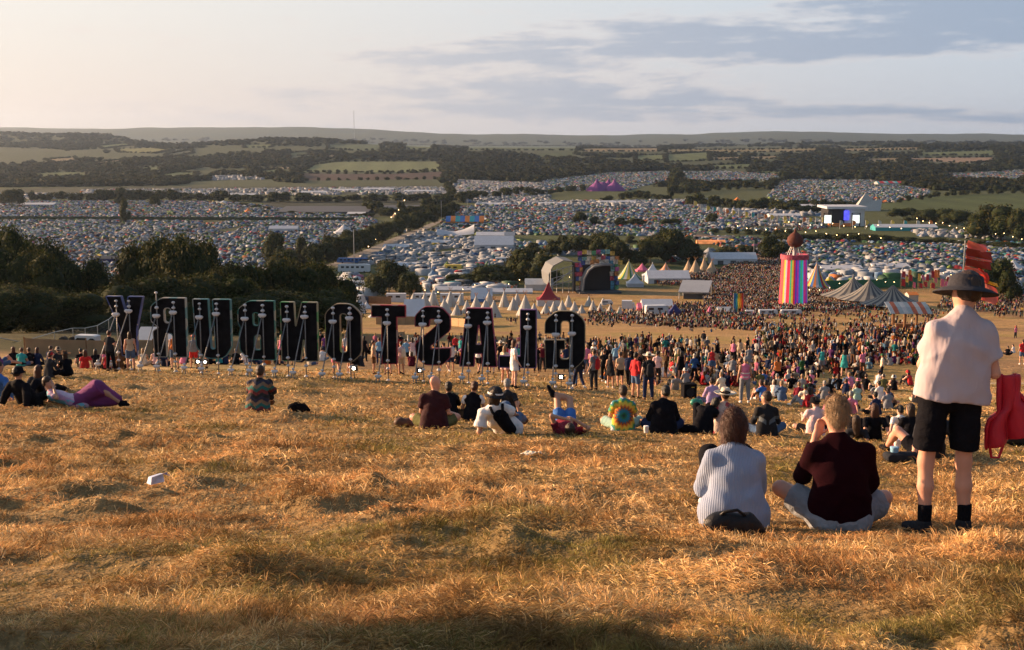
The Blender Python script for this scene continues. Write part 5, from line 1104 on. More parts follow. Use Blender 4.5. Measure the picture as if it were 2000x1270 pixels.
EXPL = [
 # left group before the fence
 (28, 714, CL, 'tee', 'black', 'trousers', 'black', 'long', 'auburn'), (42, 716, CL, 'tee', 'teal', 'shorts', 'denim', 'short', 'auburn'), (60, 715, HK, 'tee', 'black', 'trousers', 'charcoal', 'short', 'brown'), (72, 715, CL, 'longsleeve', 'navy', 'trousers', 'black', 'long', 'auburn'),
 (96, 736, CL, 'longsleeve', 'charcoal', 'trousers', 'black', 'short', 'auburn', 'cap', 'red'), (98, 712, CL, 'tee', 'navy', 'shorts', 'black', 'short', 'brown'), (116, 716, CL, 'tee', 'charcoal', 'trousers', 'black', 'short', 'brown', 'bucket', 'beige'), (132, 736, HK, 'tee', 'black', 'trousers', 'black', 'long', 'brown', 'wide', 'brown'),
 (158, 712, LB, 'tee', 'black', 'trousers', 'black', 'short', 'black'), (166, 720, LB, 'tee', 'red', 'trousers', 'black', 'long', 'auburn'), (188, 718, HK, 'longsleeve', 'black', 'trousers', 'black', 'long', 'black'), (203, 718, CL, 'tee', 'pink', 'shorts', 'denim', 'long', 'auburn'), (211, 722, CL, 'vest', 'red', 'shorts', 'black', 'short', 'brown'),
 (2, 716, LB, 'tee', 'purple', 'shorts', 'denim', 'long', 'brown'),
 (216, 726, FA, 'tee', 'charcoal', 'trousers', 'black', 'short', 'auburn'), (234, 722, CL, 'tee', 'brown', 'shorts', 'black', 'long', 'brown'), (256, 724, S_, 'vest', 'beige', 'shorts', 'denim', 'long', 'brown'),
 (280, 715, CL, 'vest', 'cream', 'shorts', 'beige', 'long', 'blond'), (305, 714, CL, 'vest', 'pale pink', 'trousers', 'black', 'bun', 'blond'), (323, 716, LB, 'tee', 'navy', 'shorts', 'black', 'short', 'auburn'), (342, 722, S_, 'vest', 'orange', 'shorts', 'denim', 'long', 'auburn'), (358, 712, HK, 'tee', 'pink', 'trousers', 'black', 'short', 'brown'),
 (379, 721, S_, 'longsleeve', 'grey', 'shorts', 'red', 'short', 'black', 'cap', 'red'), (398, 720, S_, 'tee', 'beige', 'shorts', 'denim', 'long', 'brown'), (410, 712, HK, 'tee', 'black', 'trousers', 'black', 'long', 'black'), (428, 712, CL, 'vest', 'teal', 'trousers', 'black', 'short', 'brown'), (440, 712, HK, 'tee', 'navy', 'trousers', 'black', 'short', 'brown'),
 (461, 712, CL, 'tee', 'black', 'shorts', 'black', 'short', 'black'), (478, 710, CL, 'tee', 'white', 'shorts', 'denim', 'short', 'brown'), (502, 712, RE, 'tee', 'navy', 'shorts', 'denim', 'short', 'auburn'), (522, 712, LB, 'tee', 'orange', 'trousers', 'black', 'short', 'brown'), (540, 712, CL, 'tee', 'charcoal', 'trousers', 'navy', 'short', 'black'),
 (551, 714, S_, 'vest', 'pink', 'shorts', 'black', 'long', 'blond'), (566, 713, S_, 'tee', 'charcoal', 'shorts', 'denim', 'short', 'brown'), (585, 708, CL, 'tee', 'navy', 'trousers', 'black', 'short', 'brown'), (594, 702, S_, 'tee', 'white', 'trousers', 'beige', 'short', 'brown'), (604, 714, CL, 'tee', 'cream', 'shorts', 'denim', 'short', 'auburn'),
 (629, 706, CL, 'tee', 'white', 'trousers', 'grey', 'short', 'brown'), (627, 692, S_, 'tee', 'black', 'trousers', 'black', 'short', 'black'), (636, 700, S_, 'tee', 'purple', 'shorts', 'navy', 'short', 'auburn'), (657, 732, W_, 'tee', 'pink', 'skirt', 'pink', 'long', 'black'), (682, 730, S_, 'tee', 'beige', 'shorts', 'khaki', 'long', 'blond'), (676, 700, S_, 'tee', 'white', 'shorts', 'red', 'short', 'auburn'),
 (706, 716, HK, 'longsleeve', 'charcoal', 'trousers', 'black', 'bun', 'auburn'), (712, 706, S_, 'tee', 'black', 'trousers', 'black', 'long', 'black'), (730, 731, S_, 'tee', 'beige', 'shorts', 'brown', 'short', 'auburn'), (741, 712, S_, 'tee', 'sky blue', 'trousers', 'navy', 'short', 'brown'), (758, 732, S_, 'tee', 'olive', 'shorts', 'brown', 'short', 'brown'), (770, 731, W_, 'tee', 'khaki', 'shorts', 'denim', 'short', 'brown'),
 (784, 732, S_, 'tee', 'pale pink', 'shorts', 'beige', 'short', 'black'), (793, 714, S_, 'tee', 'sky blue', 'shorts', 'black', 'short', 'black'), (783, 690, S_, 'tee', 'black', 'trousers', 'black', 'short', 'black'), (806, 712, S_, 'vest', 'pale pink', 'shorts', 'white', 'long', 'brown'), (818, 700, S_, 'tee', 'maroon', 'shorts', 'black', 'long', 'auburn'), (804, 716, HK, 'tee', 'maroon', 'trousers', 'black', 'long', 'brown'),
 (812, 690, S_, 'tee', 'black', 'shorts', 'red', 'short', 'black', 'cap', 'black'), (826, 702, S_, 'vest', 'yellow', 'shorts', 'denim', 'short', 'auburn'), (868, 726, W_, 'tee', 'pale pink', 'shorts', 'denim', 'short', 'black', 'cap', 'black'), (881, 726, S_, 'longsleeve', 'white', 'shorts', 'navy', 'short', 'brown'), (890, 694, S_, 'longsleeve', 'red', 'trousers', 'navy', 'short', 'auburn'),
 (900, 700, S_, 'tee', 'teal', 'shorts', 'denim', 'short', 'brown'), (896, 712, CL, 'tee', 'black', 'trousers', 'black', 'long', 'brown'), (935, 730, W_, 'vest', 'white', 'shorts', 'black', 'short', 'black'), (961, 730, W_, 'tee', 'brown', 'shorts', 'charcoal', 'short', 'brown'),
 (986, 748, FA, 'longsleeve', 'cream', 'skirt', 'pale pink', 'long', 'blond'), (1004, 758, S_, 'tee', 'white', 'skirt', 'white', 'long', 'auburn'), (978, 726, S_, 'tee', 'black', 'trousers', 'black', 'short', 'brown', 'wide', 'cream'), (988, 722, S_, 'vest', 'red', 'trousers', 'charcoal', 'short', 'black'), (1000, 730, AR, 'longsleeve', 'purple', 'trousers', 'black', 'short', 'black'),
 (1010, 726, S_, 'longsleeve', 'teal', 'trousers', 'navy', 'short', 'brown'), (995, 700, S_, 'tee', 'black', 'trousers', 'black', 'short', 'brown'), (1048, 728, S_, 'tee', 'black', 'trousers', 'black', 'short', 'brown'), (1060, 726, S_, 'vest', 'maroon', 'trousers', 'charcoal', 'short', 'auburn', 'cap', 'red'), (1072, 712, S_, 'tee', 'red', 'shorts', 'black', 'short', 'brown', 'cap', 'white'), (1106, 726, S_, 'tee', 'navy', 'trousers', 'black', 'short', 'black', 'cap', 'red'),
 (1120, 755, W_, 'tee', 'grey', 'trousers', 'denim', 'short', 'brown'), (1130, 758, W_, 'longsleeve', 'charcoal', 'trousers', 'navy', 'short', 'brown'),
 (998, 634, S_, 'tee', 'black', 'shorts', 'navy', 'short', 'brown'), (1007, 634, S_, 'tee', 'charcoal', 'trousers', 'navy', 'short', 'auburn'),
 # right of the sign
 (1160, 762, S_, 'tee', 'grey', 'trousers', 'charcoal', 'short', 'brown'), (1146, 722, FA, 'tee', 'black', 'trousers', 'black', 'short', 'brown', None, None, 'brown'), (1192, 758, S_, 'vest', 'charcoal', 'skirt', 'charcoal', 'long', 'brown'), (1211, 756, S_, 'tee', 'beige', 'shorts', 'black', 'short', 'brown'), (1180, 748, W_, 'tee', 'black', 'trousers', 'black', 'short', 'brown'),
 (1202, 720, AR, 'longsleeve', 'sky blue', 'trousers', 'denim', 'short', 'grey'), (1189, 700, AR, 'tee', 'white', 'trousers', 'navy', 'short', 'black'), (1201, 702, S_, 'tee', 'grey', 'shorts', 'black', 'short', 'brown'), (1241, 778, S_, 'longsleeve', 'red', 'shorts', 'denim', 'short', 'black'), (1266, 782, S_, 'tee', 'charcoal', 'trousers', 'navy', 'short', 'brown', 'wide', 'cream'),
 (1283, 750, S_, 'tee', 'pale pink', 'trousers', 'charcoal', 'short', 'black'), (1228, 758, W_, 'longsleeve', 'navy', 'trousers', 'black', 'short', 'brown', 'cap', 'charcoal'), (1232, 728, S_, 'tee', 'black', 'trousers', 'black', 'short', 'black', 'cap', 'black'), (1298, 738, CL, 'tee', 'white', 'shorts', 'cream', 'short', 'brown'), (1244, 688, S_, 'vest', 'sky blue', 'shorts', 'denim', 'long', 'brown'),
 (1254, 680, S_, 'longsleeve', 'charcoal', 'trousers', 'black', 'short', 'brown'), (1267, 682, S_, 'vest', 'maroon', 'shorts', 'charcoal', 'short', 'brown'), (1258, 698, CL, 'tee', 'yellow', 'trousers', 'black', 'short', 'black', 'cap', 'yellow'), (1330, 744, S_, 'vest', 'black', 'skirt', 'black', 'long', 'black'), (1325, 738, S_, 'tee', 'olive', 'trousers', 'denim', 'long', 'blond'),
 (1362, 745, S_, 'vest', 'black', 'shorts', 'black', 'long', 'black'), (1390, 735, S_, 'vest', 'red', 'skirt', 'denim', 'bun', 'brown'), (1430, 752, S_, 'tee', 'grey', 'shorts', 'charcoal', 'short', 'brown'), (1462, 726, S_, 'tee', 'grey', 'skirt', 'grey', 'short', 'brown'), (1444, 704, S_, 'longsleeve', 'beige', 'trousers', 'beige', 'long', 'auburn'), (1460, 700, AR, 'tee', 'black', 'trousers', 'black', 'short', 'black'),
 (1478, 692, S_, 'tee', 'white', 'trousers', 'denim', 'short', 'brown', 'cap', 'sky blue'), (1374, 678, S_, 'longsleeve', 'charcoal', 'shorts', 'grey', 'short', 'brown', 'cap', 'black'), (1400, 674, CL, 'tee', 'grey', 'trousers', 'denim', 'long', 'auburn'),
 (1454, 788, S_, 'vest', 'pink', 'trousers', 'grey', 'short', 'grey'), (1391, 790, CL, 'longsleeve', 'lilac', 'trousers', 'navy', 'short', 'brown', 'cap', 'navy'), (1318, 762, LB, 'tee', 'grey', 'trousers', 'charcoal', 'short', 'black'),
 (1410, 762, CL, 'tee', 'cream', 'shorts', 'grey', 'short', 'blond'), (1489, 778, CL, 'tee', 'burgundy', 'trousers', 'charcoal', 'short', 'auburn'), (1492, 752, CL, 'tee', 'blue', 'trousers', 'navy', 'short', 'brown'), (1512, 776, CL, 'tee', 'white', 'trousers', 'black', 'long', 'brown'), (1515, 760, LB, 'tee', 'cream', 'trousers', 'charcoal', 'short', 'grey'), (1559, 782, CL, 'longsleeve', 'burgundy', 'trousers', 'charcoal', 'short', 'blond'), (1566, 762, CL, 'tee', 'grey', 'trousers', 'beige', 'bun', 'blond'), (1581, 774, HK, 'tee', 'black', 'trousers', 'denim', 'short', 'black'),
 (1620, 774, CL, 'tee', 'black', 'trousers', 'black', 'long', 'black'), (1674, 784, CL, 'tee', 'mint', 'trousers', 'black', 'short', 'black'), (1719, 782, CL, 'tee', 'white', 'trousers', 'charcoal', 'short', 'black'), (1661, 758, CL, 'longsleeve', 'lilac', 'trousers', 'denim', 'short', 'black'), (1690, 762, CL, 'tee', 'black', 'trousers', 'black', 'short', 'brown'), (1725, 762, CL, 'tee', 'olive', 'trousers', 'charcoal', 'short', 'brown', 'cap', 'white'), (1722, 742, S_, 'tee', 'cream', 'trousers', 'black', 'short', 'green', 'cap', 'green'),
 (1648, 738, S_, 'vest', 'teal', 'skirt', 'teal', 'long', 'black'), (1684, 732, AR, 'tee', 'pink', 'shorts', 'brown', 'short', 'brown'), (1625, 700, S_, 'tee', 'white', 'skirt', 'white', 'long', 'brown'), (1628, 706, S_, 'tee', 'navy', 'shorts', 'beige', 'short', 'sky blue', 'cap', 'sky blue'), (1595, 712, CL, 'tee', 'charcoal', 'trousers', 'black', 'short', 'brown'),
 (1502, 682, AR, 'tee', 'charcoal', 'shorts', 'denim', 'short', 'brown'), (1515, 684, S_, 'tee', 'maroon', 'shorts', 'beige', 'short', 'brown'), (1680, 672, S_, 'tee', 'white', 'shorts', 'black', 'short', 'brown'), (1728, 668, S_, 'tee', 'navy', 'trousers', 'charcoal', 'short', 'black'), (1802, 815, S_, 'tee', 'black', 'trousers', 'black', 'short', 'auburn', 'cap', 'brown'),
 (1610, 830, CL, 'tee', 'pink', 'trousers', 'black', 'short', 'auburn'), (1662, 808, LB, 'tee', 'pink', 'trousers', 'black', 'short', 'grey'), (1712, 812, CL, 'tee', 'navy', 'trousers', 'black', 'short', 'black'), (1734, 800, CL, 'tee', 'grey', 'trousers', 'black', 'short', 'brown', 'cap', 'black'), (1996, 712, S_, 'tee', 'red', 'shorts', 'denim', 'short', 'brown'), (1980, 690, CL, 'tee', 'white', 'trousers', 'denim', 'short', 'brown'), (1968, 694, CL, 'tee', 'black', 'trousers', 'black', 'short', 'brown'),
]
for e in EXPL:
    e = list(e)
    while len(e) < 11: e.append([None, None, None, None, None, None, None, None, None, None, None][len(e)])
    if e[7] is None: e[7] = 'short'
    hc = e[8] if e[8] in HAIR else 'brown'
    sk = e[11] if len(e) > 11 else random.choice(('tan', 'tan', 'ruddy', 'fair'))
    if e[0] == 1454: lb = 'steward standing in a pink safety vest with pale bands over black, grey trousers'
    else: lb = None
    o = put(e[0], e[1], e[2], e[3], e[4], e[5], e[6], e[7], hc, e[9], e[10], sk, label=lb)
    if e[0] == 1454:
        for z in (1.02, 1.16): mb = MB(); mb.lathe([(.172, -.02), (.175, .02)], 20, (0, 0, z), sx=1, sy=.80); link('pale_band', mb.mesh('pale_band', [mat('reflective_band', (.7, .66, .62), .4, 0)], True), o)
TOPS = [('tee', 9), ('longsleeve', 4), ('vest', 3)]; COLW = [('black', 24), ('white', 10), ('charcoal', 12), ('grey', 6), ('navy', 7), ('red', 5), ('pink', 4), ('maroon', 4), ('blue', 3), ('sky blue', 3), ('teal', 3), ('green', 2), ('olive', 3), ('beige', 4), ('cream', 4), ('orange', 2), ('yellow', 1), ('purple', 2), ('denim', 2), ('brown', 3)]
BOTC = ['black', 'denim', 'navy', 'charcoal', 'beige', 'khaki', 'grey', 'brown', 'black']
def wch(L_): return random.choices([a for a, _ in L_], [b for _, b in L_])[0]
SITS = [(CL, 6), (HK, 5), (LB, 3), (RE, 1)]; STANDS = [(S_, 6), (W_, 2), (FA, 2), (AR, 1)]
REG = [([(1150, 690), (1300, 670), (1330, 760), (1180, 770), (1140, 740)], 34, .35), ([(1290, 690), (1480, 690), (1480, 752), (1300, 758)], 52, .75), ([(1480, 700), (1700, 695), (1690, 735), (1600, 756), (1480, 756)], 50, .9),
 ([(1560, 672), (1900, 668), (1930, 712), (1700, 716), (1560, 690)], 28, .75), ([(1460, 752), (1800, 748), (1800, 800), (1640, 796), (1500, 806)], 42, 1.), ([(600, 698), (900, 700), (900, 722), (600, 716)], 14, .5), ([(1060, 700), (1150, 690), (1150, 732), (1050, 724)], 12, .3), ([(1940, 660), (2000, 650), (2000, 690), (1940, 690)], 4, .3)]
tot = sum(r[1] for r in REG); left = 300 - NPEOPLE[0]
for poly, n, sit in REG:
    want = round(n * left / tot); got = 0; xs = [q[0] for q in poly]; ys = [q[1] for q in poly]
    for _ in range(want * 40):
        if got >= want or NPEOPLE[0] >= 300: break
        px, py = random.uniform(min(xs), max(xs)), random.uniform(min(ys), max(ys))
        if not bool(inpoly(np.array(px), np.array(py), poly)): continue
        pose = wch(SITS) if random.random() < sit else wch(STANDS)
        hat = random.choices([None, 'cap', 'bucket', 'wide'], [10, 2, 2, 1])[0]
        if put(px, py, pose, wch(TOPS), wch(COLW), random.choices(['shorts', 'trousers', 'skirt'], [5, 5, 1])[0], random.choice(BOTC), random.choices(['short', 'long', 'bun'], [6, 4, 1])[0], random.choices(['black', 'brown', 'auburn', 'blond', 'grey'], [4, 6, 3, 2, 1])[0],
               hat, random.choice(['black', 'white', 'red', 'cream', 'navy', 'pink', 'green']), random.choice(('tan', 'fair', 'ruddy', 'tan', 'brown')), force=False): got += 1
# backpacks carried on backs
def pack(px, py, Yoff, c, lab, z=1.2):
    q = min([o for o in COL.objects if o.get('category') == 'person' and o.location.y > 40], key=lambda o: (project(*o.location)[0] - px) ** 2 + (project(*o.location)[1] - py) ** 2)
    o = link('backpack', solid('backpack', [rc((0, -.22, z - .15), (0, -.22, z + .12), .13, .11, k=.04, sq=((0, 1, 0), .7))], C(c), .02), None, q.location, q.rotation_euler.z, q.scale[0]); tag(o, lab, 'backpack')
    mb = MB()
    for s in (-.1, .1): mb.tube([(s, -.16, z + .16), (s, -.10, z + .24), (s, .02, z + .25)], .018, 5)
    obj('strap', mb, C(c), o, smooth=True)
pack(1160, 762, 0, 'red', 'red backpack on the person in grey right of letter G'); pack(1266, 782, 0, 'charcoal', 'dark backpack on the person in the straw hat in the standing group')
pack(784, 732, 0, 'cream', 'cream backpack on a person right of letter T'); pack(1228, 758, 0, 'navy', 'navy backpack worn in the standing group right of the sign')
# ================================================================ THE REST OF THE CROWD
def lowperson(pose, res=.085):
    j = POSES[pose]; V, Q = nets(*field(body_prims(j, 1.12, hands=False, fine=False, feet=True), res), res)
    dh = np.linalg.norm(V - j['hea'], axis=1); reg = np.full(len(V), 1)
    knz = max(j['hiL'][2], j['pel'][2])
    if pose in SITSET: reg[(V[:, 1] > .16)] = 2
    else: reg[V[:, 2] < j['pel'][2] + .02] = 2; reg[V[:, 2] < .45] = 3
    for s in 'LR': reg[np.linalg.norm(V - j['wr' + s], axis=1) < .16] = 3
    reg[dh < .17] = 0
    back = (V - j['hea']) @ unit(j['f']) < .03; reg[(dh < .17) & ~back] = 3
    return V, Q, reg
SITSET = (CL, HK, LB)
LOWN = [(lowperson(p, .065), p in SITSET) for p in (S_, W_, FA, CL, HK, LB)]; LOWF = [(lowperson(p, .10), p in SITSET) for p in (S_, W_, FA, CL, HK, LB)]
PAR = .48 * np.array([PAL[c] for c, wgt in COLW for _ in range(wgt)]); HAR = np.array([(.012, .010, .009), (.055, .026, .014), (.055, .026, .014), (.13, .035, .015), (.46, .29, .13), (.6, .55, .45)])
CROWD = [   # outline, people per square metre, share sitting
 ([(690, 686), (1150, 684), (1150, 712), (900, 708), (690, 702)], .20, .45), ([(1150, 684), (1480, 676), (1480, 700), (1150, 706)], .12, .6),
 ([(900, 610), (1150, 612), (1480, 640), (1480, 655), (1150, 640), (900, 625)], .05, .7), ([(1150, 612), (1480, 610), (1500, 648), (1350, 640), (1150, 630)], .34, .7), ([(1480, 604), (1860, 604), (1880, 668), (1560, 668), (1480, 650)], .20, .72),
 ([(1480, 650), (1560, 668), (1560, 690), (1480, 690)], .3, .8), ([(1130, 690), (1000, 700), (960, 690), (1000, 672), (1130, 672)], .03, .5), ([(1490, 500), (1530, 505), (1535, 560), (1660, 580), (1700, 600), (1620, 612), (1480, 612), (1380, 600), (1360, 560), (1290, 560), (1270, 546), (1400, 530), (1460, 508)], .62, .05),
 ([(1570, 560), (1660, 585), (1760, 606), (1570, 606)], .5, .1), ([(820, 553), (1010, 560), (1010, 572), (820, 566)], .30, .0), ([(1840, 585), (2000, 580), (2000, 606), (1960, 615), (1900, 610), (1830, 606)], .30, .05), ([(1940, 604), (2000, 604), (2000, 622), (1940, 622)], .2, .05),
 ([(1290, 468), (1360, 478), (1330, 496), (1260, 482)], .06, 0), ([(1460, 505), (1490, 500), (1500, 540), (1420, 545)], .4, 0), ([(1380, 410), (1440, 420), (1620, 448), (1560, 452), (1400, 440)], .16, 0), ([(1700, 700), (1880, 700), (1880, 712), (1700, 712)], .0, .5), ([(1300, 690), (1480, 690), (1700, 690), (1700, 738), (1560, 756), (1330, 756)], .40, .85), ([(1560, 668), (1900, 660), (1940, 712), (1700, 716), (1560, 690)], .3, .8), ([(1150, 690), (1300, 680), (1320, 750), (1170, 740)], .10, .3), ([(1300, 596), (1480, 600), (1500, 615), (1300, 615)], .3, .3)]
def scatter(poly, dens, jit=.9, pad=0):
    c = [hit(*q) for q in poly]; x0, x1 = min(p[0] for p in c), max(p[0] for p in c); y0, y1 = min(p[1] for p in c), max(p[1] for p in c)
    x0 -= 3; x1 += 3; n = int((x1 - x0) * (y1 - y0) * dens)
    X = rng.uniform(x0, x1, n); Y = rng.uniform(y0, y1, n); px, py = project(X, Y, H(X, Y)); m = inpoly(px, py, poly)
    return X[m], Y[m]
VV, QQ, CC = [], [], []; off = 0
for poly, dens, sit in CROWD:
    if dens <= 0: continue
    X, Y = scatter(poly, dens * 1.6); k = fbm(X / 4, Y / 6, 2, 91) > (.49 if dens < .3 else .30); X, Y = X[k], Y[k]
    if len(SPOTS): 
        SP = np.array(SPOTS); ok = np.array([np.min((SP[:, 0] - a) ** 2 + (SP[:, 1] - b) ** 2) > .6 for a, b in zip(X, Y)]); X, Y = X[ok], Y[ok]
    Z = H(X, Y)
    isit = rng.random(len(X)) < sit
    ch = np.where(isit, rng.integers(3, 6, len(X)), rng.integers(0, 3, len(X)))
    for t, ((V, Q, reg), s_) in [(t_, L_[t_]) + (b_,) if 0 else (t_ + 10 * b_, L_[t_]) for b_, L_ in enumerate((LOWN, LOWF)) for t_ in range(6)]:
        m = (ch == t % 10) & ((Y > 165) == (t >= 10)); n = int(m.sum())
        if not n: continue
        a = rng.normal(0, .9, n); s = rng.uniform(.9, 1.05, n); ca, sa = np.cos(a), np.sin(a)
        P = np.empty((n, len(V), 3)); P[..., 0] = (V[None, :, 0] * ca[:, None] - V[None, :, 1] * sa[:, None]) * s[:, None] + X[m][:, None]; P[..., 1] = (V[None, :, 0] * sa[:, None] + V[None, :, 1] * ca[:, None]) * s[:, None] + Y[m][:, None]; P[..., 2] = V[None, :, 2] * s[:, None] + Z[m][:, None] - .03
        cols = np.stack([HAR[rng.integers(0, len(HAR), n)], PAR[rng.integers(0, len(PAR), n)], PAR[rng.integers(0, len(PAR), n)] * .6, np.tile(np.array([(.24, .13, .085)]), (n, 1))], 1)
        cc = cols[:, reg]
        VV.append(P.reshape(-1, 3)); CC.append(cc.reshape(-1, 3)); QQ.append((Q[None] + (np.arange(n) * len(V))[:, None, None]).reshape(-1, 4) + off); off += n * len(V)
NCROWD = off
g = link('crowd', np_mesh('crowd', np.concatenate(VV), np.concatenate(QQ), [mat('crowd_clothes', attr='Col', rough=.9, var=0, spec=.05)], True, np.concatenate(CC))); tag(g, 'dense far crowd sitting and standing down the hill to the stages', 'crowd', kind='stuff')
print('people', NPEOPLE[0], 'crowd verts', off)
# ================================================================ TENTS, STAGES, VEHICLES
def site(px, py):
    p = hit(px, py); return p, p[1] / F / CT
CAN = {k: mat('canvas_' + k.replace(' ', '_'), v, rough=.75, var=.08, scale=.8, bump=.15, bscale=2, trans=.15) for k, v in
       {'white': (.54, .56, .60), 'cream': (.42, .42, .40), 'mid grey': (.17, .18, .19), 'tan': (.42, .31, .20), 'red': (.42, .03, .04), 'dark red': (.26, .025, .035), 'pink': (.66, .16, .28), 'tan stripe': (.30, .28, .24), 'purple': (.24, .07, .24), 'grey': (.34, .36, .39), 'dark grey': (.08, .085, .095),
        'navy': (.03, .03, .13), 'blue': (.06, .18, .48), 'green': (.05, .18, .09), 'yellow': (.70, .52, .10), 'orange': (.68, .22, .05), 'black': (.02, .02, .024), 'teal': (.05, .35, .38), 'silver': (.5, .52, .56), 'brown': (.16, .08, .05), 'pale grey': (.5, .52, .54)}.items()}
STEEL = mat('galvanised_steel', (.35, .36, .37), .45, .15, 3, metal=.6); TIMBER = mat('rough_timber', (.25, .13, .06), .8, .35, 4, bump=.3, bscale=12)
GLASSD = mat('dark_window', (.02, .025, .03), .15, 0, spec=.6); PANEL = mat('white_painted_panel', (.52, .54, .57), .45, .06, 2); TYRE = mat('tyre_rubber', (.02, .02, .02), .8, 0)
def gable(label, px0, px1, py, hpx, canvas='white', dm=8, wallf=.45, cat='marquee', name='marquee', rz=0, stripes=None, group=None, end=None, win=False):
    p, s = site((px0 + px1) / 2, py); w_ = (px1 - px0) * s; h = hpx * s; hw = h * wallf
    t = thing(name, label, cat, p, R(rz), group)
    n = max(4, int(w_ / 3)); mb = MB(); P = [[(-w_ / 2 + w_ * i / n, y, z) for y, z in ((-dm / 2 - .3, hw - .12), (0, h), (dm / 2 + .3, hw - .12))] for i in range(n + 1)]
    mats_ = [CAN[canvas]] if not stripes else [CAN[c] for c in stripes]
    mb.grid(P, mfun=(lambda i, j: i % len(mats_)) if stripes else None); obj('roof', mb, mats_, t)
    mb = MB(); mb.box(-w_ / 2 + .1, -dm / 2, -.4, w_ / 2 - .1, dm / 2, hw - .15)
    for sgn in (-1, 1): mb.add([(sgn * (w_ / 2 - .05), -dm / 2, hw - .16), (sgn * (w_ / 2 - .05), 0, h - .1), (sgn * (w_ / 2 - .05), dm / 2, hw - .16)], [(0, 1, 2)])
    obj('wall', mb, CAN[end or canvas], t)
    if win:
        for i in range(3): b = MB(); b.box(-w_ * .35 + i * w_ * .27, -dm / 2 - .05, 0, -w_ * .35 + i * w_ * .27 + w_ * .12, -dm / 2 - .004, hw * .7); obj('doorway', b, CAN['dark grey'], t)
    return t
def peak(label, px, py, wpx, hpx, canvas='white', wallf=.3, sides=8, cat='marquee', name='marquee', stripes=None, rz=0, group=None, conc=1.6, pole=True, skirt=None, sy=1.):
    p, s = site(px, py); r = wpx * s / 2; h = hpx * s; hw = h * wallf
    t = thing(name, label, cat, p, R(rz), group); n = sides * (4 if stripes and sides < 12 else 1)
    prof = [(r * q, hw + (h - hw) * max(0., 1 - q) ** conc) for q in (1.03, .8, .6, .4, .22, .08, .01)]
    mb = MB(); k_ = len(stripes) if stripes else 1; mats_ = [CAN[c] for c in stripes] if stripes else [CAN[canvas]]
    mb.lathe(prof, n, sy=sy, mfun=(lambda i, k: k % k_) if stripes else None); obj('canopy', mb, mats_, t, smooth=False)
    if wallf > .02: mb = MB(); mb.lathe([(r * .98, -.5), (r * .98, hw + .02)], n, sy=sy); obj('wall', mb, CAN[skirt or (stripes[0] if stripes else canvas)], t)
    if pole: mb = MB(); mb.tube([(0, 0, h * .9), (0, 0, h * 1.06)], .06 + .01 * h, 6); obj('mast', mb, STEEL, t)
    return t
def tipi(px, py, hpx, wpx, canvas='cream', label='', poles=True):
    p, s = site(px, py); r = wpx * s / 2; h = hpx * s; t = thing('tipi', label, 'tipi', p, random.uniform(-1, 1), 'tipis in the canvas village' if canvas == 'cream' else 'brown tipis by the stages')
    n = 12; mb = MB(); mb.lathe([(r, -.3), (r * .97, .1), (r * .5, h * .5), (r * .05, h)], n); obj('cover', mb, CAN[canvas], t)
    d = MB(); d.add([(-.35 * r, -r * .95, .05), (.35 * r, -r * .95, .05), (.03, -r * .52, h * .47)], [(0, 1, 2)]); obj('door_flap', d, CAN['dark grey' if canvas == 'tan' else 'tan'], t)
    if poles:
        mb = MB()
        for k in range(5): a = k * 1.26; mb.tube([(-r * .25 * math.cos(a), -r * .25 * math.sin(a), h * .75), (r * .28 * math.cos(a), r * .28 * math.sin(a), h * 1.22)], .045, 5)
        obj('poles', mb, TIMBER, t)
    return t
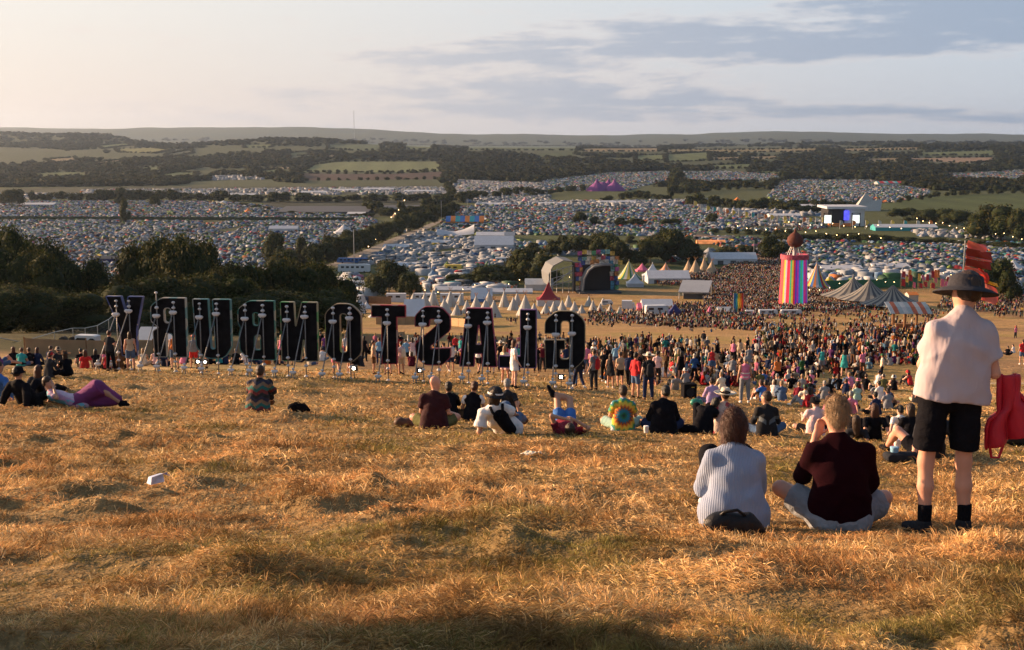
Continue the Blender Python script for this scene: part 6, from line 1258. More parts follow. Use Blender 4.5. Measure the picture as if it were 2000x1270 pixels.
def vehicle(label, px, py, L_px, hpx, col='white', kind='van', rz=0, name=None, group=None, cab=True):
    p, s = site(px, py); L_ = L_px * s; h = hpx * s; w_ = min(2.3, h * .9) if kind != 'coach' else 2.5
    nm = name or {'van': 'camper_van', 'truck': 'box_truck', 'caravan': 'caravan', 'coach': 'coach', 'cabin': 'cabin'}[kind]
    t = thing(nm, label, nm.replace('_', ' '), p, R(rz), group); c = CAN.get(col, PANEL) if col != 'white' else PANEL
    b = MB(); g0 = .35 if kind != 'cabin' else 0
    if kind == 'truck':
        b.box(-L_ / 2, -w_ / 2, g0 + .4, L_ * .24, w_ / 2, h); obj('cargo_box', b, c, t)
        b = MB(); b.grid([[(x, y, z) for y in (-w_ * .46, w_ * .46)] for x, z in ((L_ * .26, g0), (L_ * .26, h * .78), (L_ * .38, h * .78), (L_ * .46, h * .45), (L_ * .5, h * .42), (L_ * .5, g0))]); b.add([(x, sg * w_ * .46, z) for sg in (-1, 1) for x, z in ((L_ * .26, g0), (L_ * .26, h * .78), (L_ * .38, h * .78), (L_ * .46, h * .45), (L_ * .5, h * .42), (L_ * .5, g0))], [(0, 1, 2, 3, 4, 5), (11, 10, 9, 8, 7, 6)]); obj('cab', b, c, t)
    else:
        pr = [(-L_ / 2, g0), (-L_ / 2, h * .92), (-L_ * .46, h), (L_ * .34, h), (L_ * .47, h * (.62 if kind == 'van' else .95)), (L_ * .5, h * (.45 if kind == 'van' else .9)), (L_ * .5, g0)] if kind != 'cabin' else [(-L_ / 2, 0), (-L_ / 2, h), (L_ / 2, h), (L_ / 2, 0)]
        n = len(pr); b.add([(x, -w_ / 2, z) for x, z in pr] + [(x, w_ / 2, z) for x, z in pr], [tuple(range(n)), tuple(range(2 * n - 1, n - 1, -1))] + [(i, i + n, (i + 1) % n + n, (i + 1) % n) for i in range(n)]); obj('body', b, c, t)
    nw = max(1, int(L_ / 2.2))
    for i in range(nw):
        x = -L_ * .40 + i * L_ * .78 / nw; b = MB(); b.box(x, -w_ / 2 - .02, h * .55, x + L_ * .45 / nw, w_ / 2 + .02, h * .78); 
        if kind != 'truck': obj('window', b, GLASSD, t)
    if kind != 'cabin':
        for x in (-L_ * .32, L_ * .32):
            for y in (-w_ / 2 + .1, w_ / 2 - .1): b = MB(); b.lathe([(.001, -.12), (.33, -.12), (.33, .12), (.001, .12)], 10, M=Matrix.Translation((x, y, .33)) @ Matrix.Rotation(R(90), 4, 'X')); obj('wheel', b, TYRE, t)
    return t
# ---- ribbon tower
p, s = site(1549, 601); t = thing('ribbon_tower', 'tall round tower hung with rainbow ribbons, rusty onion finial on top', 'tower', p)
RB = [(.62, .02, .06), (.66, .10, .04), (.70, .50, .04), (.05, .45, .20), (.04, .20, .60), (.40, .03, .40), (.66, .03, .10), (.10, .05, .40), (.03, .50, .55), (.45, .42, .48)]
rbm = [mat('ribbon_%d' % i, c, .7, .1, 1, trans=.3, emit=.22) for i, c in enumerate(RB)]  # faint glow in the cloth stands for the lamps lighting it
r0, r1, hh = 28 * s, 24.5 * s, 95 * s; n = 96; seq = [0, 1, 2, 9, 0, 6, 3, 2, 0, 7, 5, 4, 3, 8, 5, 6, 7, 5, 3, 8, 0, 2, 3, 0, 6, 1]
mb = MB(); P = [[((r0 + (r1 - r0) * z) * math.cos(a) * (1 + .012 * math.sin(9 * a)), (r0 + (r1 - r0) * z) * math.sin(a) * (1 + .012 * math.cos(7 * a)), z * hh) for a in [2 * math.pi * k / n for k in range(n)]] for z in (0, .02, .3, .6, .9, 1)]
mb.grid(P, mfun=lambda i, j: seq[(j // 2) % len(seq)] % 10, closed=True); obj('ribbons', mb, rbm, t)
mb = MB(); mb.lathe([(r1 * 1.0, hh), (r1 * 1.1, hh), (r1 * 1.12, hh + 9 * s), (r1 * 1.04, hh + 9.4 * s), (r1 * .9, hh + 7 * s), (.01, hh + 7 * s)], 32); obj('platform_rail', mb, mat('pink_fairground_paint', (.36, .06, .10), .6, .5, 1.2), t)
mb = MB(); mb.tube([(0, 0, 0), (0, 0, hh + 26 * s)], .5, 10); obj('core', mb, STEEL, t)
mb = MB(); zz = hh + 24 * s; R0 = 16 * s; mb.lathe([(R0 * .35, zz - 1.5 * s), (R0 * .75, zz + 2 * s), (R0, zz + 10 * s), (R0 * .93, zz + 17 * s), (R0 * .6, zz + 24 * s), (R0 * .22, zz + 28 * s), (R0 * .12, zz + 32 * s), (R0 * .13, zz + 34 * s), (.02, zz + 36 * s)], 24); obj('onion_finial', mb, mat('rusty_metal', (.09, .022, .013), .8, .4, .8, bump=.3, bscale=3), t, smooth=True)
for k in range(6): mb = MB(); a = k * 1.05; mb.tube([(r1 * .6 * math.cos(a), r1 * .6 * math.sin(a), hh + 7 * s), (R0 * .5 * math.cos(a), R0 * .5 * math.sin(a), zz)], .1, 5); obj('strut', mb, STEEL, t)
for k in range(11):
    a = math.pi + .28 * k + .1; q = p + np.array([r1 * .85 * math.cos(a), r1 * .85 * math.sin(a), hh + 7 * s])
# ---- park stage
p, s = site(1163, 572); t = thing('stage', 'open air stage with black opening framed by many bright painted panels', 'stage', p, R(8))
W_2, Hs = 42 * s, 78 * s
b = MB(); b.box(-W_2 * .85, 0, 0, W_2, 10, 55 * s); obj('stage_box', b, CAN['black'], t)
b = MB(); b.box(-W_2 * .9, -6, 0, W_2 * 1.05, 0, 5 * s); obj('stage_deck', b, CAN['dark grey'], t)
PC = [(.5, .08, .12), (.08, .30, .45), (.62, .45, .10), (.10, .35, .18), (.45, .12, .35), (.62, .58, .5), (.06, .12, .35), (.6, .25, .08), (.20, .45, .45)]; pm = [mat('painted_panel_%d' % i, tuple(q * .6 for q in c), .7, .9, 1.1) for i, c in enumerate(PC)]
def panel(x, z, w_, h_, i, y=-.2): b = MB(); b.box(x, y - .06, z, x + w_, y, z + h_); obj('painted_panel', b, pm[i % 9], t)
ii = 0
for r_, (x0, x1, z0) in enumerate([(-36, 36, 74), (-36, 46, 63), (-30, 46, 56)]):
    x = x0
    while x < x1: panel(x * s, z0 * s + random.uniform(-.3, .3), 8.4 * s, 8.5 * s, ii * 5 + r_ + random.randint(0, 8), -.2 - .25 * r_); x += 9.2; ii += 1
for z in range(6, 56, 9):
    for x in (-41, -33, 28, 37): panel(x * s + random.uniform(-.3, .3), z * s, 7.5 * s, 8.2 * s, ii * 7 + random.randint(0, 8), -.5); ii += 1
P = [[(x, y, z) for y in (-5, 3)] for x, z in [(-29 * s, 6 * s), (-26 * s, 30 * s), (-18 * s, 45 * s), (-8 * s, 52 * s), (8 * s, 55 * s), (27 * s, 55 * s)]]
mb = MB(); mb.grid(P); o = obj('silver_hood', mb, CAN['mid grey'], t); so = o.modifiers.new('t', 'SOLIDIFY'); so.thickness = .5
P = [[(x, y, z) for y in (1, 16)] for x, z in [(-88 * s, 14 * s), (-90 * s, 36 * s), (-82 * s, 52 * s), (-62 * s, 62 * s), (-44 * s, 60 * s)]]
mb = MB(); mb.grid(P); o = obj('side_cover', mb, CAN['mid grey'], t); so = o.modifiers.new('t', 'SOLIDIFY'); so.thickness = .3
mb = MB()
for x in (-88, -76, -64, -52, -44): mb.tube([(x * s, .5, 0), (x * s, .5, 50 * s)], .12, 5)
for z in (14, 28, 42): mb.tube([(-88 * s, .4, z * s), (-44 * s, .4, z * s + 2)], .12, 5)
mb.tube([(-88 * s, .4, 16 * s), (-46 * s, .4, 44 * s)], .15, 5); obj('scaffold', mb, STEEL, t)
gable('long low grey platform left of the painted stage', 1025, 1080, 566, 22, 'pale grey', 8, .6, 'stage wing', 'side_stage')
# ---- named tents
peak('dark red pointed marquee with white walls behind letter L', 1071, 597, 64, 48, 'dark red', .28, 4, conc=2.0, rz=45, skirt='white')
t = thing('big_top', 'black and cream striped big top with three peaks, right of the ribbon tower', 'circus tent', site(1712, 602)[0]); p, s = site(1712, 602)
for k, (dx, dy, rr, hh_) in enumerate([(22, -4, 50, 44), (0, 8, 52, 52), (-18, 16, 52, 53)]):
    mb = MB(); r = rr * s; h = hh_ * s; mb.lathe([(r * 1.25, 12 * s), (r, 16 * s), (r * .72, 21 * s), (r * .45, 29 * s), (r * .2, 39 * s), (r * .06, 47 * s), (.05, h)], 36, (dx * s, dy * 1., 0), mfun=lambda i, k2: k2 % 2, sy=.8); obj('canopy', mb, [CAN['tan stripe'], CAN['dark grey']], t)
    mb = MB(); mb.tube([(dx * s, dy, 40 * s), (dx * s, dy, h + 2 * s)], .2, 6); obj('mast', mb, STEEL, t)
mb = MB(); mb.lathe([(40 * s, 0), (40 * s, 14 * s)], 30, (-8 * s, 6, 0), sy=.5, mfun=lambda i, k: k % 2); obj('wall', mb, [CAN['cream'], CAN['black']], t)
p, s = site(1594, 572); peak('multicoloured circus tent half hidden by the ribbon tower', 1594, 566, 54, 54, None, .12, 24, 'circus tent', 'circus_tent', ['teal', 'red', 'yellow', 'blue', 'orange', 'white'], conc=1.4)
peak('green and cream striped tent behind the painted stage', 1228, 545, 50, 36, None, .05, 24, 'circus tent', 'circus_tent', ['green', 'cream', 'yellow'], conc=1.3)
peak('small pink peaked tent behind the white marquees', 1254, 530, 28, 16, 'pink', .2); peak('white pointed marquee right of the painted stage', 1274, 548, 56, 34, 'white', .3, 4, rz=40); peak('low white pointed marquee beside the painted stage', 1240, 560, 46, 26, 'white', .3, 4, rz=45)
gable('long white bar tent right of the painted stage', 1262, 1344, 552, 24, 'white', 12, .5, win=True); peak('small orange and cream tent beside the tan tipis', 1300, 530, 26, 17, None, .1, 16, 'tent', 'tent', ['orange', 'cream'])
for k, (x, y, h, w_) in enumerate([(1344, 533, 24, 24), (1358, 536, 28, 30), (1375, 531, 28, 22), (1390, 536, 26, 30)]): tipi(x, y, h, w_, 'tan', ['leftmost tan tipi of the four beside the bar tent', 'broad tan tipi second from left by the bar tent', 'tan tipi set behind its neighbours by the bar tent', 'rightmost tan tipi spreading towards the big crowd'][k])
gable('white marquee row behind the crowd left of the ribbon tower', 1385, 1475, 515, 22, 'white', 10, .5, win=True); gable('pink roofed stall behind the white marquee row', 1440, 1468, 508, 12, 'pink', 6, .5, name='stall', cat='stall')
# sound booth, rainbow banner, gazebo
p, s = site(1358, 583); t = thing('sound_booth', 'grey sloping roof booth on legs among the crowd', 'booth', p, R(-14)); L_ = 29 * s
P = [[(x, y, z) for y, z in ((-6, 15 * s), (0, 24 * s), (6, 30 * s))] for x in np.linspace(-L_, L_, 9)]
mb = MB(); mb.grid(P); o = obj('roof', mb, CAN['grey'], t); so = o.modifiers.new('t', 'SOLIDIFY'); so.thickness = .3
b = MB(); b.box(-L_ * .7, -4, 0, L_ * .7, 4, 12 * s); obj('booth_body', b, CAN['dark grey'], t)
for x in (-L_ * .95, L_ * .95):
    for y, z in ((-5.6, 15), (5.6, 29)): mb = MB(); mb.tube([(x, y, 0), (x, y, z * s)], .14, 6); obj('leg', mb, STEEL, t)
p, s = site(1442, 613); t = thing('rainbow_banner', 'upright banner of blue, green, yellow, orange and red vertical stripes', 'banner', p)
for k, c in enumerate([(.02, .16, .42), (.02, .30, .36), (.60, .50, .04), (.62, .26, .03), (.50, .04, .03)]):
    mb = MB(); x0 = (-9.5 + 3.8 * k) * s; x1 = x0 + 3.8 * s; mb.grid([[(x0 + (x1 - x0) * a, .12 * math.sin(a * 3 + z * 4), z * 40 * s) for a in (0, .33, .66, 1)] for z in np.linspace(0.02, 1, 12)]); o = obj('stripe', mb, mat('banner_%d' % k, c, .7, .1, 1, trans=.25), t); so = o.modifiers.new('t', 'SOLIDIFY'); so.thickness = .03
for x in (-9.8, 9.8): mb = MB(); mb.tube([(x * s, 0, 0), (x * s, 0, 41 * s)], .08, 6); obj('pole', mb, STEEL, t)
peak('navy blue gazebo beside the white marquee below the stage slope', 1318, 617, 34, 24, 'navy', .4, 4, 'gazebo', 'gazebo', rz=42, conc=1.3); gable('white marquee beside the navy gazebo', 1252, 1312, 606, 22, 'white', 7, .55); gable('pink sided small tent at the white marquee', 1244, 1262, 606, 15, 'pink', 4, .5, name='tent', cat='tent')
gable('black low tent right of the navy gazebo', 1335, 1364, 607, 11, 'black', 6, .4, name='tent', cat='tent'); peak('small pink tent before the rainbow banner', 1386, 612, 20, 15, 'pink', .1, 6, 'tent', 'tent'); gable('low grey tent left of the rainbow banner', 1400, 1428, 611, 12, 'pale grey', 5, .4, name='tent', cat='tent')
vehicle('white camper van with dark window beside the navy gazebo', 1283, 615, 46, 19, 'white', 'van', 6); vehicle('white box truck parked beyond the tipis', 1228, 608, 27, 21, 'white', 'truck', -6); vehicle('white minibus behind the tipis left of the box truck', 1186, 596, 22, 10, 'white', 'van', 0)
for k, (x, y, L_, l) in enumerate([(1500, 616, 36, 'long white trailer below the ribbon tower, left one'), (1545, 616, 40, 'long white trailer below the ribbon tower, right one'), (1465, 617, 20, 'short white trailer right of the rainbow banner')]): vehicle(l, x, y, L_, 11, 'white', 'caravan')
# corrugated shelter
p, s = site(1772, 640); t = thing('shelter', 'open shelter with grey and rust striped corrugated roof on timber posts', 'shelter', p, R(-3)); w_ = 80 * s; z0, z1 = 30 * s, 46 * s
cm = [mat('corrugated_grey', (.22, .26, .30), .5, .2, 2, metal=.3), mat('corrugated_rust', (.16, .05, .03), .8, .3, 2), mat('corrugated_blue_grey', (.14, .20, .25), .5, .2, 2, metal=.3)]
P = [[(-w_ / 2 + w_ * i / 54, y, z + .06 * (i % 2)) for y, z in ((-3, z0), (0, (z0 + z1) / 2 + .2), (3, z1))] for i in range(55)]
mb = MB(); mb.grid(P, mfun=lambda i, j: [0, 1, 2, 0, 2, 1, 0, 1, 2][(i // 6) % 9]); o = obj('roof', mb, cm, t); so = o.modifiers.new('t', 'SOLIDIFY'); so.thickness = .08
for k in range(7): mb = MB(); x = -w_ * .42 + k * w_ * .14; mb.tube([(x, -2.2 + (k % 2) * 4, -.3), (x, -2.2 + (k % 2) * 4, z0 + (k % 2) * (z1 - z0) * .7)], .22, 6); obj('post', mb, TIMBER, t)
b = MB(); b.box(-w_ * .3, -.6, 0, w_ * .3, .6, .8); obj('bench', b, TIMBER, t)
gable('small orange brown panel tent beside the big top', 1770, 1790, 590, 20, 'orange', 4, .8, name='kiosk', cat='kiosk', end='cream')
# ---- white tipis village
TP = [(948, 612, 26, 34), (965, 620, 34, 32), (985, 600, 32, 24), (1003, 606, 26, 26), (1026, 616, 40, 38), (1043, 622, 30, 30), (912, 612, 26, 26), (930, 606, 28, 28), (880, 600, 32, 30), (868, 612, 28, 34), (846, 596, 30, 26), (830, 602, 30, 30), (892, 616, 22, 24), (955, 596, 26, 26), (1066, 612, 20, 22), (1082, 610, 22, 22), (1098, 606, 20, 20),
      (1110, 600, 24, 22), (1122, 608, 20, 20), (1150, 598, 20, 18), (1158, 606, 20, 18), (1136, 612, 17, 18), (1172, 608, 16, 16), (1192, 611, 17, 18), (1210, 614, 16, 15), (1178, 596, 14, 16), (808, 598, 26, 26), (1010, 596, 24, 22), (1230, 616, 12, 14), (1246, 618, 11, 13), (812, 576, 14, 16), (822, 574, 16, 16), (835, 572, 13, 14), (852, 574, 12, 14), (900, 596, 22, 22)]
NB = ['behind letter S', 'behind letter A', 'behind letter L', 'behind letter G', 'right of letter G', 'near the box truck', 'below the red marquee', 'by the white cabins']
for k, (x, y, h, w_) in enumerate(TP):
    nb = 'behind letter T' if x < 812 else 'above letter S' if x < 885 else 'above letter A' if x < 972 else 'between letters A and L' if x < 1012 else 'above letter L' if x < 1055 else 'below the dark red marquee' if x < 1105 else 'right of the dark red marquee' if x < 1165 else 'left of the white box truck' if x < 1220 else 'before the camper van'
    sz = 'tall' if h >= 30 else 'mid-sized' if h >= 22 else 'small' if h >= 16 else 'tiny'
    od = ['wide', 'steep', 'slightly shadowed', 'front', 'rear'][k % 5]
    tipi(x, y, h, w_, 'cream', '%s %s white tipi %s' % (od, sz, nb), poles=h > 18)
gable('big white ridge tent with blue trim above letter A', 920, 962, 588, 26, 'white', 8, .3, end='blue', name='tent', cat='tent'); gable('wide white marquee between letters T and S', 790, 830, 618, 34, 'white', 10, .2); peak('small white dome tent right of letter O', 716, 604, 22, 16, 'white', .2, 8, 'tent', 'tent'); peak('low white tent at letter O on the grass', 732, 620, 26, 16, 'white', .15, 8, 'tent', 'tent')
for k, (x0, x1, l) in enumerate([(755, 793, 'left'), (808, 852, 'middle'), (860, 905, 'right')]): vehicle('white flat-roofed cabin with dark windows, %s of the three above the sign' % l, (x0 + x1) / 2, 590, x1 - x0, 17, 'white', 'cabin')
for k, (x, y, c_, l) in enumerate([(453, 634, 'white', 'round white yurt seen through the right arm of letter U'), (700, 612, 'white', 'round white yurt seen through letter O'), (598, 632, 'cream', 'cream yurt with dark band behind letter N')]):
    p, s = site(x, y); t = thing('yurt', l, 'yurt', p); mb = MB(); r = 15 * s; mb.lathe([(r, -.2), (r, 16 * s)], 18); obj('wall', mb, CAN[c_], t); mb = MB(); mb.lathe([(r * 1.06, 15.5 * s), (r * .5, 22 * s), (.05, 26 * s)], 18); obj('roof', mb, CAN['white'], t)
p, s = site(598, 628); t = thing('tipi_poles', 'bare wooden tipi poles rising above the notch of letter N', 'poles', p); mb = MB()
for a in range(5): mb.tube([(-4 * s * math.cos(a * 1.3), -3 * s * math.sin(a * 1.3), 20 * s), (5 * s * math.cos(a * 1.3), 5 * s * math.sin(a * 1.3), 62 * s)], .09, 5)
obj('pole_bundle', mb, TIMBER, t)
gable('grey canvas ridge tent seen behind letter R', 276, 350, 664, 26, 'pale grey', 6, .02, name='tent', cat='tent')
t = gable('red walled kiosk with white side behind letter Y', 278, 303, 640, 44, 'red', 5, .8, name='kiosk', cat='kiosk', end='red')
p, s = site(160, 676)
vehicle('white caravan with dark roof hatch behind the screen fence', 172, 676, 44, 22, 'white', 'caravan', -12); vehicle('low white trailer left of the caravan at the fence', 134, 674, 30, 10, 'white', 'caravan', 0); peak('small pale gazebo on the hillside left of letter Y', 232, 636, 18, 22, 'pale grey', .4, 4, 'gazebo', 'gazebo')
# ---- screen fences
def fence(label, pts, hm, m, name='fence', cat='fence', posts=True, step=3.0, Yf=None):
    W = [hit(*q) for q in pts] if Yf is None else [onground(q, Yf) for q in pts]; t = thing(name, label, cat, W[0]); o0 = Vector(W[0]); P = []; 
    for a, b in zip(W[:-1], W[1:]):
        n = max(2, int(np.linalg.norm(b - a) / step))
        for k in range(n + (1 if b is W[-1] else 0)): q = a + (b - a) * k / n; P.append((q[0], q[1], H1(q[0], q[1])))
    mb = MB(); mb.grid([[(x - o0.x, y - o0.y, z - o0.z - .1), (x - o0.x, y - o0.y, z - o0.z + hm + random.uniform(-.04, .04))] for x, y, z in P]); o = obj('screen', mb, m, t); so = o.modifiers.new('t', 'SOLIDIFY'); so.thickness = .04
    if posts:
        for x, y, z in P[::2][:60]: mb = MB(); mb.tube([(x - o0.x, y - o0.y - .08, z - o0.z - .1), (x - o0.x, y - o0.y - .08, z - o0.z + hm + .12)], .04, 5); obj('post', mb, TIMBER, t)
    return t
m_reed = mat('reed_screening', (.36, .235, .125), .9, .18, 1.5, bump=.4, bscale=14)
fence('brown reed screen fence running behind the left half of the sign', [(50, 697), (170, 697), (300, 696), (480, 692), (560, 688), (720, 676), (790, 664)], 1.0, m_reed)
fence('second reed screen fence behind letters S and A', [(735, 634), (850, 634), (920, 640), (960, 636)], 1.7, m_reed); fence('short brown slatted fence by the white cabins', [(690, 592), (764, 594)], 2.2, TIMBER); fence('solid green barrier fence behind the ribbon tower', [(1578, 566), (1720, 562), (1800, 560)], 3.0, CAN['green'], posts=False)
p = hit(0, 672); t = thing('metal_fence', 'grey steel mesh fence panels stepping up the hillside left of the sign', 'fence', (0, 0, 0)); m_rail = mat('galvanised_rail', (.30, .33, .34), .4, .1, 3, metal=.5)
FP = [(-20, 656), (35, 667), (52, 665), (106, 649), (142, 641), (166, 641), (190, 636), (212, 624), (228, 611)]
WP = []
for k, (x, y) in enumerate(FP): Yk = 96 + 4.5 * k; q = at(x, y, Yk); WP.append((q[0], q[1], q[2]))
mb = MB()
for a, b in zip(WP[:-1], WP[1:]):
    mb.tube([a, b], .03, 6)
obj('top_rail', mb, m_rail, t)
for x, y, z in WP: mb = MB(); mb.tube([(x, y, z), (x, y, H1(x, y) - .1)], .035, 6); obj('post', mb, m_rail, t)
m_mesh = bpy.data.materials.new('wire_mesh'); m_mesh.use_nodes = True; nt = m_mesh.node_tree; b_ = nt.nodes['Principled BSDF']; b_.inputs['Base Color'].default_value = (.2, .22, .22, 1); b_.inputs['Alpha'].default_value = .16
mb = MB()
for a, b in zip(WP[:-1], WP[1:]): mb.add([a, b, (b[0], b[1], H1(b[0], b[1])), (a[0], a[1], H1(a[0], a[1]))], [(0, 1, 2, 3)])
obj('mesh_infill', mb, m_mesh, t)
# ---- far stages and landmarks
p, s = site(1645, 442); t = thing('main_stage', 'large far stage with black front, white side wall and two bright screens', 'stage', p)
b = MB(); b.box(-28 * s, 0, 0, 4 * s, 20, 33 * s); obj('stage_front', b, CAN['black'], t); b = MB(); b.box(4 * s + .01, 1, 0, 43 * s, 24, 34 * s); obj('side_wall', b, CAN['pale grey'], t); b = MB(); b.box(-32 * s, -2, 33.5 * s, 46 * s, 26, 38 * s); obj('roof', b, CAN['white'], t)
scr = mat('lit_screen', (.75, .8, .72), .4, .25, .5, emit=.7)
for x in (-40, 14): b = MB(); b.box(x * s, -6, 7 * s, (x + 15) * s, -5.4, 22 * s); obj('screen', b, scr, t); b = MB(); b.tube([(x * s, -5.7, 0), (x * s, -5.7, 26 * s), ((x + 15) * s, -5.7, 26 * s), ((x + 15) * s, -5.7, 0)], .5, 5); obj('screen_frame', b, CAN['black'], t)
b = MB(); b.box(2 * s, -1, 12 * s, 12 * s, -.4, 30 * s); obj('blue_screen', b, mat('blue_lit_screen', (.05, .05, .55), .4, .4, .6, emit=.9), t); b = MB(); b.box(-28 * s, -3, 0, 16 * s, -.2, 6 * s); obj('orange_barrier', b, CAN['orange'], t)
b = MB(); b.add([(43 * s, 4, 12 * s), (62 * s, 4, 0), (43 * s, 4, 0), (43 * s, 22, 12 * s), (62 * s, 22, 0), (43 * s, 22, 0)], [(0, 1, 4, 3), (0, 2, 1), (3, 4, 5)]); obj('side_ramp', b, CAN['grey'], t)
p, s = site(1690, 412); t = thing('pyramid_tent', 'pale pyramid shaped tent on the far hillside above the large stage', 'tent', p); mb = MB(); w_ = 34 * s
mb.add([(-24 * s, -5, 0), (26 * s, -5, 0), (34 * s, 20, 0), (-14 * s, 20, 0), (2 * s, 4, 35 * s), (16 * s, 2, 20 * s), (34 * s, 3, 21 * s)], [(0, 1, 5, 4), (1, 6, 5), (1, 2, 6), (0, 4, 3), (4, 5, 2, 3), (5, 6, 2)]); obj('cover', mb, CAN['cream'], t)
p, s = site(1186, 373); t = thing('purple_big_top', 'wide purple four-peaked circus tent in the distance', 'circus tent', p)
for k, (dx, hh_) in enumerate([(-20, 23), (4, 22), (14, 23), (-8, 16)]): mb = MB(); r = 22 * s; mb.lathe([(r, 0), (r * .8, 6 * s), (r * .5, 11 * s), (r * .2, 16 * s), (.4, hh_ * s)], 12, (dx * s, [0, 14, 2, 10][k], 0)); obj('canopy', mb, CAN['purple'], t)
p, s = site(890, 462); t = thing('saddle_tent', 'silver saddle shaped stretch tent beyond the left road', 'tent', p)
P = [[((-36 + 72 * u_) * s, (v_ - .5) * 14, ((18 + 20 * abs(2 * u_ - 1) ** 1.7 * (.55 + .6 * (u_ > .5))) * (1 - .75 * abs(2 * v_ - 1) ** 1.5) * (.55 if u_ > .5 else .5) + 1) * s) for v_ in np.linspace(0, 1, 9)] for u_ in np.linspace(0, 1, 17)]
mb = MB(); mb.grid(P); o = obj('cover', mb, CAN['silver'], t, smooth=True); b = MB(); b.box(-34 * s, 2, -1, 10 * s, 6, 5 * s); obj('base_wall', b, CAN['navy'], t)
gable('striped orange and blue long marquee beyond the saddle tent', 872, 945, 437, 15, None, 14, .35, stripes=['blue', 'orange', 'teal'], end='orange'); gable('big white ridge marquee in the vehicle camp', 927, 1003, 488, 27, 'white', 16, .45, win=True); gable('white marquee behind the big ridge marquee', 930, 985, 466, 13, 'white', 12, .6); gable('grey sided shed tent right of the big ridge marquee', 985, 1006, 468, 15, 'grey', 8, .6)
peak('white pointed tent above the left hedge', 672, 458, 42, 20, 'white', .25, 8, conc=1.5); p, s = site(1393, 478); t = thing('stretch_tent', 'grey blue swooping stretch tent behind the middle trees', 'tent', p)
P = [[((-33 + 66 * u_) * s, (v_ - .5) * 14, (24 * (1 - u_) ** .8 + 14 * u_) * s * (1 - .55 * v_) + 1 - 6 * s * math.sin(math.pi * u_) * (1 - v_)) for v_ in np.linspace(0, 1, 6)] for u_ in np.linspace(0, 1, 13)]
mb = MB(); mb.grid(P); obj('cover', mb, CAN['silver'], t, smooth=True); b = MB(); b.box(-30 * s, 4, 0, 26 * s, 7, 7 * s); obj('lit_bar', b, mat('warm_lit_stall', (.6, .22, .08), .7, .5, .3, emit=.35), t)
gable('red and green roofed long stands on the far right field', 1712, 1900, 361, 7, None, 20, .5, name='long_stand', cat='stand', stripes=['teal', 'red', 'red', 'grey'], end='grey'); gable('long white canopy hung with green flags below the large stage', 1705, 1825, 450, 12, 'white', 12, .6, end='teal'); gable('white ridge tent above the green canopy', 1600, 1650, 408, 8, 'white', 14, .5)
peak('red and white striped peaked tent in the far market', 1026, 397, 26, 13, None, .1, 16, 'tent', 'tent', ['red', 'white']); peak('pink three pointed tent in the far trees', 1440, 402, 40, 17, 'orange', .3, 6, 'tent', 'tent'); peak('orange lit tent on the left camp field', 485, 414, 14, 8, 'orange', .2, 6, 'tent', 'tent'); peak('white peaked marquee at the right edge', 1978, 528, 56, 20, 'white', .3, 8); peak('white peaked marquee seen above the left camp trees', 437, 398, 30, 6, 'white', .3)
vehicle('yellow painted cabin in the vehicle camp', 886, 531, 30, 14, 'yellow', 'cabin'); vehicle('long white coach parked left of the bushes', 692, 532, 62, 16, 'white', 'coach'); vehicle('white trailer with red marks right of the left trees', 708, 564, 48, 15, 'white', 'caravan'); vehicle('blue roofed lorry above the long white coach', 688, 514, 58, 10, 'blue', 'coach'); vehicle('white lorry cab behind letter O', 702, 596, 24, 20, 'white', 'truck', 60); peak('white gazebo beside the long coach', 684, 552, 34, 14, 'white', .3, 4, 'gazebo', 'gazebo', rz=45)
vehicle('red roofed van in the vehicle camp', 938, 521, 20, 8, 'red', 'van'); vehicle('white trailer at the right of the vehicle camp', 985, 516, 34, 13, 'white', 'caravan'); vehicle('small white van on the left road', 683, 492, 12, 10, 'white', 'van', 80)
for k, (x0, x1, y, h, l) in enumerate([(905, 1010, 562, 9, 'upper'), (850, 945, 568, 9, 'lower left'), (930, 1040, 573, 10, 'lower right')]): gable('long low white stall roof, %s of the three left of the painted stage' % l, x0, x1, y, h, 'white', 6, .5, name='stall', cat='stall', win=False)
gable('white marquee in the left camp field', 527, 583, 453, 12, 'white', 8, .6); gable('grey equipment tent at the lower left camp', 188, 230, 513, 13, 'dark grey', 6, .7, end='navy')
for k, (x0, x1, y, c_, l) in enumerate([(560, 730, 412, 'dark grey', 'long dark farm shed roof, left'), (735, 835, 410, 'dark grey', 'long grey farm shed roof, right'), (680, 715, 418, 'pale grey', 'small pale shed roof in front of the farm')]): gable(l, x0, x1, y, [9, 9, 4][k], c_, [90, 80, 20][k], .45, name='farm_shed', cat='shed', end='dark grey')
for k, (x, y, l) in enumerate([(772, 425, 'left pale pointed tent among the farm trees'), (806, 416, 'right brown pointed tent among the farm trees')]): tipi(x, y, 11, 15, 'tan', l, False)
